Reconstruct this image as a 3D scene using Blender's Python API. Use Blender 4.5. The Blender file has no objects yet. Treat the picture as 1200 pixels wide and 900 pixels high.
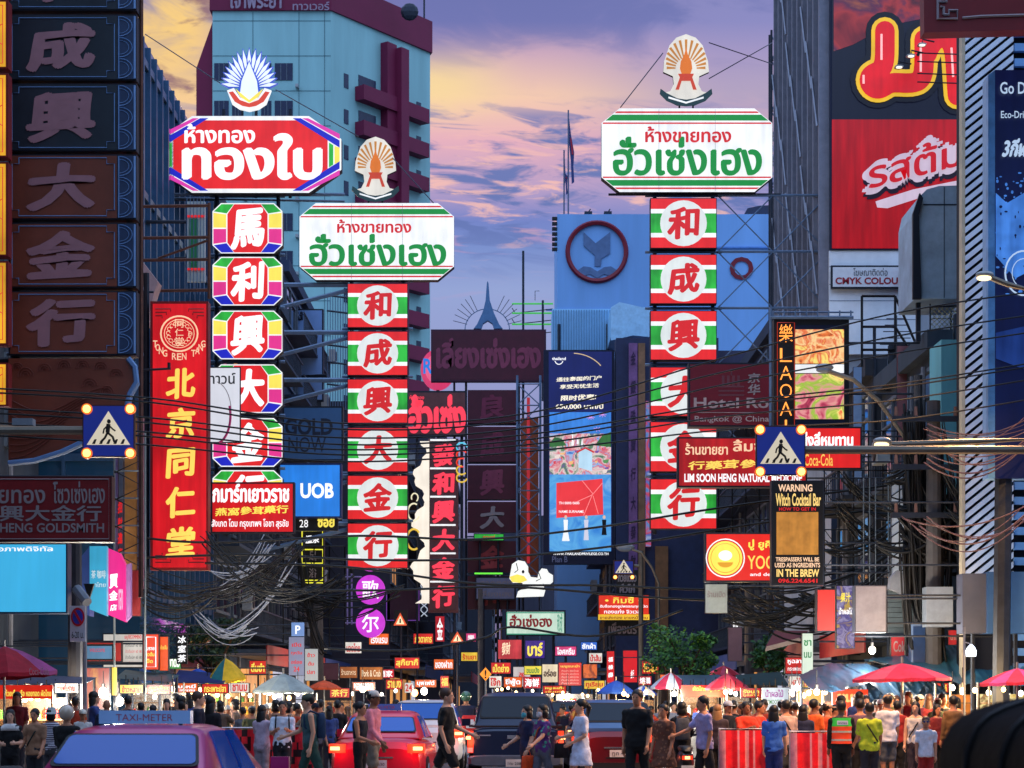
import bpy, bmesh, math, random
from mathutils import Vector, Matrix, noise as mnoise
scene = bpy.context.scene
COL = scene.collection
R = math.radians
rnd = random.Random(7)
# ---------------------------------------------------------------- camera
F, HX, HY, CZ = 2400.0, 600.0, 822.0, 1.65      # focal length in photo pixels, vanishing point, eye height
cd = bpy.data.cameras.new('camera'); cam = bpy.data.objects.new('camera', cd); COL.objects.link(cam)
cam.location = (0, 0, CZ); cam.rotation_euler = (R(90), 0, 0)
cd.sensor_width = 36; cd.sensor_fit = 'HORIZONTAL'; cd.lens = 36*F/1200
cd.shift_y = (HY-450)/1200; cd.clip_start = 0.3; cd.clip_end = 3000
cd.dof.use_dof = True; cd.dof.focus_distance = 50; cd.dof.aperture_fstop = 4.5
scene.camera = cam
scene.view_settings.view_transform = 'Standard'; scene.view_settings.look = 'None'
scene.view_settings.exposure = 0.0; scene.view_settings.gamma = 1.0
scene.view_settings.use_curve_mapping = False
try:
    scene.cycles.use_denoising = True; scene.cycles.denoiser = 'OPENIMAGEDENOISE'
    scene.cycles.max_bounces = 5; scene.cycles.diffuse_bounces = 2; scene.cycles.glossy_bounces = 3
    scene.cycles.sample_clamp_indirect = 4.0
    scene.cycles.use_light_tree = True
except Exception: pass

def lin(c):
    o = []
    for v in c[:3]:
        v /= 255.0
        o.append(v/12.92 if v <= .04045 else ((v+.055)/1.055)**2.4)
    return (o[0], o[1], o[2], 1.0)
# ---------------------------------------------------------------- dusk sky
SKY_STRENGTH = 1.0
AMBIENT = (0.70, 0.94, 1.36)      # blue hour light from the rest of the sky
def make_world():
    w = bpy.data.worlds.new('World'); scene.world = w; w.use_nodes = True
    nt = w.node_tree; N = nt.nodes; L = nt.links; N.clear()
    def nd(t, **k):
        n = N.new(t)
        for a, b in k.items(): setattr(n, a, b)
        return n
    def mth(op, a, b=None, c=None, clamp=False):
        n = nd('ShaderNodeMath', operation=op, use_clamp=clamp)
        for i, x in enumerate((a, b, c)):
            if x is None: continue
            if isinstance(x, (int, float)): n.inputs[i].default_value = x
            else: L.new(x, n.inputs[i])
        return n.outputs[0]
    def mix(f, a, b):
        n = nd('ShaderNodeMix', data_type='RGBA')
        for i, x in ((0, f), (6, a), (7, b)):
            if isinstance(x, (int, float)): n.inputs[i].default_value = x
            elif isinstance(x, tuple): n.inputs[i].default_value = x
            else: L.new(x, n.inputs[i])
        return n.outputs[2]
    def sstep(x, a, b):
        n = nd('ShaderNodeMapRange', interpolation_type='SMOOTHSTEP'); L.new(x, n.inputs[0])
        n.inputs[1].default_value = a; n.inputs[2].default_value = b
        return n.outputs[0]
    def bump(x, c, h):                       # soft bell of half width h about c
        d = mth('ABSOLUTE', mth('SUBTRACT', x, c)); return sstep(d, h, 0.0)
    tc = nd('ShaderNodeTexCoord'); sp = nd('ShaderNodeSeparateXYZ'); L.new(tc.outputs['Generated'], sp.inputs[0])
    x, y, z = sp.outputs
    ys = mth('MAXIMUM', y, 0.12)
    u = mth('DIVIDE', x, ys); v = mth('DIVIDE', z, ys)
    sky = nd('ShaderNodeTexSky', sky_type='NISHITA'); sky.sun_disc = False
    sky.sun_elevation = R(3.0); sky.sun_rotation = R(-12); sky.altitude = 50; sky.dust_density = 2.0; sky.ozone_density = 3.0
    nish = nd('ShaderNodeVectorMath', operation='SCALE'); L.new(sky.outputs[0], nish.inputs[0]); nish.inputs['Scale'].default_value = 0.10
    # band colours over the street
    rp = nd('ShaderNodeValToRGB'); cr = rp.color_ramp; L.new(mth('MULTIPLY', v, 2.0), rp.inputs[0])
    def vy(py): return (HY-py)/F*2.0
    stops = [(822, (140, 120, 160)), (420, (150, 158, 206)), (340, (150, 166, 214)), (290, (124, 146, 206)), (258, (118, 134, 200)), (222, (184, 160, 200)), (165, (232, 178, 192)),
             (112, (246, 204, 178)), (62, (205, 170, 190)), (25, (128, 126, 184)), (-60, (92, 104, 160)), (-500, (66, 92, 160))]
    while len(cr.elements) < len(stops): cr.elements.new(0.5)
    for e, (py, c) in zip(cr.elements, sorted(stops, key=lambda s: -s[0])):
        e.position = min(1, max(0, vy(py))); e.color = lin(c)
    base = rp.outputs[0]
    def U(px): return (px-HX)/F
    def V(py): return (HY-py)/F
    # the right half is more violet, the left above the roofs glows yellow
    fr = mth('MULTIPLY', sstep(u, U(610), U(860)), 0.72)
    base = mix(fr, base, lin((146, 146, 200)))
    fy = mth('MULTIPLY', mth('MULTIPLY', bump(u, U(510), 0.050), bump(v, V(98), 0.026)), .78)
    base = mix(fy, base, lin((252, 222, 156)))
    fl = mth('MULTIPLY', sstep(u, U(300), U(215)), bump(v, V(30), 0.09))
    base = mix(fl, base, lin((250, 208, 132)))
    def streak(su, sv, seed, lo, hi, detail=5):
        cb = nd('ShaderNodeCombineXYZ')
        L.new(mth('MULTIPLY', u, su), cb.inputs[0]); L.new(mth('MULTIPLY', mth('ADD', v, mth('MULTIPLY', u, 0.06)), sv), cb.inputs[1]); cb.inputs[2].default_value = seed
        nz = nd('ShaderNodeTexNoise'); nz.inputs['Scale'].default_value = 1; nz.inputs['Detail'].default_value = detail; nz.inputs['Roughness'].default_value = 0.58
        nz.inputs['Distortion'].default_value = 0.6
        L.new(cb.outputs[0], nz.inputs['Vector'])
        return sstep(nz.outputs[0], lo, hi)
    band = mth('MULTIPLY', sstep(v, V(345), V(250)), sstep(v, V(105), V(150)))
    base = mix(mth('MULTIPLY', streak(22, 105, 3.1, .46, .60), mth('MULTIPLY', band, 0.95)), base, lin((104, 122, 182)))
    base = mix(mth('MULTIPLY', streak(30, 150, 8.7, .51, .64), mth('MULTIPLY', bump(v, V(220), .05), 0.9)), base, lin((246, 192, 184)))
    low = mth('MULTIPLY', sstep(v, V(370), V(300)), sstep(v, V(245), V(275)))
    base = mix(mth('MULTIPLY', streak(22, 140, 15.2, .55, .68), mth('MULTIPLY', low, 0.6)), base, lin((196, 158, 196)))
    top = sstep(v, V(120), V(10))
    base = mix(mth('MULTIPLY', streak(14, 34, 21.0, .42, .62), mth('MULTIPLY', top, 0.8)), base, lin((110, 118, 178)))
    base = mix(mth('MULTIPLY', streak(26, 60, 5.0, .52, .68), mth('MULTIPLY', sstep(u, U(300), U(230)), .9)), base, lin((140, 104, 120)))
    front = mth('MULTIPLY', sstep(y, 0.55, 0.85), 1.0)
    blue = nd('ShaderNodeVectorMath', operation='MULTIPLY'); L.new(nish.outputs[0], blue.inputs[0]); blue.inputs[1].default_value = (0.55, 1.0, 1.9)
    amb = nd('ShaderNodeVectorMath', operation='ADD'); L.new(blue.outputs[0], amb.inputs[0]); amb.inputs[1].default_value = AMBIENT
    # the low sky is mostly shut out by the town, the high sky is open
    el = nd('ShaderNodeMapRange', interpolation_type='SMOOTHSTEP'); L.new(z, el.inputs[0]); el.inputs[1].default_value = -0.05; el.inputs[2].default_value = 0.75; el.inputs[3].default_value = 0.30; el.inputs[4].default_value = 1.35
    am2 = nd('ShaderNodeVectorMath', operation='SCALE'); L.new(amb.outputs[0], am2.inputs[0]); L.new(el.outputs[0], am2.inputs['Scale'])
    col = mix(front, am2.outputs[0], base)
    bg = nd('ShaderNodeBackground'); L.new(col, bg.inputs[0]); bg.inputs[1].default_value = SKY_STRENGTH
    out = nd('ShaderNodeOutputWorld'); L.new(bg.outputs[0], out.inputs[0])
make_world()
sl = bpy.data.lights.new('sun', 'SUN'); sun = bpy.data.objects.new('sun', sl); COL.objects.link(sun)
sl.energy = 0.25; sl.angle = R(10); sl.color = (1, .72, .5); sun.rotation_euler = (R(-87), 0, R(12))

# ---------------------------------------------------------------- materials
_mats = {}
def M(name, rgb, rough=.7, metal=0.0, var=.18, scale=3.0, bump=0.0, coat=0.0, spec=.4, streak=False):
    key = ('m', name)
    if key in _mats: return _mats[key]
    m = bpy.data.materials.new(name); m.use_nodes = True; nt = m.node_tree; N = nt.nodes; L = nt.links
    b = N['Principled BSDF']; c = lin(rgb)
    b.inputs['Roughness'].default_value = rough; b.inputs['Metallic'].default_value = metal
    b.inputs['Specular IOR Level'].default_value = spec
    if coat: b.inputs['Coat Weight'].default_value = coat; b.inputs['Coat Roughness'].default_value = .08
    if var:
        tc = N.new('ShaderNodeTexCoord'); nz = N.new('ShaderNodeTexNoise')
        nz.inputs['Scale'].default_value = scale; nz.inputs['Detail'].default_value = 6; nz.inputs['Roughness'].default_value = .65
        if streak:
            mp = N.new('ShaderNodeMapping'); mp.inputs['Scale'].default_value = (1, 1, .12)
            L.new(tc.outputs['Object'], mp.inputs[0]); L.new(mp.outputs[0], nz.inputs['Vector'])
        else: L.new(tc.outputs['Object'], nz.inputs['Vector'])
        rp = N.new('ShaderNodeValToRGB'); L.new(nz.outputs[0], rp.inputs[0])
        rp.color_ramp.elements[0].position = .3; rp.color_ramp.elements[1].position = .7
        rp.color_ramp.elements[0].color = (*[max(0, v*(1-var)) for v in c[:3]], 1)
        rp.color_ramp.elements[1].color = (*[min(1, v*(1+var)) for v in c[:3]], 1)
        L.new(rp.outputs[0], b.inputs['Base Color'])
        if bump:
            bp = N.new('ShaderNodeBump'); bp.inputs['Strength'].default_value = bump; bp.inputs['Distance'].default_value = .02
            L.new(nz.outputs[0], bp.inputs['Height']); L.new(bp.outputs[0], b.inputs['Normal'])
    else: b.inputs['Base Color'].default_value = c
    _mats[key] = m
    return m
def E(name, rgb, s=1.0, var=.10, scale=1.3, base=.25, light=False):
    """lit acrylic sign face / neon: a little uneven, as tubes behind a sheet are"""
    key = ('e', name)
    if key in _mats: return _mats[key]
    m = bpy.data.materials.new(name); m.use_nodes = True; nt = m.node_tree; N = nt.nodes; L = nt.links
    b = N['Principled BSDF']; c = lin(rgb)
    b.inputs['Base Color'].default_value = (*[v*base for v in c[:3]], 1); b.inputs['Roughness'].default_value = .35
    b.inputs['Emission Color'].default_value = c; b.inputs['Emission Strength'].default_value = s
    if var:
        tc = N.new('ShaderNodeTexCoord'); nz = N.new('ShaderNodeTexNoise'); nz.inputs['Scale'].default_value = scale; nz.inputs['Detail'].default_value = 2
        mr = N.new('ShaderNodeMapRange'); mr.inputs[1].default_value = .3; mr.inputs[2].default_value = .7
        mr.inputs[3].default_value = s*(1-var*1.6); mr.inputs[4].default_value = s*(1+var*.6)
        L.new(tc.outputs['Object'], nz.inputs['Vector'])
        n2 = N.new('ShaderNodeTexNoise'); n2.inputs['Scale'].default_value = 5.0; n2.inputs['Detail'].default_value = 5; mp = N.new('ShaderNodeMapping'); mp.inputs['Scale'].default_value = (1, 1, .1)   # grime run down the sheet
        L.new(tc.outputs['Object'], mp.inputs[0]); L.new(mp.outputs[0], n2.inputs['Vector'])
        ad = N.new('ShaderNodeMath'); ad.operation = 'MULTIPLY_ADD'; L.new(n2.outputs[0], ad.inputs[0]); ad.inputs[1].default_value = .45; 
        a2 = N.new('ShaderNodeMath'); a2.operation = 'MULTIPLY'; L.new(nz.outputs[0], a2.inputs[0]); a2.inputs[1].default_value = .55; L.new(a2.outputs[0], ad.inputs[2])
        L.new(ad.outputs[0], mr.inputs[0]); mr.inputs[1].default_value = .36; mr.inputs[2].default_value = .62; L.new(mr.outputs[0], b.inputs['Emission Strength'])
    m.cycles.emission_sampling = 'AUTO' if light else 'NONE'
    _mats[key] = m
    return m
def screen_mat(name, cols, scale, s=1.0, vor=True):
    """picture-like patches of colour for lit screens, printed food photographs and self-glowing stall goods"""
    key = ('s', name)
    if key in _mats: return _mats[key]
    m = bpy.data.materials.new(name); m.use_nodes = True; nt = m.node_tree; N = nt.nodes; L = nt.links
    b = N['Principled BSDF']; b.inputs['Roughness'].default_value = .3; b.inputs['Base Color'].default_value = (.02, .02, .02, 1)
    tc = N.new('ShaderNodeTexCoord'); nz = N.new('ShaderNodeTexNoise'); nz.inputs['Scale'].default_value = scale; nz.inputs['Detail'].default_value = 5; nz.inputs['Distortion'].default_value = 1.2
    L.new(tc.outputs['Object'], nz.inputs['Vector'])
    rp = N.new('ShaderNodeValToRGB'); L.new(nz.outputs[0], rp.inputs[0]); el = rp.color_ramp.elements
    while len(el) < len(cols): el.new(.5)
    for i, c in enumerate(cols): el[i].position = .28+.44*i/(len(cols)-1); el[i].color = lin(c)
    L.new(rp.outputs[0], b.inputs['Emission Color']); b.inputs['Emission Strength'].default_value = s
    m.cycles.emission_sampling = 'NONE'
    _mats[key] = m
    return m
def glass(name, rgb, rough=.06, spec=.9):
    key = ('g', name)
    if key in _mats: return _mats[key]
    m = bpy.data.materials.new(name); m.use_nodes = True; b = m.node_tree.nodes['Principled BSDF']
    b.inputs['Base Color'].default_value = lin(rgb); b.inputs['Roughness'].default_value = rough
    b.inputs['Specular IOR Level'].default_value = spec; b.inputs['Coat Weight'].default_value = .6 if spec > .6 else 0; b.inputs['Coat Roughness'].default_value = .03
    _mats[key] = m
    return m
# ---------------------------------------------------------------- mesh building
def P(px, py, Y): return Vector(((px-HX)*Y/F, Y, CZ+(HY-py)*Y/F))
_txt = {}
def text_mesh(body, bold=0.0, shear=0.0, ext=0.0, res=3):
    key = (body, bold, shear, ext, res)
    if key in _txt: return _txt[key]
    c = bpy.data.curves.new('t', 'FONT'); c.body = body; c.size = 1; c.offset = bold; c.shear = shear
    c.resolution_u = res; c.extrude = ext; c.align_x = 'LEFT'; c.space_line = 1.0
    o = bpy.data.objects.new('t', c); COL.objects.link(o)
    dg = bpy.context.evaluated_depsgraph_get(); dg.update()
    me = bpy.data.meshes.new_from_object(o.evaluated_get(dg))
    vs = [tuple(v.co) for v in me.vertices]; fs = [tuple(p.vertices) for p in me.polygons]
    bpy.data.objects.remove(o); bpy.data.curves.remove(c); bpy.data.meshes.remove(me)
    _txt[key] = (vs, fs)
    return _txt[key]
class MB:
    def __init__(s): s.v = []; s.f = []; s.m = []; s.mats = []
    def mi(s, mat):
        if mat not in s.mats: s.mats.append(mat)
        return s.mats.index(mat)
    def add(s, vs, fs, mat):
        o = len(s.v); s.v.extend([tuple(v) for v in vs]); k = s.mi(mat)
        for f in fs: s.f.append(tuple(i+o for i in f)); s.m.append(k)
        return s
    def box(s, x0, x1, y0, y1, z0, z1, mat):
        vs = [(x0, y0, z0), (x1, y0, z0), (x1, y1, z0), (x0, y1, z0), (x0, y0, z1), (x1, y0, z1), (x1, y1, z1), (x0, y1, z1)]
        return s.add(vs, [(0, 3, 2, 1), (4, 5, 6, 7), (0, 1, 5, 4), (1, 2, 6, 5), (2, 3, 7, 6), (3, 0, 4, 7)], mat)
    def prism(s, pts, y0, y1, mat, back=None):
        """closed outline of (x,z) points extruded from y0 (front) to y1"""
        n = len(pts)
        a = sum(pts[i][0]*pts[(i+1) % n][1]-pts[(i+1) % n][0]*pts[i][1] for i in range(n))
        if a < 0: pts = pts[::-1]
        vs = [(x, y0, z) for x, z in pts]+[(x, y1, z) for x, z in pts]
        s.add(vs[:n], [tuple(range(n))], mat)
        bm_ = back or mat
        return s.add(vs, [tuple(range(2*n-1, n-1, -1))]+[(i, i+n, (i+1) % n+n, (i+1) % n) for i in range(n)], bm_)
    def tube(s, pts, r, mat, n=6, caps=True):
        pts = [Vector(p) for p in pts]; k = len(pts); rs = r if isinstance(r, (list, tuple)) else [r]*k
        vs = []; fs = []; up = None
        for i, p in enumerate(pts):
            t = (pts[min(i+1, k-1)]-pts[max(i-1, 0)])
            if t.length < 1e-9: t = Vector((0, 0, 1))
            t.normalize()
            if up is None: up = Vector((0, 0, 1)) if abs(t.z) < .9 else Vector((1, 0, 0))
            a = up-t*up.dot(t)
            if a.length < 1e-6: a = t.orthogonal()
            a.normalize(); up = a; b = t.cross(a)
            for j in range(n):
                w = 2*math.pi*j/n
                vs.append(p+(a*math.cos(w)+b*math.sin(w))*rs[i])
        for i in range(k-1):
            for j in range(n):
                fs.append((i*n+j, i*n+(j+1) % n, (i+1)*n+(j+1) % n, (i+1)*n+j))
        if caps: fs.append(tuple(range(n-1, -1, -1))); fs.append(tuple((k-1)*n+j for j in range(n)))
        return s.add(vs, fs, mat)
    def loft(s, secs, mat, n=14, p=2.0, caps=True):
        """vertical loft of (z, cx, cy, hx, hy) superellipse sections"""
        vs = []; fs = []
        for (z, cx, cy, hx, hy) in secs:
            for j in range(n):
                w = 2*math.pi*j/n; c, q = math.cos(w), math.sin(w)
                vs.append((cx+hx*math.copysign(abs(c)**(2/p), c), cy+hy*math.copysign(abs(q)**(2/p), q), z))
        k = len(secs)
        for i in range(k-1):
            for j in range(n): fs.append((i*n+j, i*n+(j+1) % n, (i+1)*n+(j+1) % n, (i+1)*n+j))
        if caps: fs.append(tuple(range(n-1, -1, -1))); fs.append(tuple((k-1)*n+j for j in range(n)))
        return s.add(vs, fs, mat)
    def ball(s, c, rx, ry, rz, mat, n=10, k=7):
        return s.loft([(c[2]-rz*math.cos(math.pi*i/k), c[0], c[1], max(1e-4, rx*math.sin(math.pi*i/k)), max(1e-4, ry*math.sin(math.pi*i/k))) for i in range(k+1)], mat, n)
    def quad(s, a, b, c, d, mat): return s.add([a, b, c, d], [(0, 1, 2, 3)], mat)
    # pixel helpers: the outline as seen in the photo, put at depth Y at its real size
    def pb(s, x0, y0, x1, y1, Y, d, mat):
        a = P(x0, y1, Y); b = P(x1, y0, Y); return s.box(a.x, b.x, Y, Y+d, a.z, b.z, mat)
    def pp(s, pts, Y, d, mat, back=None):
        return s.prism([(P(x, y, Y).x, P(x, y, Y).z) for x, y in pts], Y, Y+d, mat, back)
    def pe(s, cx, cy, rx, ry, Y, d, mat, n=28, a0=0, a1=360):
        pts = [(cx+rx*math.cos(R(a0+(a1-a0)*i/n)), cy-ry*math.sin(R(a0+(a1-a0)*i/n))) for i in range(n if a1-a0 >= 360 else n+1)]
        return s.pp(pts, Y, d, mat)
    def pl(s, pts, Y, w, mat, n=5, closed=False):
        q = [P(x, y, Y) for x, y in pts]
        if closed: q.append(q[0].copy())
        return s.tube(q, w*.5*Y/F, mat, n)
    def arc(s, cx, cy, rx, ry, a0, a1, Y, w, mat, k=10):
        return s.pl([(cx+rx*math.cos(R(a0+(a1-a0)*i/k)), cy-ry*math.sin(R(a0+(a1-a0)*i/k))) for i in range(k+1)], Y, w, mat)
    def pt(s, body, x0, y0, x1, y1, Y, mat, bold=.012, shear=0, ext=0.0, res=3):
        mx = max(ord(c) for c in body)
        if bold > 0 and mx >= 0x2E80:        # brush: the stroke swept by a round tip, a little wider across
            off = [(bold*1.0*math.cos(i*.785), bold*.8*math.sin(i*.785)) for i in range(8)]
        elif bold > 0 and 0xE00 <= mx < 0xE80:   # broad nib held at a slant
            off = [(bold*1.5*t*math.cos(.6)+bold*.45*q, bold*1.5*t*math.sin(.6)-bold*.45*q) for q in (-1, 1) for t in (-1, -.5, 0, .5, 1)]
        else: off = None
        if off:
            v0, f0 = text_mesh(body, 0.0, shear, ext, res); vs = []; fs = []
            if mx >= 0x2E80 and bold >= .03:      # hand brushed: strokes rise to the right and waver
                def wob(v):
                    n1 = mnoise.noise(Vector((v[0]*2.2, v[1]*2.2, 1.7))); n2 = mnoise.noise(Vector((v[0]*2.2, v[1]*2.2, 9.1)))
                    return (v[0]+.05*n1+.05*v[1], v[1]+.05*n2+.07*(v[0]-.5)+.03*math.sin(3*v[0]), v[2])
                v0 = [wob(v) for v in v0]
            for i, (a, b) in enumerate(off):
                o = len(vs); vs += [(v[0]+a, v[1]+b, v[2]+.0006*i) for v in v0]; fs += [tuple(k+o for k in f) for f in f0]
        else: vs, fs = text_mesh(body, bold, shear, ext, res)
        if not vs: return s
        ax = min(v[0] for v in vs); bx = max(v[0] for v in vs); ay = min(v[1] for v in vs); by = max(v[1] for v in vs)
        a = P(x0, y1, Y); b = P(x1, y0, Y); kx = (b.x-a.x)/max(1e-6, bx-ax); kz = (b.z-a.z)/max(1e-6, by-ay); kk = min(kx, kz)
        return s.add([(a.x+(v[0]-ax)*kx, Y-v[2]*kk, a.z+(v[1]-ay)*kz) for v in vs], fs, mat)
    def build(s, name, parent=None, loc=None, smooth=False, flip=False, **props):
        o0 = Vector((0, 0, 0))
        if loc is not None: o0 = Vector(loc)
        elif parent is not None:
            q = parent
            while q is not None:
                if q.get('_abs'): o0 = o0+q.location
                q = q.parent
        me = bpy.data.meshes.new(name)
        me.from_pydata([(v[0]-o0.x, v[1]-o0.y, v[2]-o0.z) for v in s.v], [], s.f)
        for m in s.mats: me.materials.append(m)
        me.polygons.foreach_set('material_index', s.m)
        if smooth:
            me.polygons.foreach_set('use_smooth', [True]*len(me.polygons))
            if smooth is not True: me.set_sharp_from_angle(angle=R(smooth))
        me.update()
        o = bpy.data.objects.new(name, me); COL.objects.link(o)
        if parent is not None: o.parent = parent
        elif loc is not None: o.location = loc
        for k, val in props.items(): o[k] = val
        return o
def tag(o, label=None, cat=None, group=None, kind=None):
    if label: o['label'] = label
    if cat: o['category'] = cat
    if group: o['group'] = group
    if kind: o['kind'] = kind
    return o
def empty(name, loc, label=None, cat=None, group=None, rz=0.0, world=True):
    o = bpy.data.objects.new(name, None); COL.objects.link(o); o.location = loc; o.rotation_euler = (0, 0, rz); o.empty_display_size = .2
    if world: o['_abs'] = 1            # children are written in world coordinates and made local on build
    return tag(o, label, cat, group)
def copy_tree(o, parent=None):
    c = o.copy(); COL.objects.link(c); c.parent = parent
    for ch in list(o.children): copy_tree(ch, c)
    return c
# shared colours
steel = M('dark_steel', (44, 50, 62), .55, .5, .3, 4)
rust = M('rusty_steel', (92, 58, 48), .75, .2, .35, 5)
bluesteel = M('painted_steel', (96, 120, 150), .5, .3, .2, 4)
black = M('black_plastic', (14, 15, 18), .5, 0, .2, 4)
cablem = M('cable_rubber', (10, 11, 14), .6, 0, .2, 5)
cablep = M('cable_pale', (150, 120, 130), .6, 0, .2, 5)
grey = M('grey_paint', (120, 128, 138), .6, 0, .2, 3)
cabinet = M('sign_cabinet', (30, 36, 48), .5, .3, .25, 3)
eW = E('lit_white', (248, 250, 252), .98, .13, .9, light=True)
eWt = E('lit_white_letter', (252, 252, 255), 1.05, 0)
eR = E('lit_red', (226, 38, 40), 1.0, .12, 1.2, light=True)
eG = E('lit_green', (48, 176, 62), 1.0, .3, 1.6)
eGd = E('lit_green_letter', (24, 140, 58), .95, .05)
eRl = E('lit_red_letter', (206, 34, 38), 1.0, .08)
eY = E('lit_yellow', (250, 228, 92), 1.0, .08)
eP = E('lit_pink', (226, 54, 140), 1.0, .08)
eB = E('lit_blue', (34, 40, 190), 1.0, .08)
eO = E('lit_orange', (244, 148, 40), 1.0, .08)
eDisc = E('lit_disc', (226, 232, 230), .95, .08)
amber = E('amber_lamp', (255, 176, 80), 5.0, 0, light=True)
neonO = E('neon_orange', (255, 150, 60), 1.8, 0)
neonP = E('neon_pink', (252, 62, 84), 1.05, 0)
# ================================================================ SHOP SIGNS
def sign_root(name, label, x0, y0, x1, y1, Y, cat='sign', group=None):
    return empty(name, P((x0+x1)/2, y1, Y), label, cat, group)
def arms(mb, xs, ys, Y, xf, w=.03, mat=None):
    """brackets from the sign back to the house front at x = xf"""
    for y in ys:
        a = P(xs, y, Y); mb.tube([(a.x, Y+.25, a.z), (xf, Y+.25, a.z)], w, mat or steel, 5)
# ---- generic helper for plain shop signs
def shop_sign(name, label, rect, Y, face, letters, d=.3, border=None, cab=None, xf=None, cat='sign', sub=None, arm_y=None, group=None):
    x0, y0, x1, y1 = rect
    root = sign_root(name, label, x0, y0, x1, y1, Y, cat, group)
    b = MB(); b.pb(x0, y0, x1, y1, Y, d, cab or cabinet); b.build('cabinet', root)
    b = MB(); g = min(2.0, .03*(x1-x0)); b.pb(x0+g, y0+g, x1-g, y1-g, Y-.012, .010, face); b.build('face', root)
    if border:
        q = MB(); i = 3.5
        q.pl([(x0+i, y0+i), (x1-i, y0+i), (x1-i, y1-i), (x0+i, y1-i)], Y-.02, 1.2, border, 4, True); q.build('border_line', root)
    q = MB()
    for L in letters: q.pt(L[0], L[1], L[2], L[3], L[4], Y-.025, L[5], L[6] if len(L) > 6 else .014)
    if letters: q.build('lettering', root)
    if xf is not None:
        fr = MB(); e = x0 if xf < 0 else x1
        for ay in (arm_y or (y0+.2*(y1-y0), y1-.2*(y1-y0))): arms(fr, (x0+x1)/2, (ay,), Y+d*.4, xf, .024)
        fr.build('bracket', root)
    else:
        fr = MB(); bx, Yb = P((x0+x1)/2, 0, Y).x, Y+d+.03
        for dx in ((-.3, .3) if x1-x0 > 30 else (0,)): fr.tube([(bx+dx*(x1-x0)*Y/F, Yb, 0), (bx+dx*(x1-x0)*Y/F, Yb, P(0, y0+1, Y).z)], .03 if Y < 80 else .06, steel, 6); fr.build('post', root) if dx in (0, -.3) else fr.build('post', root); fr = MB()
    if sub: sub(root)
    return root
# ================================================================ GROUND
asphalt = M('asphalt', (62, 62, 68), .75, 0, .25, 6, .3)
def structure(mb, name, loc=(0, 0, 0)): return tag(mb.build(name, None, loc), kind='structure')
g = MB(); g.quad((-900, -60, 0), (900, -60, 0), (900, 1500, 0), (-900, 1500, 0), M('ground_concrete', (96, 94, 96), .85, 0, .2, .8)); structure(g, 'ground')
g = MB(); g.quad((-6.5, -20, .004), (6.5, -20, .004), (6.5, 205, .004), (-6.5, 205, .004), asphalt); structure(g, 'road')
white = M('road_paint', (200, 200, 196), .7, 0, .2, 8)
g = MB()
for xx in (-2.2, 2.2):
    for i in range(28): g.box(xx-.06, xx+.06, -5+7*i, -2+7*i, .006, .010, white)
structure(g, 'lane_marking')
g = MB()
for i in range(14): g.box(-6.2+.92*i, -5.75+.92*i, 33.2, 36.6, .006, .010, white)
structure(g, 'zebra_crossing')
for sx in (-1, 1):
    g = MB(); a, b = sorted((sx*6.5, sx*10.4)); g.box(a, b, -20, 205, 0, .14, M('paving', (120, 112, 108), .85, 0, .2, 5))
    a, b = sorted((sx*6.36, sx*6.5)); g.box(a, b, -20, 205, 0, .145, M('kerb_stone', (170, 165, 160), .8, 0, .2, 5)); structure(g, 'pavement')
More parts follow.
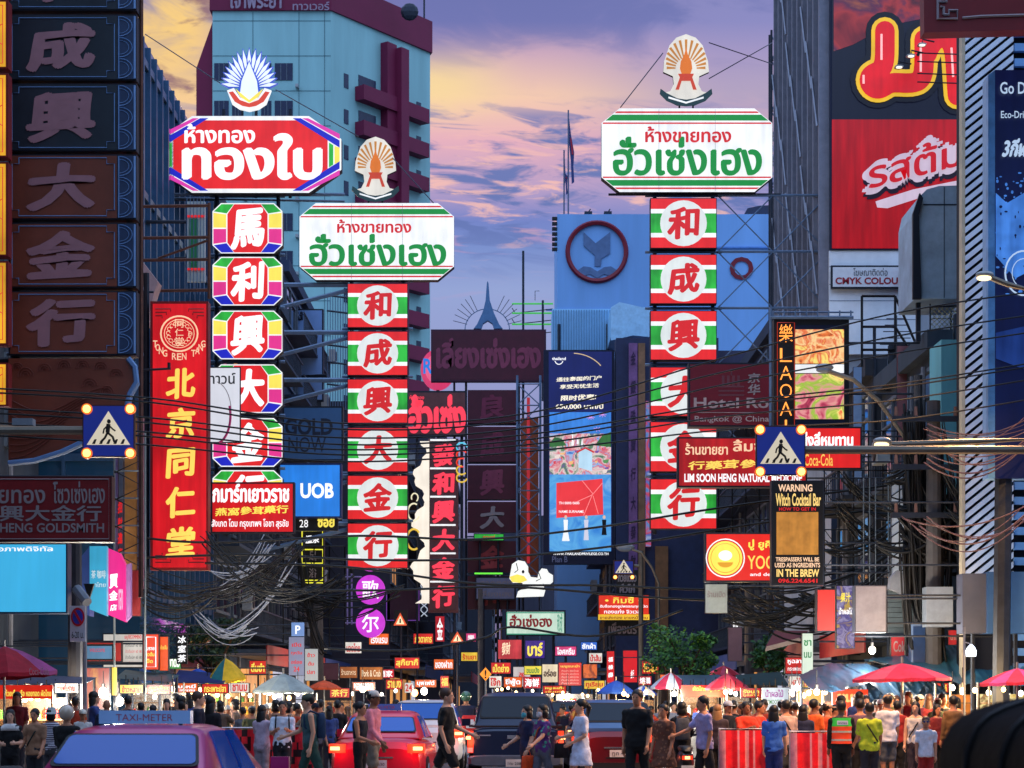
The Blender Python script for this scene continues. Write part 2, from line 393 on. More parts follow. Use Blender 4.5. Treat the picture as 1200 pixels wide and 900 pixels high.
# ================================================================ BUILDINGS
gl_dark = glass('window_glass', (16, 26, 40)); gl_blue = glass('blue_glass', (30, 66, 96))
frame_m = M('window_frame_paint', (92, 104, 118), .6, .1, .2, 4)
warm = E('warm_window', (236, 160, 90), .75, .5, .9)
railm = M('railing_paint', (60, 70, 84), .5, .3, .2, 5)
def wallm(name, rgb): return M(name, rgb, .85, 0, .3, .7, .25, streak=True)
def shophouse(label, side, xf, y0, y1, h, rgb, floors=5, bays=3, seed=0, balcony=True, gnd=True, depth=12, lit=.10):
    r = random.Random(seed); s = side
    root = empty('shophouse', (xf, (y0+y1)/2, 0), label, 'building', 'shophouses along the street')
    rgb = tuple(int(c*.72) for c in rgb); wm = wallm('stained_wall_%d_%d_%d' % rgb, rgb)
    b = MB(); xa, xb = sorted((xf, xf+s*depth)); b.box(xa, xb, y0, y1, 0, h, wm); b.build('wall', root)
    q = MB(); xa, xb = sorted((xf-s*.25, xf+s*.4)); q.box(xa, xb, y0+.02, y1-.02, h+.003, h+.5, wm); xa, xb = sorted((xf+s*.45, xf+s*depth)); q.box(xa, xb, y0+.02, y0+.22, h+.003, h+.9, wm); q.build('parapet', root)
    gh = 4.0; fh = (h-gh)/floors; bw = (y1-y0)/bays
    fr_, pn = None, None
    fm = MB(); pm = MB(); wl = []
    for f in range(floors):
        zb = gh+fh*f
        for k in range(bays):
            ya = y0+bw*k+.5; yb = y0+bw*(k+1)-.5; za, zc = zb+.75, zb+fh-.45
            w = MB(); t = .10
            for (p, q_, u, v) in ((ya, yb, za-t, za), (ya, yb, zc, zc+t), (ya-t, ya, za-t, zc+t), (yb, yb+t, za-t, zc+t), ((ya+yb)/2-.04, (ya+yb)/2+.04, za, zc), (ya, yb, za+(zc-za)*.68, za+(zc-za)*.68+.06)):
                xa, xb = sorted((xf-s*.09, xf+s*.02)); w.box(xa, xb, p, q_, u, v, frame_m)
            wo = w.build('window', root)
            w = MB(); xa, xb = sorted((xf-s*.03, xf+s*.02)); w.box(xa, xb, ya, yb, za, zc, warm if r.random() < lit else gl_dark); w.build('pane', wo)
        if balcony and f % 1 == 0:
            c = MB(); xa, xb = sorted((xf-s*.9, xf-s*.003)); c.box(xa, xb, y0+.15, y1-.15, zb, zb+.12, wm)
            for yy in [y0+.2+.35*i for i in range(int((y1-y0-.3)/.35))]: c.box(*sorted((xf-s*.88, xf-s*.85)), yy, yy+.03, zb+.12, zb+.95, railm)
            c.box(*sorted((xf-s*.9, xf-s*.84)), y0+.15, y1-.15, zb+.95, zb+1.0, railm); c.build('balcony', root)
        if r.random() < .8:
            yy = y0+r.uniform(.4, max(.5, y1-y0-1.4)); zz = zb+.4+r.uniform(0, .4); a = MB()
            xa, xb = sorted((xf-s*1.25, xf-s*.92)) if balcony else sorted((xf-s*.42, xf-s*.095)); a.box(xa, xb, yy, yy+.85, zz, zz+.6, M('aircon_shell', (150, 156, 160), .6)); 
            a.tube([(xa-.01 if s > 0 else xb+.01, yy+.42, zz+.3), (xa-.03 if s > 0 else xb+.03, yy+.42, zz+.3)], .24, black, 12)
            if balcony: a.box(*sorted((xf-s*.95, xf-s*.80)), yy+.3, yy+.5, zz+.1, zz+.3, railm)
            a.build('air_conditioner', root)
    if gnd:
        q = MB(); n = max(1, int(bays))
        for k in range(n):
            ya, yb = y0+(y1-y0)*k/n+.15, y0+(y1-y0)*(k+1)/n-.15; xa, xb = sorted((xf-s*.06, xf+s*.02)); q.box(xa, xb, ya, yb, .15, 2.9, [E('shop_glow_warm', (250, 170, 90), .7, .25, .5), E('shop_glow_white', (226, 232, 255), .6, .2, .5), M('roller_shutter', (90, 96, 104), .5, .4, .2, 2)][r.randrange(3)])
        q.build('shopfront', root)
        q = MB(); q.box(*sorted((xf-s*1.8, xf-s*.003)), y0+.1, y1-.1, 3.25, 3.4, M('canopy_sheet', (70, 84, 100), .5, .3, .3, 3)); q.box(*sorted((xf-s*1.84, xf-s*1.80)), y0+.1, y1-.1, 2.9, 3.55, [M('fascia_red', (150, 30, 34), .5), M('fascia_blue', (40, 70, 130), .5), M('fascia_green', (40, 100, 80), .5)][r.randrange(3)]); q.build('canopy', root)
    for k in range(2):
        yy = r.uniform(y0+.3, y1-.3); q = MB(); xx = xf-s*.16; q.tube([(xx, yy, .2), (xx, yy, h-.3)], .06, M('drain_pipe', (110, 112, 120), .5), 6); q.build('drain_pipe', root)
    a = MB(); xx = xf+s*r.uniform(1, 3); yy = (y0+y1)/2
    a.tube([(xx, yy, h-.02), (xx, yy, h+2.4)], .035, steel, 5)
    for k in range(5): a.tube([(xx-.5+.05*k, yy, h+1.5+.2*k), (xx+.5-.05*k, yy, h+1.5+.2*k)], .015, steel, 4)
    a.build('antenna', root)
    return root
# left row
shophouse('dark grey shophouse behind the huge unlit goldsmith sign on the left', -1, -12.6, 34, 54.5, 24, (66, 78, 94), 6, 5, 1, balcony=False, gnd=False)
# glass fronted block with a slanting roofline
root = empty('glass_office', (-10, 61, 0), 'dark blue glass office block with mullioned front next to the red pharmacy sign', 'building')
b = MB(); b.box(-24, -10, 55, 68, 0, 19.6, gl_blue); b.build('glass_body', root)
q = MB()
for i in range(14): yy = 55.1+i*.98; q.box(-10.06, -9.9, yy, yy+.1, 4, 19.55, M('mullion_blue', (60, 92, 126), .4, .4))
for i in range(5): q.box(-10.04, -9.94, 55, 68, 4.5+3.6*i, 4.7+3.6*i, M('mullion_blue', (60, 92, 126), .4, .4))
for i in range(8): xx = -23.9+i*1.97; q.box(xx, xx+.09, 54.9, 55.04, 4, 19.55, M('mullion_blue', (60, 92, 126), .4, .4))
for i in range(5): q.box(-24, -10.0, 54.92, 55.02, 4.5+3.6*i, 4.7+3.6*i, M('mullion_blue', (60, 92, 126), .4, .4))
q.build('mullions', root)
q = MB(); q.add([(-10.0, 55, 19.62), (-10, 68, 19.62), (-13, 68, 21.6), (-13, 56.5, 21.6), (-24, 55, 19.62), (-24, 56.5, 21.6), (-24, 68, 21.6)], [(0, 1, 2, 3), (0, 3, 5, 4), (3, 2, 6, 5)], M('blue_roof_glass', (52, 86, 116), .25, .3)); q.build('roof', root)
for (a, b_, c, d) in ((-11.9, -11.0, 16.6, 17.8), (-11.8, -11.1, 14.8, 15.2), (-12.0, -11.5, 17.9, 18.2)): q = MB(); q.box(a, b_, 54.89, 54.95, c, d, warm); q.build('lit_window', root)
shophouse('blue grey shophouse behind the rainbow octagon sign', -1, -10, 68.2, 89.5, 18.2, (62, 84, 110), 5, 5, 3)
shophouse('dim navy shophouse with barred windows left of the green and red panels', -1, -10, 89.7, 103.6, 20.5, (58, 80, 116), 6, 3, 4)
shophouse('narrow dark shophouse behind the pink neon board', -1, -6.2, 104, 130, 16, (70, 74, 96), 4, 5, 5, lit=.3)  # extra lit windows added on the far fronts to brighten the dark
shophouse('far dark shophouse at the bend of the street beyond the maroon column', -1, -4.4, 130.2, 170, 18, (70, 74, 96), 5, 7, 6, balcony=False, lit=.35)
# right row
shophouse('dark shophouse with cable covered front beside the chain link fence', 1, 10.8, 52, 59.8, 10.6, (70, 86, 104), 2, 2, 11)
shophouse('low dark shophouse behind the neon restaurant sign', 1, 10.6, 60, 66.8, 11.2, (58, 66, 80), 2, 2, 12)
shophouse('dark blue shophouse behind the X-braced sign lattice', 1, 10.5, 79.2, 103.8, 16.4, (46, 62, 92), 4, 6, 13)
shophouse('violet grey shophouse on the bend of the street below the blue bank block', 1, 5.6, 106.5, 129.6, 19, (84, 84, 116), 5, 6, 14, lit=.3)
shophouse('far building closing the end of the street between dark fronts', 1, -1.0, 212, 230, 20, (80, 80, 100), 5, 4, 15, depth=40, lit=.4)
shophouse('far low block at the left end of the street', -1, -2.0, 205, 230, 17, (40, 42, 58), 4, 5, 16, depth=40, balcony=False)
# the street goes on behind the camera: plain fronts that shut out the low sky
shophouse('tall dark shophouses of the left side behind the viewpoint', -1, -10.5, -70, 26, 26, (70, 80, 92), 5, 8, 21, balcony=False, gnd=False)
shophouse('tall dark shophouses of the right side behind the viewpoint', 1, 10.5, -70, 26, 26, (74, 80, 88), 5, 8, 22, balcony=False, gnd=False)
# tall slatted tower with the billboards
root = empty('tower_block', (14.5, 73, 0), 'tall dark tower with vertical metal fins beside the giant red soup billboard', 'building')
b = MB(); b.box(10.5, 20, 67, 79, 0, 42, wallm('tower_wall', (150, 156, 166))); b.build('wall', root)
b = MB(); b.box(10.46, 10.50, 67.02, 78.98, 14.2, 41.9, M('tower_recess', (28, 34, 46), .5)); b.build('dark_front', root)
q = MB(); fin = M('fin_metal', (126, 128, 142), .5, .1)
for i in range(10): yy = 67.05+1.28*i; q.box(10.05, 10.47, yy, yy+.17, 14, 42, fin)
q.build('fins', root)
q = MB()
for i in range(9):
    for k in range(5): q.tube([(10.0, 67.1+1.28*i, 15+5.5*k+(i % 3)*1.6), (10.0, 67.1+1.28*(i+1), 17+5.5*k+(i % 3)*1.6)], .04, fin, 4)
q.build('bracing', root)
q = MB(); q.box(10.44, 10.62, 66.92, 67.0, 0, 42, M('tower_edge', (40, 60, 92), .5)); q.build('corner_trim', root)
# lattice pylon at its left
root = empty('lattice_pylon', (9.9, 81, 0), 'slim dark lattice pylon at the left edge of the slatted tower', 'pylon')
q = MB(); x0, x1, Yp = P(904, 0, 81).x, P(919, 0, 81).x, 81
for xx in (x0, x1):
    for yy in (Yp, Yp+.6): q.tube([(xx, yy, 0), (xx, yy, 28.2)], .05, steel, 5)
for i in range(28):
    z = 1.0*i
    q.tube([(x0, Yp, z), (x1, Yp, z+1)], .025, bluesteel, 4); q.tube([(x1, Yp, z), (x0, Yp, z+1)], .025, bluesteel, 4); q.tube([(x0, Yp, z), (x1, Yp, z)], .03, steel, 4); q.tube([(x0, Yp+.6, z), (x1, Yp+.6, z+1)], .025, steel, 4)
q.build('lattice', root)
# giant soup billboard
Y = 66.75
root = sign_root_ = empty('soup_billboard', P(1050, 293, Y), 'giant navy and red billboard with glossy red Thai letters on the tower', 'billboard')
b = MB(); b.pb(973, -60, 1240, 293, Y, .22, M('navy_frame', (14, 22, 52), .45, .2)); b.build('frame', root)
navy = E('billboard_navy', (18, 20, 46), .6, .2, .25, base=.2); redb = E('billboard_red', (196, 14, 26), .72, .3, .16, base=.2, light=True)
q = MB(); q.pb(975, -58, 1238, 140, Y-.02, .015, navy); q.pb(975, 140, 1238, 291, Y-.02, .015, redb)
q.pp([(977, -58), (1080, -58), (1090, 20), (1040, 30), (1000, 52), (977, 60)], Y-.03, .008, screen_mat('soup_picture', [(40, 16, 40), (140, 24, 40), (210, 60, 60), (110, 40, 90), (220, 120, 70)], .55, .5)); q.build('face', root)
q = MB(); out3, out2, out1 = E('logo_navy', (16, 14, 30), .5, 0), E('logo_yellow', (236, 190, 40), .95, .1), E('logo_red', (216, 22, 32), .95, .15)
def strokes(mb, w, Yd, mat):
    # the two letters drawn as fat sausages
    for pts in ([(1037, 36), (1037, 56), (1037, 74), (1032, 84), (1022, 85), (1017, 93), (1021, 103), (1031, 106), (1039, 99), (1046, 96), (1062, 98), (1078, 97), (1083, 86), (1083, 66), (1083, 46)],
                [(1086, 64), (1092, 48), (1104, 42), (1114, 47), (1119, 60), (1120, 84), (1122, 112)], [(1146, 108), (1138, 92), (1146, 78), (1160, 84), (1164, 50), (1186, 40)]):
        n = []
        for i in range(len(pts)-1):
            for t in (0, .5): n.append((pts[i][0]+(pts[i+1][0]-pts[i][0])*t, pts[i][1]+(pts[i+1][1]-pts[i][1])*t))
        n.append(pts[-1])
        for _ in range(2): n = [n[0]]+[((n[i-1][0]+2*n[i][0]+n[i+1][0])/4, (n[i-1][1]+2*n[i][1]+n[i+1][1])/4) for i in range(1, len(n)-1)]+[n[-1]]
        for i in range(len(n)-1):
            (ax, ay), (bx, by) = n[i], n[i+1]; dx, dy = bx-ax, by-ay; L = math.hypot(dx, dy) or 1; nx, ny = -dy/L*w, dx/L*w; z = Yd-.0004*i
            mb.pp([(ax+nx, ay+ny), (bx+nx, by+ny), (bx-nx, by-ny), (ax-nx, ay-ny)], z, .0002, mat)
        for i, (x, y) in enumerate(n): mb.pe(x, y, w, w, Yd-.02-.0004*i, .0002, mat, 16)
strokes(q, 22.5, Y-.04, out3); strokes(q, 16, Y-.09, out2); strokes(q, 11.5, Y-.14, out1)
hl = E('logo_shine', (255, 190, 190), 1, 0)
for pts in ([(1033, 40), (1033, 70)], [(1012, 88), (1012, 98)], [(1079, 50), (1079, 84)], [(1115, 56), (1117, 90)]): q.pl(pts, Y-.18, 2.6, hl, 6)
q.build('logo', root)
q = MB(); shadow = E('tag_shadow', (30, 14, 40), .5, 0); tagw = E('tag_white', (206, 186, 206), .9, .1)
q.pp([(1026, 236), (1070, 222), (1130, 210), (1130, 222), (1090, 228), (1040, 244), (1028, 243)], Y-.05, .008, tagw)
q.build('tag_shape', root)
q = MB(); q.pt('รสต้มยำ', 1011, 164, 1184, 216, Y-.05, shadow, .10); q.pt('รสต้มยำ', 1010, 158, 1183, 210, Y-.07, tagw, .095); q.pt('รสต้มยำ', 1018, 166, 1176, 203, Y-.11, E('tag_letter', (190, 16, 30), .95, 0), .012)
q.v = [(v[0], v[1], v[2]+(v[0]-P(1018, 0, Y).x)*.26-.52) for v in q.v]
q.build('lettering', root)
q = MB()
for yy in (62, 72, 86, 96): q.pl([(1075, yy), (1134, yy+2)], Y-1.4, 1.6, steel, 4)
for x, yy in ((1054, 77), (1068, 64), (1081, 51)):
    q.pl([(x+14, yy-2), (x, yy-5), (x, yy)], Y-1.5, 2, steel, 4); q.pe(x, yy+.5, 5, 1.8, Y-1.6, .2, M('spot_shell', (150, 150, 150), .4)); q.pe(x, yy+1.4, 3.6, 1.0, Y-1.62, .1, E('spot_lamp', (250, 244, 225), 1.3, 0))
q.tube([P(1130, 70, Y-1.4), P(1130, 70, Y)], .06, steel, 5); q.tube([P(1076, 64, Y-1.5), P(1076, 64, Y)], .06, steel, 5)
q.build('flood_lamp', root)
# white wall with CMYK board
Y = 66.8
root = empty('white_board_wall', P(1020, 415, Y), 'white stained panel wall below the giant billboard carrying a small printer sign', 'wall')
q = MB(); q.pb(972, 293.5, 1074, 415, Y, .18, M('white_panel', (226, 232, 240), .7, 0, .15, .8)); q.build('panel', root)
q = MB()
for yy in (312, 333, 352, 374): q.pb(972, yy, 1074, yy+.8, Y-.008, .006, M('panel_joint', (110, 124, 146), .7))
q.build('joints', root)
shop_sign('printer_sign', 'white board with dark red CMYK COLOUR lettering under the giant billboard', (974, 311, 1067, 338), Y-.2, M('print_white', (214, 218, 226), .6, 0, .1), [('CMYK COLOUR', 979, 325, 1060, 333, M('print_red', (150, 20, 40), .5), .03), ('โฆษณาติดต่อ', 1000, 314, 1040, 323, M('dark_print', (30, 34, 44), .6), 0)], d=.12, xf=10.6, arm_y=(318,))
root = empty('red_plaque', P(1070, 336, 66), 'small plain red plaque at the right end of the CMYK board', 'sign'); q = MB(); q.pb(1067, 311, 1072, 336, 66, .7, M('plaque_red', (190, 30, 40), .5)); q.build('board', root)
# metal duct housing, chain link fence
Y = 52.0
root = empty('metal_housing', P(1100, 350, Y), 'tall grey sheet metal housing with a rounded top in front of the red billboard', 'housing')
q = MB(); q.pp([(1072, 350), (1072, 250), (1076, 232), (1086, 222), (1100, 218), (1132, 217), (1132, 350)], Y, 2.2, M('sheet_metal', (150, 172, 190), .45, .15, .3, 1.2)); q.build('shell', root)
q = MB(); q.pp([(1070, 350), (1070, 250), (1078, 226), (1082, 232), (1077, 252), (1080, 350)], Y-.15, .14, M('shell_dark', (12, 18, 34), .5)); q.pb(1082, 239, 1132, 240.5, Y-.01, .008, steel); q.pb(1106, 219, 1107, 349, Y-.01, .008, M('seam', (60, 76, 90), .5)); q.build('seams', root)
q = MB(); q.pb(1074, 350, 1079, 400, Y+.5, .12, steel); q.pb(1124, 350, 1128, 400, Y+.5, .12, steel); q.build('leg', root)
root = empty('chain_link_fence', P(1110, 400, 52.3), 'pale chain link fence between the metal housing and the teal wall', 'fence')
q = MB(); Yf = 52.3; wire = M('fence_wire', (170, 170, 140), .5, .5)
for i in range(-8, 14):
    xa = 1090+6*i; pts = [(xa, 400), (xa+40, 360)]; 
    for (p, q_) in ((pts[0], pts[1]), ((xa, 360), (xa+40, 400))):
        t0 = max(0, (1090-p[0])/40); t1 = min(1, (1132-p[0])/40)
        if t1 > t0: q.pl([(p[0]+40*t0, p[1]+(q_[1]-p[1])*t0), (p[0]+40*t1, p[1]+(q_[1]-p[1])*t1)], Yf, .9, wire, 4)
q.build('mesh', root); q = MB(); q.pl([(1090, 360), (1132, 358)], Yf, 2, steel); q.pl([(1090, 400), (1132, 400)], Yf, 2, steel)
for x in (1090, 1122): q.pl([(x, 356), (x, 402)], Yf, 2, steel)
q.build('post', root)
q = MB(); q.pb(1103, 398, 1140, 590, 50.5, 1.4, M('teal_wall', (104, 172, 182), .8, 0, .25, .9, streak=True)); tag(q.build('teal_wall', None, P(1120, 590, 50.5)), 'plain stained teal wall block below the chain link fence', 'wall')
# black steel frame on the right
root = empty('scaffold', P(1030, 420, 60), 'empty black steel sign frame before the white panel wall', 'frame')
q = MB()
for a, b_ in (((1010, 347), (1049, 347)), ((1010, 383), (1049, 383)), ((1010, 347), (1010, 430)), ((1049, 347), (1049, 430)), ((1049, 347), (1075, 407)), ((1049, 383), (1066, 410)), ((1010, 410), (1060, 410))): q.pl([a, b_], 60, 3.2, M('black_steel', (12, 14, 20), .5, .3))
q.tube([P(1049, 383, 60), (10.62, 60, P(1049, 383, 60).z), (10.62, 60, 6)], .05, steel, 5); q.build('frame', root)
# ribbed wall with diagonal slats
Y = 46.0
root = empty('slatted_building', P(1190, 760, Y), 'pale blue building clad in diagonal slats behind the dark driving billboard', 'building')
q = MB(); x0 = P(1130, 0, Y).x; q.box(x0+.02, x0+9, Y+.25, Y+.9, 0, 24, M('slat_backing', (10, 14, 26), .7)); q.box(x0+1.6, x0+9, Y+.91, Y+6, 0, 23.9, M('slat_backing', (10, 14, 26), .7)); q.build('wall', root)
def clip_seg(a, b, xmin, xmax, ymin, ymax):
    t0, t1 = 0.0, 1.0
    for p, d, lo, hi in ((a[0], b[0]-a[0], xmin, xmax), (a[1], b[1]-a[1], ymin, ymax)):
        if abs(d) < 1e-9: continue
        u, v = (lo-p)/d, (hi-p)/d
        if u > v: u, v = v, u
        t0, t1 = max(t0, u), min(t1, v)
    return ((a[0]+(b[0]-a[0])*t0, a[1]+(b[1]-a[1])*t0), (a[0]+(b[0]-a[0])*t1, a[1]+(b[1]-a[1])*t1)) if t1 > t0 else None
q = MB(); slat = M('slat_paint', (210, 222, 244), .5, 0, .2, .8); zt = 24.0; zb = P(0, 690, Y).z; xr = P(1188, 0, Y).x; i = 0
z = zb-4
while z < zt+2:
    s_ = clip_seg((x0, z), (x0+1.3, z+1.05), x0, xr, zb, zt)
    if s_:
        (ax, az), (bx, bz) = s_; w = .066
        q.prism([(ax, az-w), (bx, bz-w), (bx, bz+w), (ax, az+w)], Y+.02, Y+.2, slat)
    z += .215
q.build('diagonal_slats', root)
q = MB(); z = 2.0
while z < zt: q.box(xr+.03, xr+8, Y+.05, Y+.2, z, z+.17, M('slat_blue', (110, 160, 214), .5, 0, .2, .8)); z += .34
q.build('level_slats', root)
q = MB(); q.box(x0-.05, x0+.02, Y, Y+.3, 0, zt, M('edge_cream', (190, 176, 150), .6)); q.build('corner_trim', root)
# dark driving billboard
Y = 42.0
root = empty('driving_billboard', P(1200, 560, Y), 'tall dark blue billboard with pale English words and splash at the right border', 'billboard')
q = MB(); q.pb(1158, 88, 1300, 560, Y+.2, .5, M('pale_blue_metal', (120, 160, 200), .4)); q.pp([(1158, 88), (1166, 82), (1166, 560), (1158, 560)], Y-.0, .19, M('billboard_edge', (96, 150, 200), .35, .2, .4, 1.5)); q.build('frame', root)
q = MB(); q.pb(1166, 82, 1300, 560, Y, .18, E('print_navy', (12, 22, 66), .55, .3, .6, base=.7)); q.build('face', root)
q = MB()
r_ = random.Random(9); sp = E('print_splash', (70, 130, 214), .75, .4, 2, base=.6)
q.pp([(1167, 226), (1180, 238), (1200, 226), (1300, 232), (1300, 330), (1230, 340), (1206, 318), (1190, 326), (1167, 300)], Y-.02, .008, sp)
for i in range(90): x, y = r_.uniform(1168, 1215), r_.uniform(200, 345); q.pe(x, y, r_.uniform(.5, 2.6), r_.uniform(.5, 2.2), Y-.03-.0002*i, .0001, sp if i % 3 else E('print_navy', (12, 22, 66), .55), 9)
q.arc(1200, 320, 22, 26, 0, 360, Y-.06, 2, E('print_pale_blue', (190, 215, 245), .8, 0), 26); q.arc(1200, 320, 14, 17, 0, 360, Y-.06, 1, E('print_pale_blue', (190, 215, 245), .8, 0), 20)
q.pp([(1167, 390), (1300, 360), (1300, 470), (1167, 420)], Y-.02, .006, E('print_mid_blue', (30, 60, 130), .6, .4, 1, base=.6)); q.build('splash_print', root)
q = MB(); pb_ = E('print_pale_blue', (190, 215, 245), .8, 0)
q.pt('Go Drive', 1172, 96, 1222, 110, Y-.08, pb_, .015); q.pt('Eco-Driving', 1173, 130, 1214, 141, Y-.08, pb_, .01); q.pt('3กีฬา', 1174, 162, 1212, 184, Y-.08, pb_, .03, .3); q.pt('PROMOTION', 1188, 176, 1226, 182, Y-.08, pb_, .02, .3); q.build('lettering', root)
for yy in (120, 500): q = MB(); q.tube([P(1170, yy, Y+.4), P(1170, yy, 46)], .08, steel, 5); q.build('bracket', root)
q = MB(); q.tube([P(1176, 560, Y+.3), (P(1176, 0, Y).x, Y+.3, 0)], .18, steel, 8); q.build('post', root)
# dark red sign board, top right corner
Y = 40.0
root = empty('fretwork_sign', P(1150, 38, Y), 'dark red unlit sign with grey fretwork corner in the top right corner', 'sign')
q = MB(); q.pp([(1082, -90), (1320, -90), (1320, 30), (1200, 35), (1083, 38)], Y, .4, M('dark_red_board', (110, 18, 28), .5, 0, .2, 1)); q.build('board', root)
q = MB(); gp = M('grey_fret', (140, 130, 136), .6)
for pts in ([(1099, -20), (1099, 22), (1122, 22), (1122, 12), (1112, 12), (1112, 17), (1106, 17)], [(1106, 17), (1106, 8), (1102, 8)], [(1099, 2), (1109, 2), (1109, -10)], [(1128, 21), (1150, 19), (1320, 14)]): q.pl(pts, Y-.02, 3.2, gp, 4)
q.build('fretwork', root); q = MB(); q.tube([P(1100, -60, Y+.3), P(1100, -60, 46.2)], .08, steel, 5); q.tube([P(1180, -60, Y+.3), P(1180, -60, 46.2)], .08, steel, 5); q.build('bracket', root)
# hotel tower
root = empty('hotel_tower', (-22, 200, 0), 'tall pale teal hotel tower with maroon bands behind the left signs', 'building')
teal = M('teal_render', (146, 194, 196), .8, 0, .16, .22, streak=True); maro = M('maroon_band', (112, 18, 60), .7, 0, .12, .3)
Yt = 200.0; A = P(249, 0, Yt).x; B = P(388, 0, Yt).x; Yc = 213.0; Cx = P(504, 0, Yc).x
Hh = P(0, 13, Yt).z; Ht = P(0, -26, Yt).z
def tri(pts, z0, z1, mat, mb):
    n = len(pts); vs = [(x, y, z0) for x, y in pts]+[(x, y, z1) for x, y in pts]
    mb.add(vs, [tuple(range(n-1, -1, -1)), tuple(range(n, 2*n))]+[(i, (i+1) % n, (i+1) % n+n, i+n) for i in range(n)], mat)
foot = [(A, Yt), (B, Yt), (Cx, Yc), (Cx-4, Yc+14), (A, Yc+14)]
b = MB(); tri(foot, 0, Hh, teal, b); b.build('wall', root)
o_ = .25; foot2 = [(A-o_, Yt-o_), (B+o_*.3, Yt-o_), (Cx+o_, Yc-o_*.5), (Cx-4, Yc+14), (A-o_, Yc+14)]
b = MB(); tri(foot2, Hh+.003, Ht, maro, b); bo = b.build('roof_band', root)
q = MB(); q.pt('ทาวเวอร์', 343, 2, 386, 12, Yt-.5, M('band_letter', (150, 130, 150), .6), .01); q.pt('เจ้าพระยา', 270, -12, 330, 10, Yt-.5, M('band_letter', (150, 130, 150), .6), .02); q.build('lettering', bo)
b = MB(); b.pp([(230, 80), (249, 26), (249, 822), (230, 822)], Yt+.4, 8, maro); b.build('side_wing', root)
wd = M('tower_window', (22, 36, 70), .25, 0, .2)
for row, (ya, yb) in enumerate(((74, 94), (118, 138), (162, 182), (206, 226), (250, 270), (294, 314))):
    for (xa, xb) in ((251, 268), (272, 283), (306, 318), (322, 343)):
        w = MB(); w.pb(xa, ya, xb, yb, Yt-.06, .12, wd); wo = w.build('window', root)
        w = MB()
        for k in (1, 2): w.pb(xa+(xb-xa)*k/3-.4, ya, xa+(xb-xa)*k/3+.4, yb, Yt-.1, .03, frame_m)
        w.build('frame', wo)
# right face: windows, balconies, maroon fin
dv = Vector((Cx-B, Yc-Yt, 0)); L = dv.length; dv.normalize(); nv = Vector((dv.y, -dv.x, 0))
def on_face(t0, t1, z0, z1, d0, d1, mat, mb):
    p = [Vector((B, Yt, 0))+dv*t for t in (t0, t1)]
    vs = []
    for z in (z0, z1):
        for d, pp in ((d0, p[0]), (d0, p[1]), (d1, p[1]), (d1, p[0])): w = pp+nv*d; vs.append((w.x, w.y, z))
    mb.add(vs, [(0, 3, 2, 1), (4, 5, 6, 7), (0, 1, 5, 4), (1, 2, 6, 5), (2, 3, 7, 6), (3, 0, 4, 7)], mat)
def tpos(px):      # distance along the face at photo column px
    k = (px-HX)/F; return (k*Yt-B)/(dv.x-k*dv.y)
def zat(px, py): t = tpos(px); return CZ+(HY-py)*(Yt+dv.y*t)/F
q = MB(); on_face(tpos(446), tpos(457), 0, zat(450, 52), 0, .9, maro, q); on_face(tpos(456), tpos(465), 0, zat(460, 60), 0, 1.6, maro, q); q.build('vertical_fin', root)
q = MB()
for i in range(18): q.pb(249.5, 24+41*i, 387.5, 24.7+41*i, Yt-.03, .02, M('joint_teal', (84, 120, 128), .8))
for x in (296, 350, 380): q.pb(x, 14, x+.7, 800, Yt-.03, .02, M('joint_teal', (84, 120, 128), .8))
q.build('render_joints', root)
for i in range(14):
    for x in (285, 312, 346): q = MB(); y = 66+44*i+(7 if x == 312 else 0); q.pb(x, y+32, x+3.4, y+35.5, Yt-.8, .78, M('aircon_shell', (150, 156, 160), .6)); q.build('air_conditioner', root)
fl = 3.52
for i in range(14):
    z = zat(420, 116)-fl*i
    if z < 4: break
    for a, b_ in ((416, 457), (466, 493)):
        q = MB(); t0, t1 = tpos(a), tpos(b_); on_face(t0, t1, z-.15, z+1.15, .9, 1.15, maro, q); on_face(t0, t1, z-.3, z-.16, 0, 1.15, maro, q); on_face(t0, t0+.12, z-.15, z+1.1, 0, .9, maro, q); on_face(t1-.12, t1, z-.15, z+1.1, 0, .9, maro, q); q.build('balcony', root)
    for a, b_, z0, z1 in ((420, 440, .0, 2.4), (467, 478, .0, 2.3), (488, 493, .2, 2.0), (403, 408, .6, 2.0)):
        q = MB(); on_face(tpos(a), tpos(b_), z+z0, z+z1, .0, .06, wd, q); q.build('window', root)
q = MB(); q.tube([P(497, 28, 212), P(497, -20, 212)], .1, steel, 5); q.ball(tuple(P(480, 14, 206)), .9, .4, .9, steel, 8, 6); q.tube([P(480, 14, 206), P(481, 24, 206)], .1, steel, 4); q.build('antenna', root)
# blue bank block
Y = 131.0
root = empty('bank_block', P(780, 420, Y), 'sky blue bank roof block with a leaf in a dark red ring', 'building')
kb = M('bank_blue', (120, 168, 222), .6, 0, .16, .3, streak=True)
b = MB(); b.box(P(653, 0, Y).x, P(912, 0, Y).x, Y, Y+9, 0, P(0, 251, Y).z, kb); b.build('wall', root)
q = MB(); q.arc(699.5, 295, 34, 34, 0, 360, Y-.1, 6, M('bank_ring', (120, 10, 36), .5), 40); q.build('ring', root)
lf = M('bank_leaf', (84, 110, 150), .6)
q = MB(); q.pp([(684, 272), (698, 285), (715, 272), (715, 297), (705, 303), (704, 312), (697, 312), (697, 299), (684, 288)], Y-.08, .06, lf); q.pp([(675, 318), (684, 312), (692, 313), (700, 318), (708, 313), (716, 312), (725, 318), (718, 324), (708, 321), (700, 326), (691, 321), (681, 325)], Y-.08, .06, lf); q.build('leaf', root)
q = MB(); q.pt('O', 855, 301, 883, 328, Y-.08, M('bank_ring', (120, 10, 36), .5), .025); q.build('lettering', root)
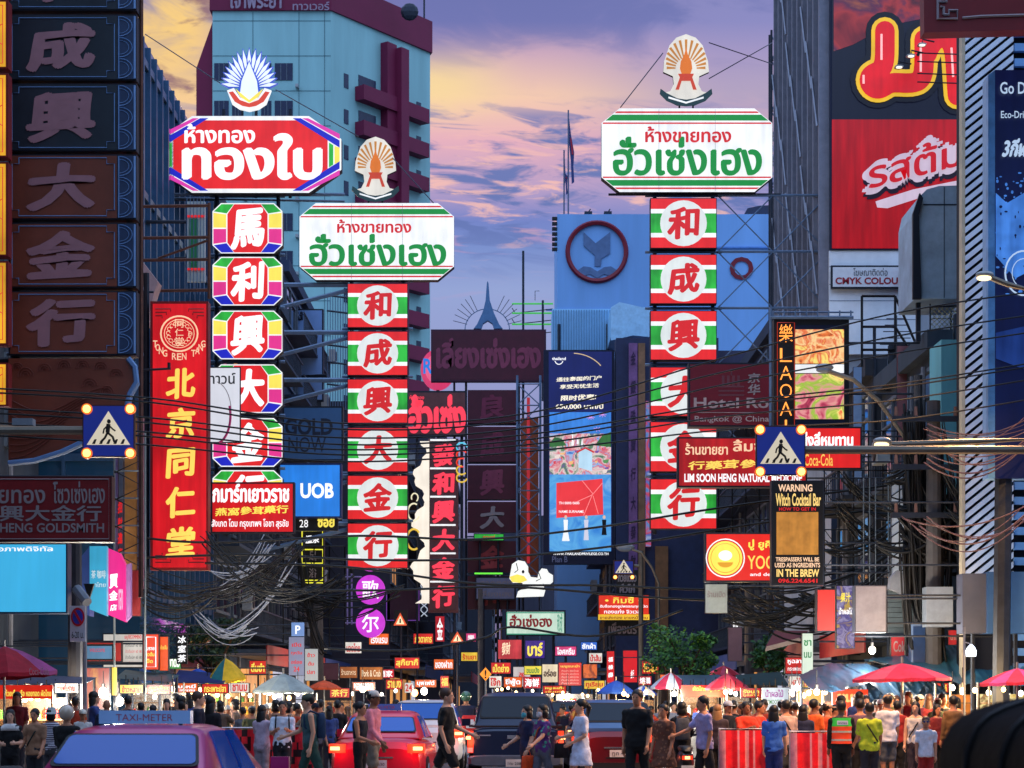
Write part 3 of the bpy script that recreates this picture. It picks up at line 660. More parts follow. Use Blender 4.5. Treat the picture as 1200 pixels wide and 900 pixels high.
q = MB(); q.pb(820, 289, 912, 291, Y-.12, .1, M('bank_seam', (80, 130, 200), .5)); q.pb(640, 362, 830, 364, Y-.12, .1, M('bank_seam', (80, 130, 200), .5)); q.build('seams', root)
q = MB()
for x in (690, 713): q.pb(x-5, 247.5, x+4, 250.5, Y+.5, .8, steel); q.pl([(x, 248), (x+2, 245)], Y+.8, 1.5, steel)
for y in range(240, 282, 6): q.pb(650-3, y+14, 653, y+17, Y-.05, .4, black)
q.build('flood_lamp', root)
q = MB(); q.pp([(872, 251), (876, 244), (890, 241), (912, 240), (912, 252)], Y+2, 4, M('dome_dark', (40, 48, 72), .5)); q.build('roof_hood', root)
# corrugated blue roof box
root = empty('corrugated_box', P(700, 412, 112), 'pale blue corrugated sheet box on the roof above the tall billboard', 'structure')
cb = M('corrugated_blue', (150, 205, 240), .5, .2, .12, .6)
q = MB(); q.pb(647, 362, 718, 412, 112, 3, cb); q.pb(716, 360, 762, 394, 108, 5, cb); q.pp([(716, 360), (726, 354), (762, 362), (762, 395), (742, 393), (716, 399)], 107.8, .15, M('curved_panel', (160, 206, 240), .45)); q.build('shell', root)
q = MB()
for i in range(24): q.pb(648+3*i, 363, 649+3*i, 411, 111.94, .05, M('corrugation', (96, 146, 190), .5))
q.build('corrugation', root)
q = MB()
for x in (655, 712, 730, 755): q.tube([P(x, 380, 112), (P(x, 0, 112).x, 112, 18.95)], .1, steel, 5)
q.build('post', root)
# violet pillared front facing the street
root = empty('pillared_front', P(745, 800, 104.2), 'tall front with violet lettered pillar and brown strips between two lit signs', 'building')
q = MB(); q.pb(722, 396, 842, 822, 104.6, 1.6, M('navy_wall', (40, 48, 80), .7)); q.build('wall', root)
q = MB(); q.pb(737, 402, 747, 690, 104.3, .28, M('violet_pillar', (120, 80, 130), .6, 0, .3, 2)); po = q.build('pillar', root)
q = MB(); r_ = random.Random(3)
for i, ch in enumerate('金銀珠寶行大發財'): q.pt(ch, 739, 412+34*i, 745, 428+34*i, 104.27, M('pillar_letter', (54, 30, 70), .6), .03)
q.build('lettering', po)
q = MB(); q.pb(748, 402, 756, 690, 104.35, .22, M('ochre_strip', (130, 96, 70), .7, 0, .3, 2)); q.build('brown_strip', root)
q = MB(); q.pb(757, 470, 763, 640, 104.3, .28, screen_mat('strip_sign', [(40, 40, 110), (90, 150, 220), (220, 60, 70), (70, 110, 200), (190, 200, 230)], 1.2, .7)); so = q.build('strip_sign', root)
q = MB(); q.pb(768, 640, 783, 822, 104.3, .28, M('wood_strip', (128, 88, 56), .7, 0, .3, 2)); q.build('wood_strip', root)
# green rooftop rails, ornament tower, flag poles
root = empty('roof_rails', P(622, 400, 128), 'three bright green rails on a roof frame right of the ornament tower', 'frame')
q = MB(); gr = E('green_tube', (70, 190, 80), .8, .1)
for y in (356, 367, 380): q.pl([(600, y), (648, y)], 128, 2.2, gr)
q.build('rail', root); q = MB()
for x in (613, 636): q.pl([(x, 294 if x == 613 else 352), (x, 470)], 128, 3, steel)
for y in (361, 374, 388): q.pl([(600, y), (604, y+6), (648, y+1)], 128.3, 1.2, steel)
q.pl([(627, 352), (627, 341), (632, 341)], 128, .8, steel); q.build('mast', root)
root = empty('roof_ornament', P(571, 386, 112), 'blue lattice tower shaped roof ornament with thin radiating rods above the maroon board', 'ornament')
q = MB(); q.pp([(555, 385), (559, 380), (565, 367), (567, 361), (569, 352), (570.5, 332), (571.5, 329), (572.5, 332), (574, 352), (577, 361), (579, 367), (585, 380), (589, 385), (579, 385), (577, 379), (571.5, 375.5), (566, 379), (564, 385)], 112, .4, M('ornament_blue', (84, 120, 160), .5, .3)); q.build('tower', root)
q = MB()
for i in range(17):
    a = R(12+156*i/16)
    if 70 < math.degrees(a) < 110: continue
    q.pl([(571+24*math.cos(a), 385-24*math.sin(a)), (571+41*math.cos(a), 385-44*math.sin(a))], 112.3, .7, steel, 4)
q.arc(571, 386, 26, 24, 0, 180, 112.3, 1.2, bluesteel, 20); q.build('ray', root)
q = MB(); q.pl([(560, 384), (560, 390)], 112.2, 2, steel); q.pl([(584, 384), (584, 390)], 112.2, 2, steel); q.build('foot', root)
for i, (x, yt) in enumerate(((666, 129), (661, 176))):
    root = empty('flag_pole', P(x, 251, 134), ('taller flag pole with a hanging striped flag on the blue bank roof', 'shorter flag pole with a furled flag on the blue bank roof')[i], 'flag pole', 'flag poles on the bank roof')
    q = MB(); q.pl([(x, yt), (x, 252)], 134, 1.8, M('pole_paint', (90, 96, 120), .5, .4), 6); q.build('pole', root)
    q = MB(); k = .6 if i else 1; q.pp([(x+1, yt+10), (x+3*k, yt+28), (x+7*k, yt+50*k), (x+6*k, yt+60*k+6), (x+7*k, yt+84*k), (x+4*k, yt+86*k), (x+3*k, yt+60*k), (x+1, yt+40)], 134, .15, M('flag_blue', (50, 60, 110), .8)); q.pp([(x+2, yt+32), (x+4*k, yt+34), (x+6*k, yt+52*k), (x+4*k, yt+52*k)], 133.97, .02, M('flag_red', (170, 40, 60), .8)); q.build('flag', root)
# blank billboard & structures in the left gap
shop_sign('pale_wall_billboard', 'pale blue unlit wall billboard with two dark letters behind the sign braces', (322, 362, 379, 470), 96, M('faded_blue_print', (116, 152, 206), .6, 0, .12, .6), [('ใส่', 338, 365, 356, 376, M('navy_letter', (20, 30, 52), .5), .02)], d=.3, xf=-10.2)
root = empty('grille_frame', P(396, 480, 95), 'tall dark grille of vertical bars left of the green and red panels', 'frame')
q = MB()
for x in range(384, 408, 3): q.pl([(x, 346), (x, 480)], 95, .9, bluesteel, 4)
for y in (346, 364, 404, 424, 450, 478): q.pl([(383, y), (407, y+3)], 95, 2.2, steel, 4)
q.tube([P(383, 440, 95), (-10, 95.5, P(383, 440, 95).z)], .08, steel); q.build('grille', root)
# left lattice mast beside goldsmith sign and rusty rails by the pharmacy sign
root = empty('sign_lattice', P(152, 700, 49), 'pale steel lattice with orange and violet strips between goldsmith sign and pharmacy sign', 'frame')
q = MB()
for x in (134, 170): q.pl([(x, 505), (x, 822)], 49, 2.6, M('pale_steel', (120, 130, 136), .5, .4))
for i in range(6):
    y = 520+32*i; q.pl([(134, y), (170, y)], 49, 2, M('pale_steel', (120, 130, 136), .5, .4)); q.pl([(134, y), (168, y+18), (134, y+34)], 48.9, 1.8, black)
q.tube([P(134, 560, 49), (-12.6, 49, P(134, 560, 49).z)], .06, steel); q.build('lattice', root)
q = MB()
for x0, x1, m_ in ((134, 138, M('violet_cloth', (110, 90, 130), .8)), (139, 144, M('grey_cloth', (90, 96, 110), .8)), (146, 160, M('ochre_cloth', (176, 120, 60), .8, 0, .3, 2)), (162, 168, M('rose_cloth', (140, 90, 110), .8))): q.pb(x0, 490, x1, 690, 49.5, .12, m_)
q.build('strip', root)
q = MB()
for i, ch in enumerate('招財進寶平安'): q.pt(ch, 138, 588+18*i, 143.5, 602+18*i, 49.45, eRl, .04)
q.build('lettering', root)
root = empty('rusty_scaffold', P(200, 350, 54), 'rusty scaffold rails above the red pharmacy sign before dark glass', 'scaffold')
q = MB()
for y in (242, 279, 305, 341): q.pl([(166, y), (246, y-1)], 54, 4, rust)
q.pl([(245, 238), (245, 350)], 54, 4, rust); q.pl([(185, 303), (243, 282)], 54, 3, rust); q.tube([P(168, 305, 54), (-12.6, 54, P(168, 305, 54).z)], .06, rust)
q.build('rail', root)
root = empty('barred_sign', P(230, 330, 56), 'narrow green and white sign behind vertical bars left of the octagons', 'sign'); q = MB(); q.pb(219, 236, 240, 330, 56, .15, M('pale_print', (176, 190, 190), .6)); q.build('board', root)
q = MB(); q.pb(222, 256, 232, 316, 55.97, .02, M('print_green', (40, 130, 80), .6)); q.pb(219, 252, 240, 254.5, 55.97, .02, eRl); q.pb(219, 314, 240, 316.5, 55.96, .02, eRl); q.build('print', root)
q = MB()
for x in range(219, 242, 4): q.pl([(x, 232), (x, 345)], 55.9, 1, bluesteel, 4)
q.tube([P(219, 260, 56), (-10, 56, P(219, 260, 56).z)], .05, steel); q.build('bar', root)
root = empty('pale_awning', P(170, 380, 53), 'pale pink slanted sheet below the rusty scaffold beside the unlit sign', 'awning'); q = MB(); q.pp([(162, 300), (185, 330), (180, 345), (172, 380), (162, 380)], 53, .6, M('rose_sheet', (180, 150, 150), .7)); q.build('sheet', root)
q = MB(); q.tube([P(165, 340, 53.3), (-12.6, 53.3, P(165, 340, 53).z)], .05, steel); q.build('bracket', root)

for lab, x0, x1, y0, y1, Y, nx, ny in (('black X-braced steel lattice under the red herbal shop sign', 842, 906, 500, 690, 62, 4, 7), ('black steel grid before the dark fronts right of the cocktail bar sign', 966, 1052, 505, 690, 54, 5, 8), ('thin steel lattice between the magenta discs and the blue bank sign', 332, 404, 640, 760, 76, 4, 5)):
    root = empty('steel_grid', P((x0+x1)/2, y1, Y), lab, 'frame'); q = MB(); bk = M('black_steel', (12, 14, 20), .5, .3); r_ = random.Random(x0)
    for i in range(nx+1): x = x0+(x1-x0)*i/nx; q.pl([(x, y0), (x, y1)], Y, 1.6, bk, 4)
    for j in range(ny+1): y = y0+(y1-y0)*j/ny; q.pl([(x0, y), (x1, y)], Y, 1.5, bk, 4)
    for i in range(nx):
        for j in range(ny):
            xa, xb, ya, yb = x0+(x1-x0)*i/nx, x0+(x1-x0)*(i+1)/nx, y0+(y1-y0)*j/ny, y0+(y1-y0)*(j+1)/ny
            if r_.random() < .6: q.pl([(xa, ya), (xb, yb)] if r_.random() < .5 else [(xb, ya), (xa, yb)], Y, .9, bk, 4)
    a = P(x0 if x0 < 600 else x1, (y0+y1)/2, Y); q.tube([a, (-10.05 if x0 < 600 else 10.75, Y, a.z)], .03, bk, 4); q.build('grid', root)
# ---- octagonal rainbow gold-shop sign
Yo = 60.0
root = sign_root('gold_shop_sign', 'tall sign with rainbow octagon panels and white feathered crest over red board', 187, 130, 400, 600, Yo)
fr = MB()
for px in (254, 326): fr.pl([(px, 222), (px, 640)], Yo+.45, 5, steel)
for py in (230, 299, 361, 424, 487, 549, 600): fr.pl([(246, py), (334, py)], Yo+.45, 4, bluesteel)
for px in (262, 300, 340): fr.pl([(px, 128), (px, 232)], Yo+.5, 4, steel)
fr.pl([(180, 228), (404, 228)], Yo+.4, 4, bluesteel); fr.pl([(180, 232), (404, 236)], Yo+.6, 3, bluesteel)
arms(fr, 250, (232, 300, 362, 425, 488, 550), Yo, -10.0)
fr.build('frame', root)
def oct_(x0, y0, x1, y1, cx, cy): return [(x0+cx, y0), (x1-cx, y0), (x1, y0+cy), (x1, y1-cy), (x1-cx, y1), (x0+cx, y1), (x0, y1-cy), (x0, y0+cy)]
b = MB(); b.pp(oct_(187, 136, 400, 226, 38, 27), Yo, .42, eW, cabinet)
bo = b.build('top_board', root)
q = MB()
q.pp(oct_(203, 141, 384, 221, 34, 22), Yo-.01, .008, eR)
for sx in (1, -1):
    def X(x): return x if sx == 1 else 587-x
    for sy in (1, -1):
        def Z(y): return y if sy == 1 else 362-y
        q.pp([(X(x), Z(y)) for x, y in ((189, 163), (189, 157), (226, 138.5), (233, 138.5))][::1], Yo-.012, .009, E('lit_magenta', (220, 60, 170), 1, .06))
        q.pp([(X(x), Z(y)) for x, y in ((189, 173), (189, 164.5), (234.5, 138.5), (244, 138.5))], Yo-.014, .011, eB)
    q.pp([(X(189), 173), (X(195), 171), (X(195), 192), (X(189), 190)], Yo-.012, .009, eY)
    q.pp([(X(196.5), 170), (X(201.5), 167), (X(201.5), 196), (X(196.5), 193)], Yo-.012, .009, eG)
q.build('border_stripes', bo)
q = MB(); q.pt('ห้างทอง', 216, 145, 299, 168, Yo-.03, eWt, .02); q.pt('ทองใบ', 213, 156, 378, 211, Yo-.03, eWt, .027); q.build('lettering', bo)
# crest of feathers
c = MB(); cxx, cyy = 292, 103
cre = E('crest_blue', (60, 90, 210), .9, .05); cre2 = E('crest_white', (235, 245, 255), 1.0, .05)
for i in range(17):
    a = R(8+164*i/16); l0, l1 = 12, 36+10*math.sin(a)**3
    d = (math.cos(a), -math.sin(a)); n = (-d[1], d[0])
    def pt_(l, w): return (cxx+d[0]*l*.9+n[0]*w, cyy+d[1]*l+n[1]*w)
    c.pp([pt_(l0, 0), pt_(l1*.75, 3.6), pt_(l1+2, 0), pt_(l1*.75, -3.6)], Yo+.10, .10, cre)
    c.pp([pt_(l0, 0), pt_(l1*.74, 2.1), pt_(l1, 0), pt_(l1*.74, -2.1)], Yo+.08, .015, cre2)
c.pp([(292, 72), (301, 95), (303, 112), (296, 118), (288, 118), (281, 112), (283, 95)], Yo+.04, .06, cre2)
c.pp([(292, 70), (303, 95), (306, 113), (297, 121), (287, 121), (278, 113), (281, 95)], Yo+.075, .06, cre)
c.pp([(266, 106), (274, 103), (281, 114), (292, 119), (303, 114), (310, 103), (318, 106), (312, 122), (303, 128), (292, 130.5), (281, 128), (272, 122)], Yo+.02, .08, eW)
c.pp([(268, 108), (273, 107), (281, 117), (292, 121), (303, 117), (311, 107), (316, 108), (309, 119), (300, 124), (292, 125.5), (284, 124), (275, 119)], Yo-.0, .03, E('crest_red', (214, 70, 50), 1, .05))
c.pp([(276, 104), (292, 117), (308, 104), (303, 113), (292, 120), (281, 113)], Yo-.02, .03, eY)
for px in (284, 300): c.pl([(px, 124), (px, 140)], Yo+.2, 3, steel)
c.build('crest', root)
def rainbow_panel(ch, y0, y1):
    x0, x1 = 249, 331; ym = (y0+y1)/2
    p = MB(); p.pp(oct_(x0, y0, x1, y1, 10, 9.5), Yo, .38, eW, cabinet); po = p.build('character_panel', root)
    q = MB(); q.pp(oct_(x0+17.5, y0+1.3, x1-17.5, y1-1.3, 8, 11.5), Yo-.012, .01, eR)
    for sx in (1, -1):
        def X(x): return x if sx == 1 else 580-x
        q.pp([(X(250.5), y0+9.7), (X(259.5), y0+1.3), (X(274), y0+1.3), (X(265.5), y0+12)], Yo-.012, .01, eG)
        q.pp([(X(250), y0+11.3), (X(265), y0+13.3), (X(265), ym-.8), (X(250), ym-.8)], Yo-.012, .01, eY)
        q.pp([(X(250), ym+.8), (X(265), ym+.8), (X(265), y1-13.3), (X(250), y1-11.3)], Yo-.012, .01, eP)
        q.pp([(X(250.5), y1-9.7), (X(259.5), y1-1.3), (X(274), y1-1.3), (X(265.5), y1-12)], Yo-.012, .01, eB)
    q.build('colour_blocks', po)
    q = MB(); q.pt(ch, 270, y0+5, 310, y1-4, Yo-.03, eWt, .045); q.build('lettering', po)
for ch, a, b_ in zip('馬利興大金行', (238, 301, 364, 427, 490, 551), (297, 358, 421, 484, 547, 608)): rainbow_panel(ch, a, b_)

# ---- the pair of green/red gold-shop signs
def hsh_sign(Y, label, board, top_pad, cols, chars, colx, small, big, crest_c, cs, xf, side):
    x0, y0, x1, y1 = board
    root = sign_root('gold_shop_sign', label, x0, y0, x1, cols[-1][1], Y)
    w, h = x1-x0, y1-y0; cut = .105*w; cy = .175*h
    b = MB(); b.pp(oct_(x0, y0, x1, y1, cut, cy), Y, .45, eW, cabinet); bo = b.build('top_board', root)
    q = MB()
    def band(f0, f1, mat):
        for s in (0, 1):
            ya = y0+f0*h if s == 0 else y1-f1*h; yb = y0+f1*h if s == 0 else y1-f0*h
            def inset(y):
                d = min(y-y0, y1-y)
                return cut*max(0, 1-d/cy)+1.0
            q.pp([(x0+inset(ya), ya), (x1-inset(ya), ya), (x1-inset(yb), yb), (x0+inset(yb), yb)], Y-.012, .01, mat)
    band(.035, .055, eRl); band(.075, .145, eGd); band(.168, .185, eRl)
    q.build('stripes', bo)
    q = MB()
    for f in (.335, .665): q.pb(x0+w*f, y0+1, x0+w*f+.35, y1-1, Y-.016, .003, M('sheet_joint', (120, 130, 128), .6))
    q.build('sheet_joints', bo)
    q = MB(); q.pt('ห้างขายทอง', *small, Y-.03, eRl, .018); q.pt('ฮั่วเซ่งเฮง', *big, Y-.03, eGd, .019); q.build('lettering', bo)
    # crest: arched plate with a rayed orange chedi over a ribbon
    cx, ct = crest_c; k = cs
    c = MB()
    def T(pts): return [(cx+a*k, ct+b*k) for a, b in pts]
    arch = [(0, -1), (11, 3), (19, 12), (25, 30), (26, 42), (15, 47), (14, 56), (18, 64), (26, 66), (20, 74), (10, 79), (-10, 79), (-20, 74), (-26, 66), (-18, 64), (-14, 56), (-15, 47), (-26, 42), (-25, 30), (-19, 12), (-11, 3)]
    c.pp(T(arch), Y+.12, .16, E('crest_plate', (232, 226, 214), .92, .1), black)
    for i in range(15):
        a = R(2+176*i/14); d = (math.cos(a), -math.sin(a)); n = (-d[1], d[0]); L1 = 22+11*abs(math.sin(a))**1.5
        c.pp(T([(d[0]*12+n[0]*.7, 38+d[1]*12+n[1]*.7), (d[0]*L1+n[0]*1.5, 38+d[1]*L1+n[1]*1.5), (d[0]*L1-n[0]*1.5, 38+d[1]*L1-n[1]*1.5), (d[0]*12-n[0]*.7, 38+d[1]*12-n[1]*.7)]), Y+.10, .012, E('crest_ray', (200, 130, 50), .9, .1))
    c.pp(T([(0, 14), (2, 22), (6, 30), (7, 38), (5, 44), (-5, 44), (-7, 38), (-6, 30), (-2, 22)]), Y+.085, .03, E('crest_chedi', (222, 116, 28), .95, .1))
    c.pp(T([(-9, 44), (9, 44), (7, 48), (12, 62), (8, 62), (5, 52), (-5, 52), (-8, 62), (-12, 62), (-7, 48)]), Y+.08, .03, E('crest_base', (204, 66, 36), .9, .1))
    c.pp(T([(-29, 61), (-22, 66), (-10, 72), (0, 73.5), (10, 72), (22, 66), (29, 61), (30, 67), (22, 75), (10, 80), (0, 81), (-10, 80), (-22, 75), (-30, 67)]), Y+.06, .03, E('crest_ribbon', (36, 66, 70), .6, .1))
    c.pp(T([(-20, 70), (0, 76), (20, 70), (20, 72), (0, 78), (-20, 72)]), Y+.05, .012, eW)
    for dx in (-8, 8): c.pl([(cx+dx, ct+74*k), (cx+dx, y0+2)], Y+.25, 2.2, steel)
    c.build('crest', root)
    for (ya, yb), ch in zip(cols, chars):
        xa, xb = colx; hh = yb-ya
        p = MB(); p.pb(xa, ya, xb, yb, Y, .40, cabinet); po = p.build('character_panel', root)
        q = MB()
        for f0, f1, mt in ((0, .21, eR), (.21, .30, eW), (.30, .70, eG), (.70, .79, eW), (.79, 1, eR)):
            q.pb(xa+.8, ya+.8+f0*(hh-1.6), xb-.8, ya+.8+f1*(hh-1.6), Y-.012, .010, mt)
        q.build('colour_bands', po)
        q = MB(); cxm, cym = (xa+xb)/2, (ya+yb)/2; rr = .455*hh
        q.pe(cxm, cym, rr*1.02, rr, Y-.026, .012, eDisc); q.build('disc', po)
        q = MB(); r2 = rr*.72; q.pt(ch, cxm-r2, cym-r2, cxm+r2, cym+r2, Y-.040, eRl, .042); q.build('lettering', po)
    fr = MB(); top, bot = y1, cols[-1][1]
    for px in (colx[0]+5, colx[1]-5): fr.pl([(px, top-30), (px, bot+6)], Y+.5, 5, steel)
    for (ya, yb) in cols: fr.pl([(colx[0]-6, ya-2.5), (colx[1]+6, ya-2.5)], Y+.35, 3.5, bluesteel)
    if side > 0:      # X-braced lattice between the sign and the house front
        xa = colx[1]+1; xb = HX+F*xf/Y
        for i in range(len(cols)-1):
            ya, yb = cols[i][0]-3, cols[i+1][0]-3; n = 2
            for j in range(n):
                a, b2 = xa+(xb-xa)*j/n, xa+(xb-xa)*(j+1)/n
                fr.pl([(a, ya), (b2, yb)], Y+.3, 1.6, bluesteel); fr.pl([(b2, ya), (a, yb)], Y+.3, 1.6, bluesteel); fr.pl([(b2, ya), (b2, yb)], Y+.3, 1.8, steel)
            fr.pl([(xa, ya), (xb, ya)], Y+.3, 3.2, bluesteel)
        fr.pl([(x0+8, y1+3), (x1+10, y1+3)], Y+.3, 3, steel)
    else:
        for (ya, yb) in cols:
            a = P(colx[0], ya, Y)
            fr.tube([(a.x, Y+.3, a.z), (xf, Y+.3, a.z)], .09, bluesteel, 5)
            fr.tube([(a.x, Y+.3, a.z-.2), (xf, Y+.3, a.z-1.2)], .08, bluesteel, 5)
    fr.build('frame', root)
    return root
hsh_sign(75.0, 'white and green gold shop board over six character panels, before the pale hotel tower', (351, 238, 532, 328), 0,
    [(332, 384), (388, 440), (444, 496), (501, 553), (557, 609), (613, 666)], '和成興大金行', (407, 478), (395, 257, 482, 273), (362, 274, 523, 312), (440, 161), .93, -10.0, -1)
hsh_sign(68.0, 'white and green gold shop board over six character panels, before the blue bank block', (705, 127, 905, 225), 0,
    [(232, 291), (298, 356), (364, 422), (430, 488), (494, 553), (561, 620)], '和成興大金行', (762, 840), (756, 148, 857, 167), (718, 160, 893, 206), (804, 41), 1.03, 10.5, 1)

# ---- red vertical pharmacy sign
Y = 52.0
root = sign_root('pharmacy_sign', 'tall red vertical sign with five yellow characters and a round gold seal', 176, 353, 244, 668, Y)
b = MB(); b.pb(176, 353, 244, 668, Y, .4, M('red_cabinet', (120, 16, 20), .5)); b.build('cabinet', root)
b = MB(); b.pb(179, 356, 241.5, 665, Y-.012, .01, E('lit_deep_red', (214, 24, 34), .95, .28, .45, light=True)); b.build('face', root)
q = MB(); gold = E('lit_gold', (250, 214, 96), 1.0, .06)
for i, ch in enumerate('北京同仁堂'): q.pt(ch, 194, 431+46.5*i, 229, 468+46.5*i, Y-.03, gold, .04)
pale = E('lit_cream', (250, 206, 168), .95, .05)
for i, ch in enumerate('TONG REN TANG'):
    if ch == ' ': continue
    a = R(205+130*i/12); ccx, ccy = 210+31*math.cos(a), 392-26*math.sin(a)
    q.pt(ch, ccx-2.6, ccy-4, ccx+2.6, ccy+4, Y-.03, pale, .012)
q.pt('同', 205, 374, 215, 384, Y-.03, pale, .01); q.pt('仁', 205, 385, 215, 394, Y-.03, pale, .01); q.pt('堂', 204.5, 395, 215.5, 405, Y-.03, pale, .01)
q.build('lettering', root)
q = MB()
q.arc(210, 391, 21.5, 20.5, 0, 360, Y-.03, 2, pale, 30); q.arc(210, 391, 17.5, 16.5, 0, 360, Y-.03, .9, pale, 26)
for a in range(0, 360, 22): q.arc(210+13*math.cos(R(a)), 391-12.5*math.sin(R(a)), 2.2, 2.2, 0, 300, Y-.03, .8, pale, 6)
q.build('round_seal', root)
q = MB(); dk = E('dark_fret', (90, 14, 24), .6, 0)
for sx in (1, -1):
    for yy, sy in ((360, 1), (661, -1)):
        x = 182 if sx == 1 else 239
        for k in range(3): q.pl([(x, yy+sy*(2+4*k)), (x+sx*(18-5*k), yy+sy*(2+4*k)), (x+sx*(18-5*k), yy+sy*(5+4*k))], Y-.02, 1.3, dk, 4)
q.build('corner_ornament', root)
fr = MB()
for px, w in ((172, 6), (168, 3)): fr.pl([(px, 320), (px, 690)], Y+.2, w, steel)
arms(fr, 178, (340, 430, 520, 610, 672), Y, -12.6)
fr.pl([(163, 434), (200, 432)], Y-.4, 3, steel); fr.pl([(198, 432), (198, 425)], Y-.4, 4, steel)
fr.build('frame', root)

# unlit dull lettering
dullw = M('dull_white_letter', (150, 138, 140), .6, 0, .1)
dullp = M('dull_pink_letter', (166, 116, 122), .6, 0, .1)
mar = M('maroon_board', (126, 20, 26), .5, 0, .2, 2)
mardk = M('dark_maroon_board', (74, 10, 34), .45, 0, .2, 2)
shop_sign('goldsmith_sign', 'dark maroon unlit goldsmith board with pale Thai, Chinese and English lettering', (-92, 558, 131, 635), 38, mar,
    [('ห้างขายทอง', -62, 566, 53, 590, dullw, .012), ('โซวเซ่งเฮง', 62, 564, 123, 590, dullw, .012), ('蘇成興大金行', -62, 592, 119, 611, dullw, .02), ('SO SENG HENG GOLDSMITH', -62, 613, 122, 624, dullw, .02)],
    border=dullw, xf=-12.6, cab=M('maroon_cabinet', (60, 10, 16), .5))
redf = E('lit_shop_red', (214, 26, 32), .95, .2, .8, light=True)
shop_sign('medicine_shop_sign', 'red lit sign with white Thai words over yellow Chinese characters, below the rainbow octagons', (247, 565, 345, 625), 56, redf,
    [('กมาร์ทเยาวราช', 249, 567, 339, 589, eWt, .03), ('燕窩參茸藥行', 252, 592, 338, 605, eY, .03), ('สังเกต โดม กรุงเทพฯ โอชา สุรชัย', 248, 608, 338, 620, eWt, .012)], xf=-10.0)
def ring_logo(root):
    q = MB(); Yb = 55
    q.arc(251, 483, 20, 36, 80, -60, Yb-.02, 1, dullw, 12); q.arc(252, 487, 18, 33, 20, -75, Yb-.02, 3, M('magenta_print', (190, 40, 110), .5), 12)
    q.build('brush_ring', root)
shop_sign('white_banner', 'white hanging banner with a magenta brush ring in front of the octagon panels', (240, 430, 282, 519), 55, E('lit_banner_white', (226, 228, 238), .85, .05),
    [('ทาวน์', 244, 437, 276, 450, M('dark_print', (30, 34, 44), .6), .01)], d=.06, xf=-10.0, sub=ring_logo)
shop_sign('gold_now_sign', 'unlit blue grey sign reading GOLD NOW above the bright blue bank sign', (331, 476, 402, 540), 66, M('dusk_blue_board', (52, 92, 138), .5, 0, .12, 1.5),
    [('GOLD', 334, 490, 390, 510, M('navy_letter', (20, 30, 52), .5), .03), ('NOW', 338, 512, 382, 530, M('navy_letter', (20, 30, 52), .5), .0)], xf=-10.0, d=.4)
shop_sign('bank_sign', 'bright blue lit box sign reading UOB', (326, 543, 400, 607), 66, E('lit_bank_blue', (40, 128, 226), .95, .15, .8, light=True),
    [('UOB', 352, 566, 391, 584, eWt, .035)], xf=-10.0, d=.5, cab=M('navy_cabinet', (16, 40, 96), .5))
shop_sign('street_number_sign', 'small dark sign reading 28 with a yellow squiggle under the bank sign', (346, 606, 396, 622), 66.3, black,
    [('28', 351, 609, 361, 618, eWt, .0), ('ซอย', 372, 608, 392, 618, eY, .03)], xf=-10.0, d=.2)
# neon yellow outline sign
Y = 80.0
root = sign_root('neon_outline_sign', 'dark vertical sign outlined in yellow neon boxes, hung among black cables', 352, 622, 380, 702, Y)
b = MB(); b.pb(352, 620, 380, 702, Y, .3, black); b.build('cabinet', root)
q = MB()
for y0, y1 in ((622, 640), (644, 660), (663, 680), (683, 700)): q.pl([(354, y0), (378, y0), (378, y1), (354, y1)], Y-.05, 1.5, E('neon_yellow', (220, 214, 60), 1.2, 0), 4, True)
q.build('neon_outline', root)
q = MB(); q.pt('溫泉', 358, 627, 374, 637, Y-.03, eWt, .03); q.pt('足', 362, 646, 371, 657, Y-.03, dullw, .02); q.pt('浴', 362, 666, 371, 677, Y-.03, dullw, .02); q.pt('按', 362, 686, 371, 697, Y-.03, eWt, .02); q.build('lettering', root)
fr = MB(); arms(fr, 360, (630, 670, 695), Y, -10.0); fr.build('bracket', root)
# purple discs
Y = 85.0
root = sign_root('karaoke_sign', 'column of round magenta lit discs with white characters beside a pale ladder frame', 415, 652, 452, 750, Y)
fr = MB()
for px in (407, 412): fr.pl([(px, 650), (px, 732)], Y+.1, 2, M('lilac_paint', (150, 140, 200), .5))
for py in (664, 676, 691, 712, 730): fr.pl([(404, py), (424, py)], Y+.1, 1.6, M('lilac_paint', (150, 140, 200), .5))
arms(fr, 404, (660, 700), Y, -10.0); fr.build('frame', root)
mg = E('lit_magenta_disc', (206, 58, 214), 1.0, .1, 2, light=True)
for ch, cy in (('卡', 652), ('歌', 691), ('尔', 730)):
    d = MB(); d.pe(434, cy, 17, 17.2, Y, .25, mg); do = d.build('disc', root)
    q = MB(); q.pt(ch, 424, cy-11, 444, cy+11, Y-.03, eWt, .014); q.build('lettering', do)
# ---- big dark unlit goldsmith sign, left edge
Y = 40.0
face = M('dark_brown_board', (124, 62, 44), .4, 0, .25, .8, coat=.2)
face_sky = M('brown_board_sky_tone', (44, 52, 60), .28, 0, .25, .8, coat=.5)  # upper panels: sky reflection put into the board colour
edge = M('blue_trim', (104, 142, 190), .5, 0, .15, 3)
root = sign_root('unlit_goldsmith_sign', 'huge dark brown unlit sign of stacked character panels with blue scalloped edge', 10, 0, 160, 545, Y)
fr = MB(); fr.pb(12, -80, 16, 420, Y+.5, .12, steel); fr.pb(150, -80, 156, 420, Y+.5, .12, steel)
fr.pl([(165, 0), (165, 700)], Y+.4, 6, rust)
for y in (95, 178, 258, 338, 415): fr.pl([(8, y), (168, y)], Y+.45, 5, bluesteel)
arms(fr, 20, (10, 95, 178, 258, 338, 420), Y+.1, -12.6, .06); fr.build('frame', root)
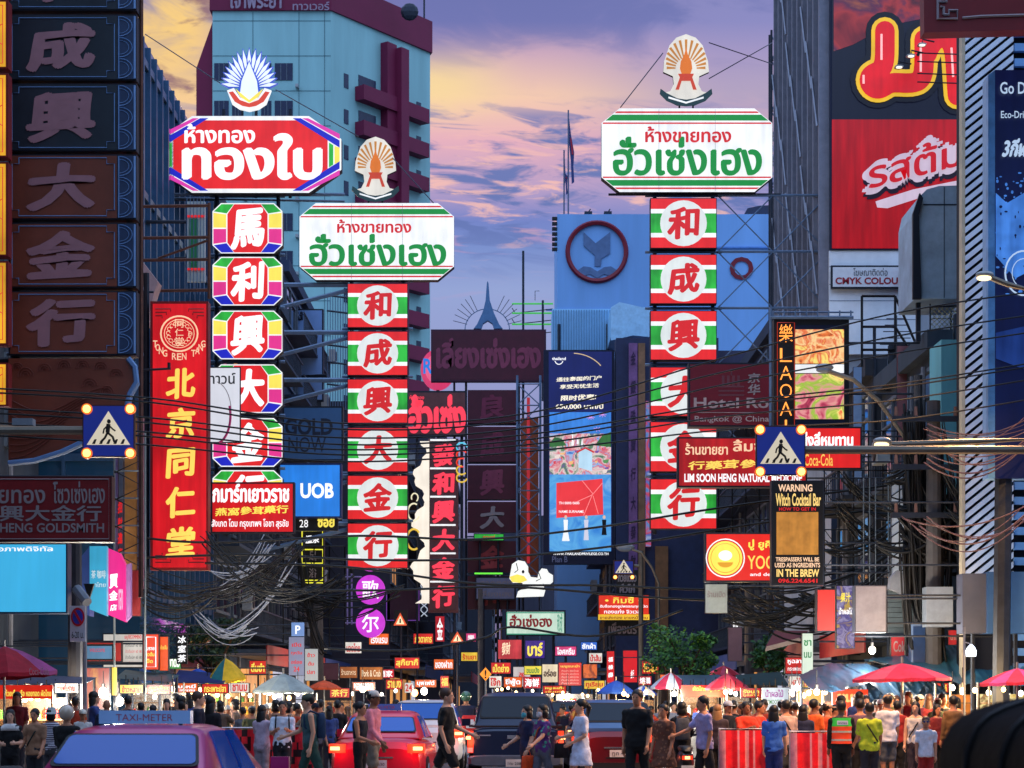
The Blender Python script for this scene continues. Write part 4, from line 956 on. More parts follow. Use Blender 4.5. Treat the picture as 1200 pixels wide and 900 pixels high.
for ch, y0, y1, fm in (('和', -70, 12, face_sky), ('成', 17, 94, face_sky), ('興', 98, 177, face_sky), ('大', 181, 257, face), ('金', 261, 337, face), ('行', 341, 416, face)):
    p = MB(); p.pb(10, y0, 160, y1, Y, .4, cabinet); p.pb(12, y0+1.5, 137, y1-1.5, Y-.012, .01, fm); p.pb(138, y0+1.5, 158.5, y1-1.5, Y-.014, .012, M('trim_back', (40, 60, 92), .4)); po = p.build('character_panel', root)
    q = MB(); c = 7
    q.pl([(15+c, y0+4), (132-c, y0+4), (132-c, y0+4+c), (134, y0+4+c), (134, y1-4-c), (132-c, y1-4-c), (132-c, y1-4), (15+c, y1-4), (15+c, y1-4-c), (14, y1-4-c), (14, y0+4+c), (15+c, y0+4+c)], Y-.02, 1.2, edge, 4, True)
    n = 3; st = (y1-y0-3)/n
    for i in range(n):
        q.arc(140, y0+1.5+st*(i+.5), 15, st*.46, 90, -90, Y-.02, 1.3, edge, 10); q.arc(140, y0+1.5+st*(i+.5), 11, st*.33, 90, -90, Y-.02, .8, edge, 10)
    q.pl([(139, y0+2), (139, y1-2)], Y-.02, 1.6, edge, 4); q.pl([(157.5, y0+2), (157.5, y1-2)], Y-.02, 3, edge, 4)
    q.build('border_line', po)
    q = MB(); q.pt(ch, 30, y0+9, 112, y1-9, Y-.03, dullp, .05); q.build('lettering', po)
q = MB(); shp = [(10, 420), (150, 420), (158, 430), (160, 448), (152, 462), (148, 480), (138, 496), (122, 506), (100, 517), (72, 530), (40, 540), (10, 543)]
q.pp(shp, Y, .35, face, edge); bo = q.build('wave_board', root)
q = MB(); curl = M('red_brown_line', (122, 58, 46), .5)
q.pl([shp[i] for i in range(1, 12)], Y-.02, 7, edge, 6)
for cx, cy, r in ((30, 440, 9), (52, 434, 8), (75, 430, 8), (97, 430, 8), (118, 432, 8), (136, 440, 8), (105, 452, 9), (125, 460, 8), (20, 432, 7)):
    for k in (1, .66, .33): q.arc(cx, cy, r*k, r*k, 0, 190, Y-.02, 1, curl, 8)
for k in range(9): q.pl([(12+8*i, 468+7*k+14*math.sin(i*.33+k*.15)-i*1.2*(k*.18)) for i in range(int(15-k*.9))], Y-.02, 1.1, curl, 4)
q.build('wave_lines', bo)
# sliver of the lit yellow sign at the left border
Y = 38.0
root = sign_root('yellow_column_sign', 'lit yellow sign column with red trim at the very left border', -60, 0, 9, 480, Y)
yl = E('lit_amber_yellow', (236, 172, 44), .95, .25, 1.5, light=True)
for y0, y1 in ((-70, -6), (0, 80), (86, 184), (190, 300), (306, 404), (425, 476)):
    p = MB(); p.pb(-60, y0, 9.5, y1, Y, .3, M('red_cabinet', (120, 16, 20), .5)); p.pb(-58, y0+2, 6.5, y1-2, Y-.012, .01, yl); po = p.build('character_panel', root)
    q = MB(); q.pl([(-50, y0+6), (3, y0+6), (3, y1-6), (-50, y1-6)], Y-.02, 1.2, eRl, 4, True); q.arc(3, (y0+y1)/2, 6, 12, 90, 270, Y-.02, 1, eRl, 8); q.build('border_line', po)
fr = MB(); fr.pl([(-30, -80), (-30, 480)], Y+.35, 6, steel); arms(fr, -30, (100, 300, 440), Y, -12); fr.build('frame', root)

# ---- unlit maroon cinema-like board and its column
shop_sign('unlit_maroon_sign', 'large unlit dark maroon board with faint Thai lettering under the roof ornament', (505, 386, 640, 447), 110, mardk,
    [('เลี่ยงเซ่งเฮง', 511, 396, 634, 432, M('faint_letter', (130, 50, 78), .5), .03)], d=.5, cab=M('plum_cabinet', (60, 14, 44), .5))
Y = 110.2
root = sign_root('unlit_maroon_column', 'column of unlit dark maroon panels with faint characters below the dark maroon board', 548, 457, 605, 715, Y)
for ch, y0, y1, m_ in (('良', 457, 496, None), ('成', 500, 541, None), ('興', 545, 585, M('faint_letter', (130, 50, 78), .5)), ('大', 588, 624, dullw), ('金', 634, 671, M('dim_red_letter', (170, 60, 66), .5)), ('行', 675, 714, M('dim_red_letter', (170, 60, 66), .5))):
    p = MB(); p.pb(548, y0, 605, y1, Y, .4, mardk); po = p.build('character_panel', root)
    q = MB(); q.pt(ch, 562, y0+5, 591, y1-4, Y-.02, m_ or M('faint_letter2', (112, 30, 62), .5), .045); q.build('lettering', po)
fr = MB()
for px in (546, 608): fr.pl([(px, 440), (px, 740)], Y+.3, 3, steel)
for py in (498, 543, 586, 629, 673): fr.pl([(546, py), (608, py)], Y+.3, 2, bluesteel)
fr.tube([P(546, 560, Y), (-6.2, Y, P(546, 560, Y).z)], .08, steel, 5); fr.build('frame', root)
for n_, lab, r_, fm in (('small_green_sign', 'small green and white lit strip sign across the maroon column', (555, 625, 591, 634), eG), ('grey_plaque', 'pale grey board with Thai letters low on the maroon column', (557, 676, 604, 703), M('pale_plaque', (126, 130, 160), .5)), ('green_tube_sign', 'thin bright green lit tube at the foot of the maroon panels', (555, 670, 590, 674), E('lit_lime', (110, 235, 70), 1.1, 0))):
    L = [('กาแฟ', 566, 627, 580, 632, eRl, .01)] if 'small' in n_ else ([('ภาคทรง', 562, 681, 600, 689, dullw, .01), ('เลี่ยงเฮง', 562, 692, 600, 699, dullw, .01)] if 'plaque' in n_ else [])
    shop_sign(n_, lab, r_, 109.6, fm, L, d=.2)
# ---- pink neon shop: board, character column, white dragon outline
Y = 100.0
shop_sign('pink_neon_board', 'brown board with thick pink neon Thai lettering under the round pink sign', (474, 458, 547, 511), Y, M('brown_board', (104, 60, 62), .6),
    [('ห้างทอง', 480, 463, 497, 468, neonP, .01), ('ฮั้วเซ่ง', 478, 462, 546, 508, neonP, .035)], d=.35)
root = sign_root('pink_neon_column', 'narrow column of pink neon characters on brown panels with a glowing white scalloped edge', 498, 515, 546, 718, Y+.05)
fr = MB(); fr.pb(502, 514, 537, 718, Y+.1, .35, M('brown_board', (104, 60, 62), .6)); fr.pl([(541, 512), (541, 720)], Y+.3, 4, steel); fr.tube([P(505, 600, Y+.3), (-6.2, Y+.3, P(505, 600, Y).z)], .08, steel, 5); fr.build('backboard', root)
for i, ch in enumerate('發和興大金行'):
    y0 = 519+33.2*i; q = MB(); q.pb(503.5, y0-1.5, 535, y0+30, Y+.04, .05, M('brown_panel', (92, 56, 60), .6)); po = q.build('character_panel', root)
    q = MB(); q.pt(ch, 506, y0+1, 533, y0+28, Y+.01, neonP, .05, ext=.02); q.build('lettering', po)
    q = MB(); q.pb(504, y0-4.4, 534, y0-2.4, Y, .05, eW); q.build('lit_strip', po)
q = MB(); wv = []
for i in range(41):
    yy = 517+190*i/40; wv.append((492+7*math.sin(i*.55)-2.4*math.sin(i*1.9)-4*(i/40), yy))
q.pp(wv+[(503, 707), (503, 517)], Y+.02, .06, E('lit_ivory', (252, 240, 222), 1.0, .1))
q.build('white_wave', root)
q = MB()
q.arc(485, 600, 7, 10, 60, 330, Y, 2, E('neon_cream', (240, 230, 190), 1, 0), 12); q.arc(486, 583, 4, 5, -60, 210, Y, 1.6, E('neon_cream', (240, 230, 190), 1, 0), 10); q.arc(485, 632, 8, 12, 40, 300, Y, 2.6, E('neon_gold', (226, 186, 60), 1, 0), 12)
q.build('neon_dragon', root)
q = MB()
for k in range(5): q.arc(541, 524+9*k, 6, 5, 30*k, 30*k+230, Y+.05, 2, (E('neon_cyan', (90, 200, 230), 1, 0), E('neon_red', (240, 60, 40), 1, 0), E('neon_gold', (226, 186, 60), 1, 0))[(k+1)//2 % 3], 9)
q.build('neon_cloud', root)
root = sign_root('round_pink_sign', 'round pink sign with a blue letter, half hidden behind the dark maroon board', 492, 408, 540, 458, 112)
q = MB(); q.pe(513, 433, 20, 24, 112, .3, E('lit_rose', (222, 62, 112), .9, .1)); q.build('disc', root)
q = MB(); q.pe(511, 432, 13, 17, 111.97, .02, E('lit_rose2', (236, 100, 140), .9, .1)); q.pt('R', 496, 420, 507, 438, 111.94, E('lit_bank_blue', (40, 128, 226)), .03); q.build('lettering', root)
fr = MB(); fr.pl([(513, 456), (513, 520)], 112.1, 4, steel); fr.build('post', root)
# small dark neon panel with purple frame and arrow below pink column
root = sign_root('violet_neon_frame', 'dim violet neon frame on a dark board between the magenta discs and pink column', 452, 690, 492, 730, 104)
q = MB(); q.pb(452, 690, 492, 728, 104, .2, M('plum_cabinet', (60, 14, 44), .5)); q.build('board', root)
q = MB(); q.pl([(453, 691), (491, 691), (491, 727), (453, 727)], 103.95, 1.2, E('neon_violet', (120, 70, 170), .8, 0), 4, True); q.build('neon_outline', root)
root = sign_root('zigzag_neon', 'thin twisted white neon strip below the ivory wave', 492, 672, 502, 724, 103)
q = MB()
for s_ in (1, -1): q.pl([(497+4*s_*math.sin(i*.8), 672+2.4*i) for i in range(22)], 103+.03*s_, 1.1, E('neon_pale', (190, 200, 220), .8, 0), 4)
q.build('neon_twist', root); q = MB(); q.pl([(503, 660), (503, 730)], 103.1, 2, steel); q.build('post', root)

# ---- goose restaurant sign
Y = 98.0
root = sign_root('goose_neon_sign', 'white lit goose shaped sign with yellow bill above the pale green board', 596, 656, 650, 702, Y)
wt = E('lit_goose_white', (246, 248, 244), 1.0, .05, light=True)
q = MB(); q.pp([(598, 672), (600, 661), (607, 656.5), (615, 658), (619, 664), (619, 670), (622, 676), (630, 677), (631, 671), (635, 666), (641, 667), (643, 671), (648, 674), (648, 682), (643, 686), (636, 684), (639, 692), (637, 699), (605, 700), (607, 693), (614, 689), (612, 683), (601, 683), (597, 678)], Y, .12, wt, black); go = q.build('body', root)
q = MB(); q.pp([(597, 676), (606, 673), (614, 675), (618, 680), (610, 683), (600, 682)], Y-.03, .025, eY); q.build('bill', go)
q = MB(); q.pe(613, 670, 1.6, 2, Y-.03, .025, black); q.pl([(605, 660), (607, 668), (603, 671)], Y-.02, 1, black, 4); q.pl([(608, 691), (622, 689), (638, 691)], Y-.02, 1, black, 4); q.pl([(631, 671), (634, 678), (628, 681)], Y-.02, 1, black, 4); q.build('outline', go)
q = MB(); q.pl([(612, 698), (612, 716)], Y+.2, 2, steel); q.pl([(632, 698), (632, 716)], Y+.2, 2, steel); q.build('post', root)
mint = E('lit_mint', (206, 232, 212), .92, .12, 1, light=True)
def mint_sub(r):
    q = MB(); q.pl([(594, 718), (661, 718), (661, 743), (594, 743)], Y-.02, 1.4, E('lit_seagreen', (70, 160, 130), .8, 0), 4, True); q.pt('和成', 653, 719, 659, 742, Y-.02, E('lit_seagreen', (70, 160, 130), .8, 0), .02); q.build('border_line', r)
shop_sign('restaurant_sign', 'pale green lit board with dark red Thai lettering below the goose', (592, 715, 663, 745), Y, mint, [('ฮั่วเซ่งฮง', 597, 720, 647, 735, E('lit_dark_red', (130, 22, 30), .8, 0), .025)], d=.3, sub=mint_sub)
# ---- tall privilege billboard
Y = 105.0
root = sign_root('tall_billboard', 'tall lit blue billboard with Chinese lines, beach scene and a red card', 637, 410, 720, 660, Y, 'billboard')
b = MB(); b.pb(637, 410, 720, 661, Y, .7, M('navy_frame', (14, 22, 52), .45, .2)); b.build('frame', root)
b = MB(); b.pb(643, 412, 717, 646, Y-.02, .018, E('lit_navy', (18, 26, 92), .95, .15, .5, light=True)); b.build('face', root)
q = MB(); q.pb(644, 483, 716, 646, Y-.03, .008, E('lit_sky', (60, 132, 220), .95, .2, .6))
q.pb(644, 556, 716, 646, Y-.034, .003, screen_mat('pool_water', [(40, 120, 210), (90, 170, 230), (60, 140, 220), (150, 200, 240)], .7))
q.build('sea_print', root)
q = MB(); r_ = random.Random(4); q.pb(644, 508, 716, 556, Y-.037, .001, screen_mat('town_picture', [(50, 120, 210), (170, 200, 240), (226, 90, 110), (240, 220, 220), (80, 130, 90), (120, 90, 170), (240, 190, 130)], 1.5, .9))
hill = E('print_green', (60, 120, 60), .8, .3); red = E('print_red', (216, 56, 60), .9, .1)
q.pp([(644, 520), (650, 512), (658, 514), (664, 522), (644, 524)], Y-.04, .003, hill); q.pp([(697, 522), (706, 510), (716, 506), (716, 524)], Y-.04, .003, hill)
for i in range(20):
    x, y = r_.uniform(645, 713), r_.uniform(522, 552); w, h = r_.uniform(2, 8), r_.uniform(1.5, 4)
    q.pp([(x, y), (x+w, y-1), (x+w*.7, y+h), (x+1, y+h)], Y-.042-.0005*i, .0004, E('print_%d' % (i % 6), [(220, 70, 80), (240, 220, 210), (120, 80, 160), (90, 150, 90), (200, 120, 170), (250, 190, 120)][i % 6], .9, 0))
for x, y, h in ((671, 522, 17), (682, 524, 11), (677, 520, 9)): q.pp([(x-1.4, y), (x, y-h), (x+1.4, y)], Y-.064, .002, eW)
for x, y, n_ in ((692, 489, 9), (706, 486, 8), (700, 503, 7)):
    for i in range(n_): a = 2*math.pi*i/n_; q.pl([(x, y), (x+5*math.cos(a), y+3*math.sin(a))], Y-.05, .5, E('print_firework', (235, 150, 220), 1, 0), 3)
q.pp([(678, 548), (678, 530), (686, 526), (694, 530), (694, 552)], Y-.07, .003, E('print_water', (190, 225, 245), .95, .1)); q.pl([(676, 530), (686, 525), (696, 530)], Y-.075, 2.4, red, 5)
q.build('town_print', root)
q = MB(); q.pp([(652, 566), (706, 561), (707, 603), (652, 607)], Y-.08, .004, E('lit_card_red', (232, 56, 62), 1, .1)); co = q.build('red_card', root)
q = MB()
for a, b2 in (((682, 563), (695, 579)), ((706, 566), (694, 580)), ((694, 580), (676, 588)), ((695, 581), (701, 602)), ((694, 580), (684, 604))): q.pl([a, b2], Y-.09, .8, E('card_line', (250, 140, 140), 1, 0), 4)
q.pt('TH 0000 0000', 655, 588, 679, 591, Y-.09, eWt); q.pt('NAME SURNAME', 655, 598, 684, 601, Y-.09, eWt); q.build('lettering', co)
q = MB(); skin_p = E('print_skin', (230, 190, 170), .9, 0)
for x, y0, y1, cm in ((663, 606, 634, eW), (687, 606, 633, E('print_pale', (214, 214, 232), .9, 0)), (708, 606, 627, black)):
    w = 4.5 if x == 663 else 3
    q.pe(x, y0, 1.7, 2.2, Y-.09, .003, skin_p, 12); q.pp([(x-2.6, y0+3), (x+2.6, y0+3), (x+2, (y0+y1)/2), (x+w, y1), (x-w, y1), (x-2, (y0+y1)/2)], Y-.09, .003, cm)
q.build('figures_print', root)
q = MB(); cr = E('lit_cream_letter', (248, 238, 214), 1, 0)
q.pt('通往泰国的门户', 652, 440, 705, 447.5, Y-.04, cr, .03); q.pt('享受无忧生活', 656, 449, 702, 456, Y-.04, cr, .03); q.pt('限时优惠!', 657, 462, 699, 470, Y-.04, cr, .035)
q.pt('650,000 บาท/ปี', 651, 473, 707, 480, Y-.04, cr, .02); q.pt('WWW.THAILANDPRIVILEGE.CO.TH', 648, 647.5, 713, 650.5, Y-.03, eWt, .02); q.pt('Plan B', 647, 652, 665, 659, Y-.03, M('pale_plaque', (126, 130, 160), .5), .01)
q.pt('thailand', 647, 418.5, 663, 422, Y-.04, eWt, .02); q.arc(655, 421, 5, 6, 200, 340, Y-.04, 1, eWt, 8); q.arc(671, 452, 42, 38, 88, 38, Y-.04, 1, E('print_gold_line', (226, 196, 150), .9, 0), 10)
q.build('lettering', root)
fr = MB(); fr.pl([(722, 440), (745, 440)], Y+.4, 7, steel); fr.pl([(722, 540), (745, 540)], Y+.4, 7, steel); fr.pb(724, 420, 731, 606, Y+.3, .2, M('pale_blue_metal', (120, 160, 200), .4)); fr.build('bracket', root)
# lattice mast with orange board left of it
root = sign_root('lattice_mast', 'blue cross braced lattice mast with orange backing beside the tall blue billboard', 604, 455, 637, 700, 108)
q = MB()
for px in (606, 633): q.pl([(px, 440), (px, 812)], 108, 3, bluesteel)
for i in range(10):
    y = 450+25*i; q.pl([(606, y), (633, y+25)], 108, 1.5, bluesteel); q.pl([(633, y), (606, y+25)], 108, 1.5, bluesteel); q.pl([(606, y), (633, y)], 108, 1.7, bluesteel)
q.build('lattice', root)
q = MB(); q.pb(610, 490, 631, 690, 108.5, .2, M('orange_board', (150, 80, 50), .6)); q.pl([(619, 466), (619, 660)], 108.4, 4, E('dim_red_tube', (190, 50, 60), .7, 0)); q.build('backing', root)
# ---- kim sii sign etc.
def kim(r):
    q = MB(); q.pb(701, 720, 761, 726.5, 94.97, .012, E('lit_sign_yellow', (240, 190, 50), 1, .1)); q.pt('ขายส่งทอง ขายหน้าร้าน', 703, 721.5, 759, 725.5, 94.95, E('lit_dark_red', (130, 22, 30), .8, 0)); q.build('yellow_strip', r)
shop_sign('orange_red_sign', 'small red sign with yellow Thai heading and yellow bottom strip, right of the goose', (700, 696, 762, 727), 95, E('lit_tomato', (222, 50, 30), 1, .12, 1, light=True),
    [('• กิมซี้ •', 709, 699, 752, 707, eY, .02), ('รับซื้อทองรูปพรรณทุกชนิด', 703, 708.5, 759, 713, eWt), ('ทองแท่ง จิวเวลรี่', 708, 714, 754, 719, eWt)], sub=kim, xf=5.6)

# ---- right side signs
def royal(r):
    q = MB(); Y = 60
    for i in range(3): q.pb(842, 452+5*i, 872, 454+5*i, Y-.02, .005, M('dim_emblem', (104, 54, 64), .5))
    for x in (846, 852, 858, 864): q.pb(x, 440, x+3, 452, Y-.02, .005, M('dim_emblem', (104, 54, 64), .5))
    q.pl([(857, 440), (857, 432)], Y-.02, 2, M('dim_emblem', (104, 54, 64), .5)); q.pl([(814, 483.5), (932, 483.5)], Y-.02, .8, dullw)
    q.build('emblem', r)
shop_sign('hotel_sign', 'dark maroon unlit hotel sign with pale serif lettering behind the orange neon sign', (807, 425, 940, 500), 60, M('hotel_maroon', (110, 18, 34), .4, 0, .2, 1),
    [('Hotel Royal', 813, 466, 926, 482, M('hotel_letter', (170, 150, 150), .5), .022), ('Bangkok @ Chinatown', 814, 487, 926, 496, M('hotel_letter', (170, 150, 150), .5), .012), ('京', 876, 437, 891, 449, dullw, .03), ('华', 876, 450, 891, 463, dullw, .03)], sub=royal, xf=10.4, d=.5)
shop_sign('herbal_shop_sign', 'red lit herbal shop sign partly behind the blue crossing sign', (794, 512, 946, 571), 52, E('lit_herb_red', (190, 24, 28), .85, .35, .5, light=True),
    [('ร้านขายยา', 803, 519, 853, 533, pale, .015), ('ลิ้มซุ่นเฮง', 859, 515, 936, 533, pale, .015), ('行藥茸參草燕', 806, 537, 926, 551, gold, .03), ('LIM SOON HENG NATURAL MEDICINE', 802, 555, 940, 565, eWt, .03)], xf=10.5, d=.35)
root_c = shop_sign('drink_shop_sign', 'red shop sign with white Thai word over yellow script, right of the blue crossing sign', (930, 500, 1010, 550), 51, E('lit_cola_red', (222, 34, 34), .95, .12, 1, light=True),
    [('ติ่งลี่หมทาน', 938, 506, 1000, 523, eWt, .03), ('Coca-Cola', 943, 532, 976, 546, E('lit_script_gold', (246, 196, 90), 1, 0), .008)], border=None, xf=10.6, d=.3)
# laoai neon
Y = 52.5
root = sign_root('neon_restaurant_sign', 'black sign with vertical orange neon LAOAI beside a lit food screen', 908, 375, 994, 500, Y)
b = MB(); b.pb(907, 374, 995, 501, Y, .5, black); b.build('cabinet', root)
q = MB()
for i, ch in enumerate('LAOAI'):
    w = 7 if ch != 'I' else 1.2
    q.pt(ch, 921-w, 408+21.0*i, 921+w, 424+21*i, Y-.08, neonO, -.012 if ch != 'I' else 0, ext=.01)
q.pt('樂', 913, 380, 929, 401, Y-.08, neonO, .0); q.build('neon_lettering', root)
q = MB()
q.pl([(911, 378), (931, 378), (931, 498), (911, 498)], Y-.04, .8, E('neon_dim_red', (170, 40, 20), 1, 0), 4, True); q.build('neon_outline', root)
s = MB(); s.pb(931, 381, 990, 498, Y-.03, .03, M('navy_frame', (14, 22, 52), .45, .2)); so = s.build('screen', root)
q = MB(); q.pb(932, 386, 989, 426, Y-.05, .015, screen_mat('noodle_picture', [(120, 30, 20), (236, 120, 50), (250, 214, 150), (226, 90, 50), (250, 230, 120), (200, 60, 40)], 2.2, 1.05)); q.build('top_picture', so)
q = MB(); q.pb(932, 427, 989, 437, Y-.05, .015, eW); q.build('white_strip', so)
q = MB(); q.pb(932, 438, 989, 491, Y-.05, .015, screen_mat('greens_picture', [(60, 20, 30), (190, 60, 90), (230, 150, 150), (150, 190, 50), (250, 226, 130), (240, 110, 60)], 2.0, 1.05)); q.build('bottom_picture', so)
fr = MB()
fr.pl([(903, 372), (1000, 372)], Y-.1, 4, bluesteel); fr.pl([(903, 366), (1000, 366)], Y+.3, 2, bluesteel); fr.pl([(903, 360), (903, 500)], Y, 4, bluesteel)
for i in range(8): fr.pl([(906+13*i, 372), (906+13*i, 364)], Y-.1, 2, bluesteel)
for y in (400, 460): arms(fr, 990, (y,), Y, 10.5)
fr.build('frame', root)
# witch bar sign (its square code is left blank)
Y = 46.0
def witch(r):
    q = MB(); q.pb(910, 600, 959, 650, Y-.02, .006, E('lit_code_panel', (206, 140, 60), .7, .3, 4)); q.build('amber_panel', r)
shop_sign('cocktail_bar_sign', 'black sign with amber warning words and an amber square in the middle', (904, 563, 966, 686), Y, M('board_black', (12, 16, 20), .4),
    [('WARNING', 912, 567.5, 952, 576, pale, .03), ('Witch Cocktail Bar', 909, 578, 962, 593, E('lit_amber_text', (244, 206, 120), 1, 0), .025), ('HOW TO GET IN', 913, 594.5, 956, 598.5, eRl, .02), ('TRESPASSERS WILL BE', 909, 653, 960, 658, pale, .025), ('USED AS INGREDIENTS', 908, 659.5, 961, 665, pale, .025), ('IN THE BREW', 910, 667, 960, 676, E('lit_amber_text', (244, 206, 120), 1, 0), .03), ('096.224.6541', 912, 678, 958, 683, eRl, .03)], sub=witch, xf=10.5, d=.3)
def yoo(r):
    q = MB(); Y = 50
    q.pe(850, 654, 23, 23, Y-.02, .006, eW); q.pe(850, 654, 21.5, 21.5, Y-.024, .004, redf); q.pe(850, 654, 20, 20, Y-.028, .004, eY); q.arc(850, 654, 17, 17, 0, 360, Y-.03, .9, E('lit_ochre', (214, 150, 40), 1, 0), 26)
    q.pe(850, 659, 9, 6, Y-.032, .004, E('lit_ochre', (214, 150, 40), 1, 0), 20, 180, 360); q.pe(850, 651, 8, 6, Y-.033, .004, eW); q.build('round_logo', r)
shop_sign('dessert_shop_sign', 'red sign with a round yellow logo, half covered by the black cocktail bar sign', (826, 624, 930, 682), 50, E('lit_dessert_red', (224, 40, 32), .98, .1, 1, light=True),
    [('ปู่ ยูคิโมะ', 877, 632, 921, 645, eY, .02), ('YOOKI', 876, 651, 921, 667, gold, .012), ('and dessert', 879, 671, 921, 675, eWt, .01)], sub=yoo, xf=10.5, d=.3)
shop_sign('white_pennant', 'small pale cloth banner with orange hem hanging under the round logo sign', (826, 684, 853, 719), 51, M('pale_cloth', (170, 180, 178), .8), [('ร้านเปิด', 829, 692, 850, 700, dullw, .01)], d=.04, xf=10.5, arm_y=(686,))
shop_sign('grey_box_sign', 'plain grey box sign above the market beside a colourful poster', (1002, 686, 1039, 741), 44, M('grey_face', (150, 158, 178), .5), [], d=.4, cab=M('grey_cabinet', (90, 96, 110), .5), xf=10.8)
shop_sign('colour_poster', 'narrow vertical poster covered in violet and yellow writing next to the grey box sign', (980, 686, 1002, 760), 44.4, screen_mat('poster_mix', [(60, 40, 120), (190, 180, 230), (90, 80, 170), (240, 200, 90), (150, 60, 90)], 4, .6), [('果汁', 985, 694, 997, 706, eY, .03), ('น้ำผลไม้', 983, 712, 1000, 720, eWt, .02)], d=.2, xf=10.8)
# pedestrian crossing signs
def crossing(label, cx, cy, w, h, Y, arm, lamps=4, mast=None):
    root = sign_root('crossing_sign', label, cx-w/2, cy-h/2, cx+w/2, cy+h/2, Y, 'road sign')
    fr = M('sign_frame', (70, 40, 36), .5, .3)
    blue = E('lit_sign_blue', (26, 44, 138), .55, .1, base=.6)
    b = MB(); b.pb(cx-w/2, cy-h/2, cx+w/2, cy+h/2, Y, .12, fr); b.pb(cx-w/2+1.3, cy-h/2+1.3, cx+w/2-1.3, cy+h/2-1.3, Y-.012, .01, blue); b.build('board', root)
    q = MB(); k = w/60
    q.pp([(cx, cy-23*k), (cx+25*k, cy+16*k), (cx-25*k, cy+16*k)], Y-.02, .006, E('lit_sign_white', (226, 214, 190), .85, .1)); to = q.build('triangle', root)
    q = MB(); p = lambda a: [(cx+x*k, cy+y*k) for x, y in a]
    q.pe(cx+.5*k, cy-11*k, 2.2*k, 2.6*k, Y-.03, .008, black, 14)
    for pts, wd in ((((0, -8), (-1, 2)), 5), (((-1, 2), (5, 7), (7, 13)), 2.8), (((-1, 2), (-4, 8), (-9, 13)), 2.8), (((0, -7), (5, -2), (8, 0)), 2), (((0, -7), (-5, -2), (-6, 3)), 2)): q.pl(p(pts), Y-.03, wd*k, black, 5)
    for i in range(5): q.pp(p([(-19+8.2*i, 15), (-15.5+8.2*i, 15), (-14.5+8.2*i+1, 9.5), (-17+8.2*i+1, 9.5)]), Y-.026, .005, black)
    q.build('walking_figure', to)
    if lamps == 4: pos = [(-1, -1), (1, -1), (-1, 1), (1, 1)]
    else: pos = [(-1, 1), (1, 1)]
    for sx, sy in pos:
        l = MB(); a = P(cx+sx*(w/2-5*k), cy+sy*(h/2-4.5*k) if lamps == 4 else cy+h/2+7*k, Y-.06); l.ball((a.x, a.y, a.z), 4.6*k*Y/F, .07, 4.6*k*Y/F, amber, 12, 8); lo = l.build('flasher', root, smooth=True)
        l = MB(); l.pe(cx+sx*(w/2-5*k), cy+sy*(h/2-4.5*k) if lamps == 4 else cy+h/2+7*k, 6.3*k, 6.3*k, Y-.05, .06, E('lamp_halo', (240, 110, 40), .9, 0)); l.build('halo_disc', lo)  # glowing disc behind each flasher paints its halo
    f = MB()
    if arm: f.tube([(arm, Y+.14, P(0, cy-2, Y).z), (P(cx, 0, Y).x, Y+.14, P(0, cy-2, Y).z)], .07, M('mast_paint', (120, 112, 100), .45, .5), 8)
    if mast is not None: f.tube([(mast, Y+.14, 0), (mast, Y+.14, P(0, cy-20, Y).z)], .11, M('mast_paint', (120, 112, 100), .45, .5), 10)
    f.build('mast', root)
    return root
crossing('blue crossing sign with four amber flashers on an arm before the dark wave board', 127, 505, 61, 61, 33, -9.2, mast=-9.2)
crossing('blue crossing sign with four amber flashers in front of the red herbal shop sign', 915, 528, 58, 58, 34, 9.4, mast=9.4)
crossing('small far crossing sign with two amber flashers above the small red sign', 731, 665, 24, 17, 92, 5.8, lamps=2, mast=5.8)
# ================================================================ POLES, LAMPS, CABLES
conc = M('concrete_pole', (70, 68, 70), .85, 0, .25, 3)
def sagline(a, b, sag, n=16):
    a, b = Vector(a), Vector(b); return [a.lerp(b, i/n)-Vector((0, 0, sag*4*(i/n)*(1-i/n))) for i in range(n+1)]
def pole(label, px, Y, top, r=.16, cross=True):
    x = P(px, 0, Y).x; root = empty('utility_pole', (x, Y, 0), label, 'utility pole'); h = P(0, top, Y).z
    q = MB(); q.tube([(x, Y, 0), (x, Y, h)], [r*1.25, r], conc, 10); q.build('post', root)
    if cross:
        for k in range(3): q = MB(); q.box(x-1.0, x+1.0, Y-r-.12, Y-r-.02, h-.5-1.1*k, h-.38-1.1*k, steel); co = q.build('crossarm', root)
        q = MB()
        for k in range(3):
            for dx in (-.9, -.45, .45, .9): q.tube([(x+dx, Y-r-.07, h-.378-1.1*k), (x+dx, Y-r-.07, h-.16-1.1*k)], [.05, .035], M('insulator', (120, 90, 80), .3), 6)
        q.build('insulator', root)
        q = MB(); q.box(x-.3, x+.3, Y-r-.52, Y-r-.04, h-5.2, h-4.3, grey); q.build('junction_box', root)
    return root
pole('grey utility pole with crossarms in the cable tangle left of the slatted building', 1094, 47, 470)
pole('slimmer utility pole standing just left of the cable tangle pole on the right', 1076, 49, 440, .10, False)
pole('pale pole rising from the market behind the dark red awning', 878, 66, 690, .14, False)
conc2 = conc; conc = M('dark_pole', (50, 52, 60), .8)
pole('dark utility pole beside the left blue screens', 88, 44.5, 600, .14, False)
conc = conc2
pole('brown utility pole wrapped in black cables near the white vertical banner', 371, 66, 684, .2, False)
pole('thin pink lit pole far down the street left of the pickup', 563, 90, 690, .10, False)
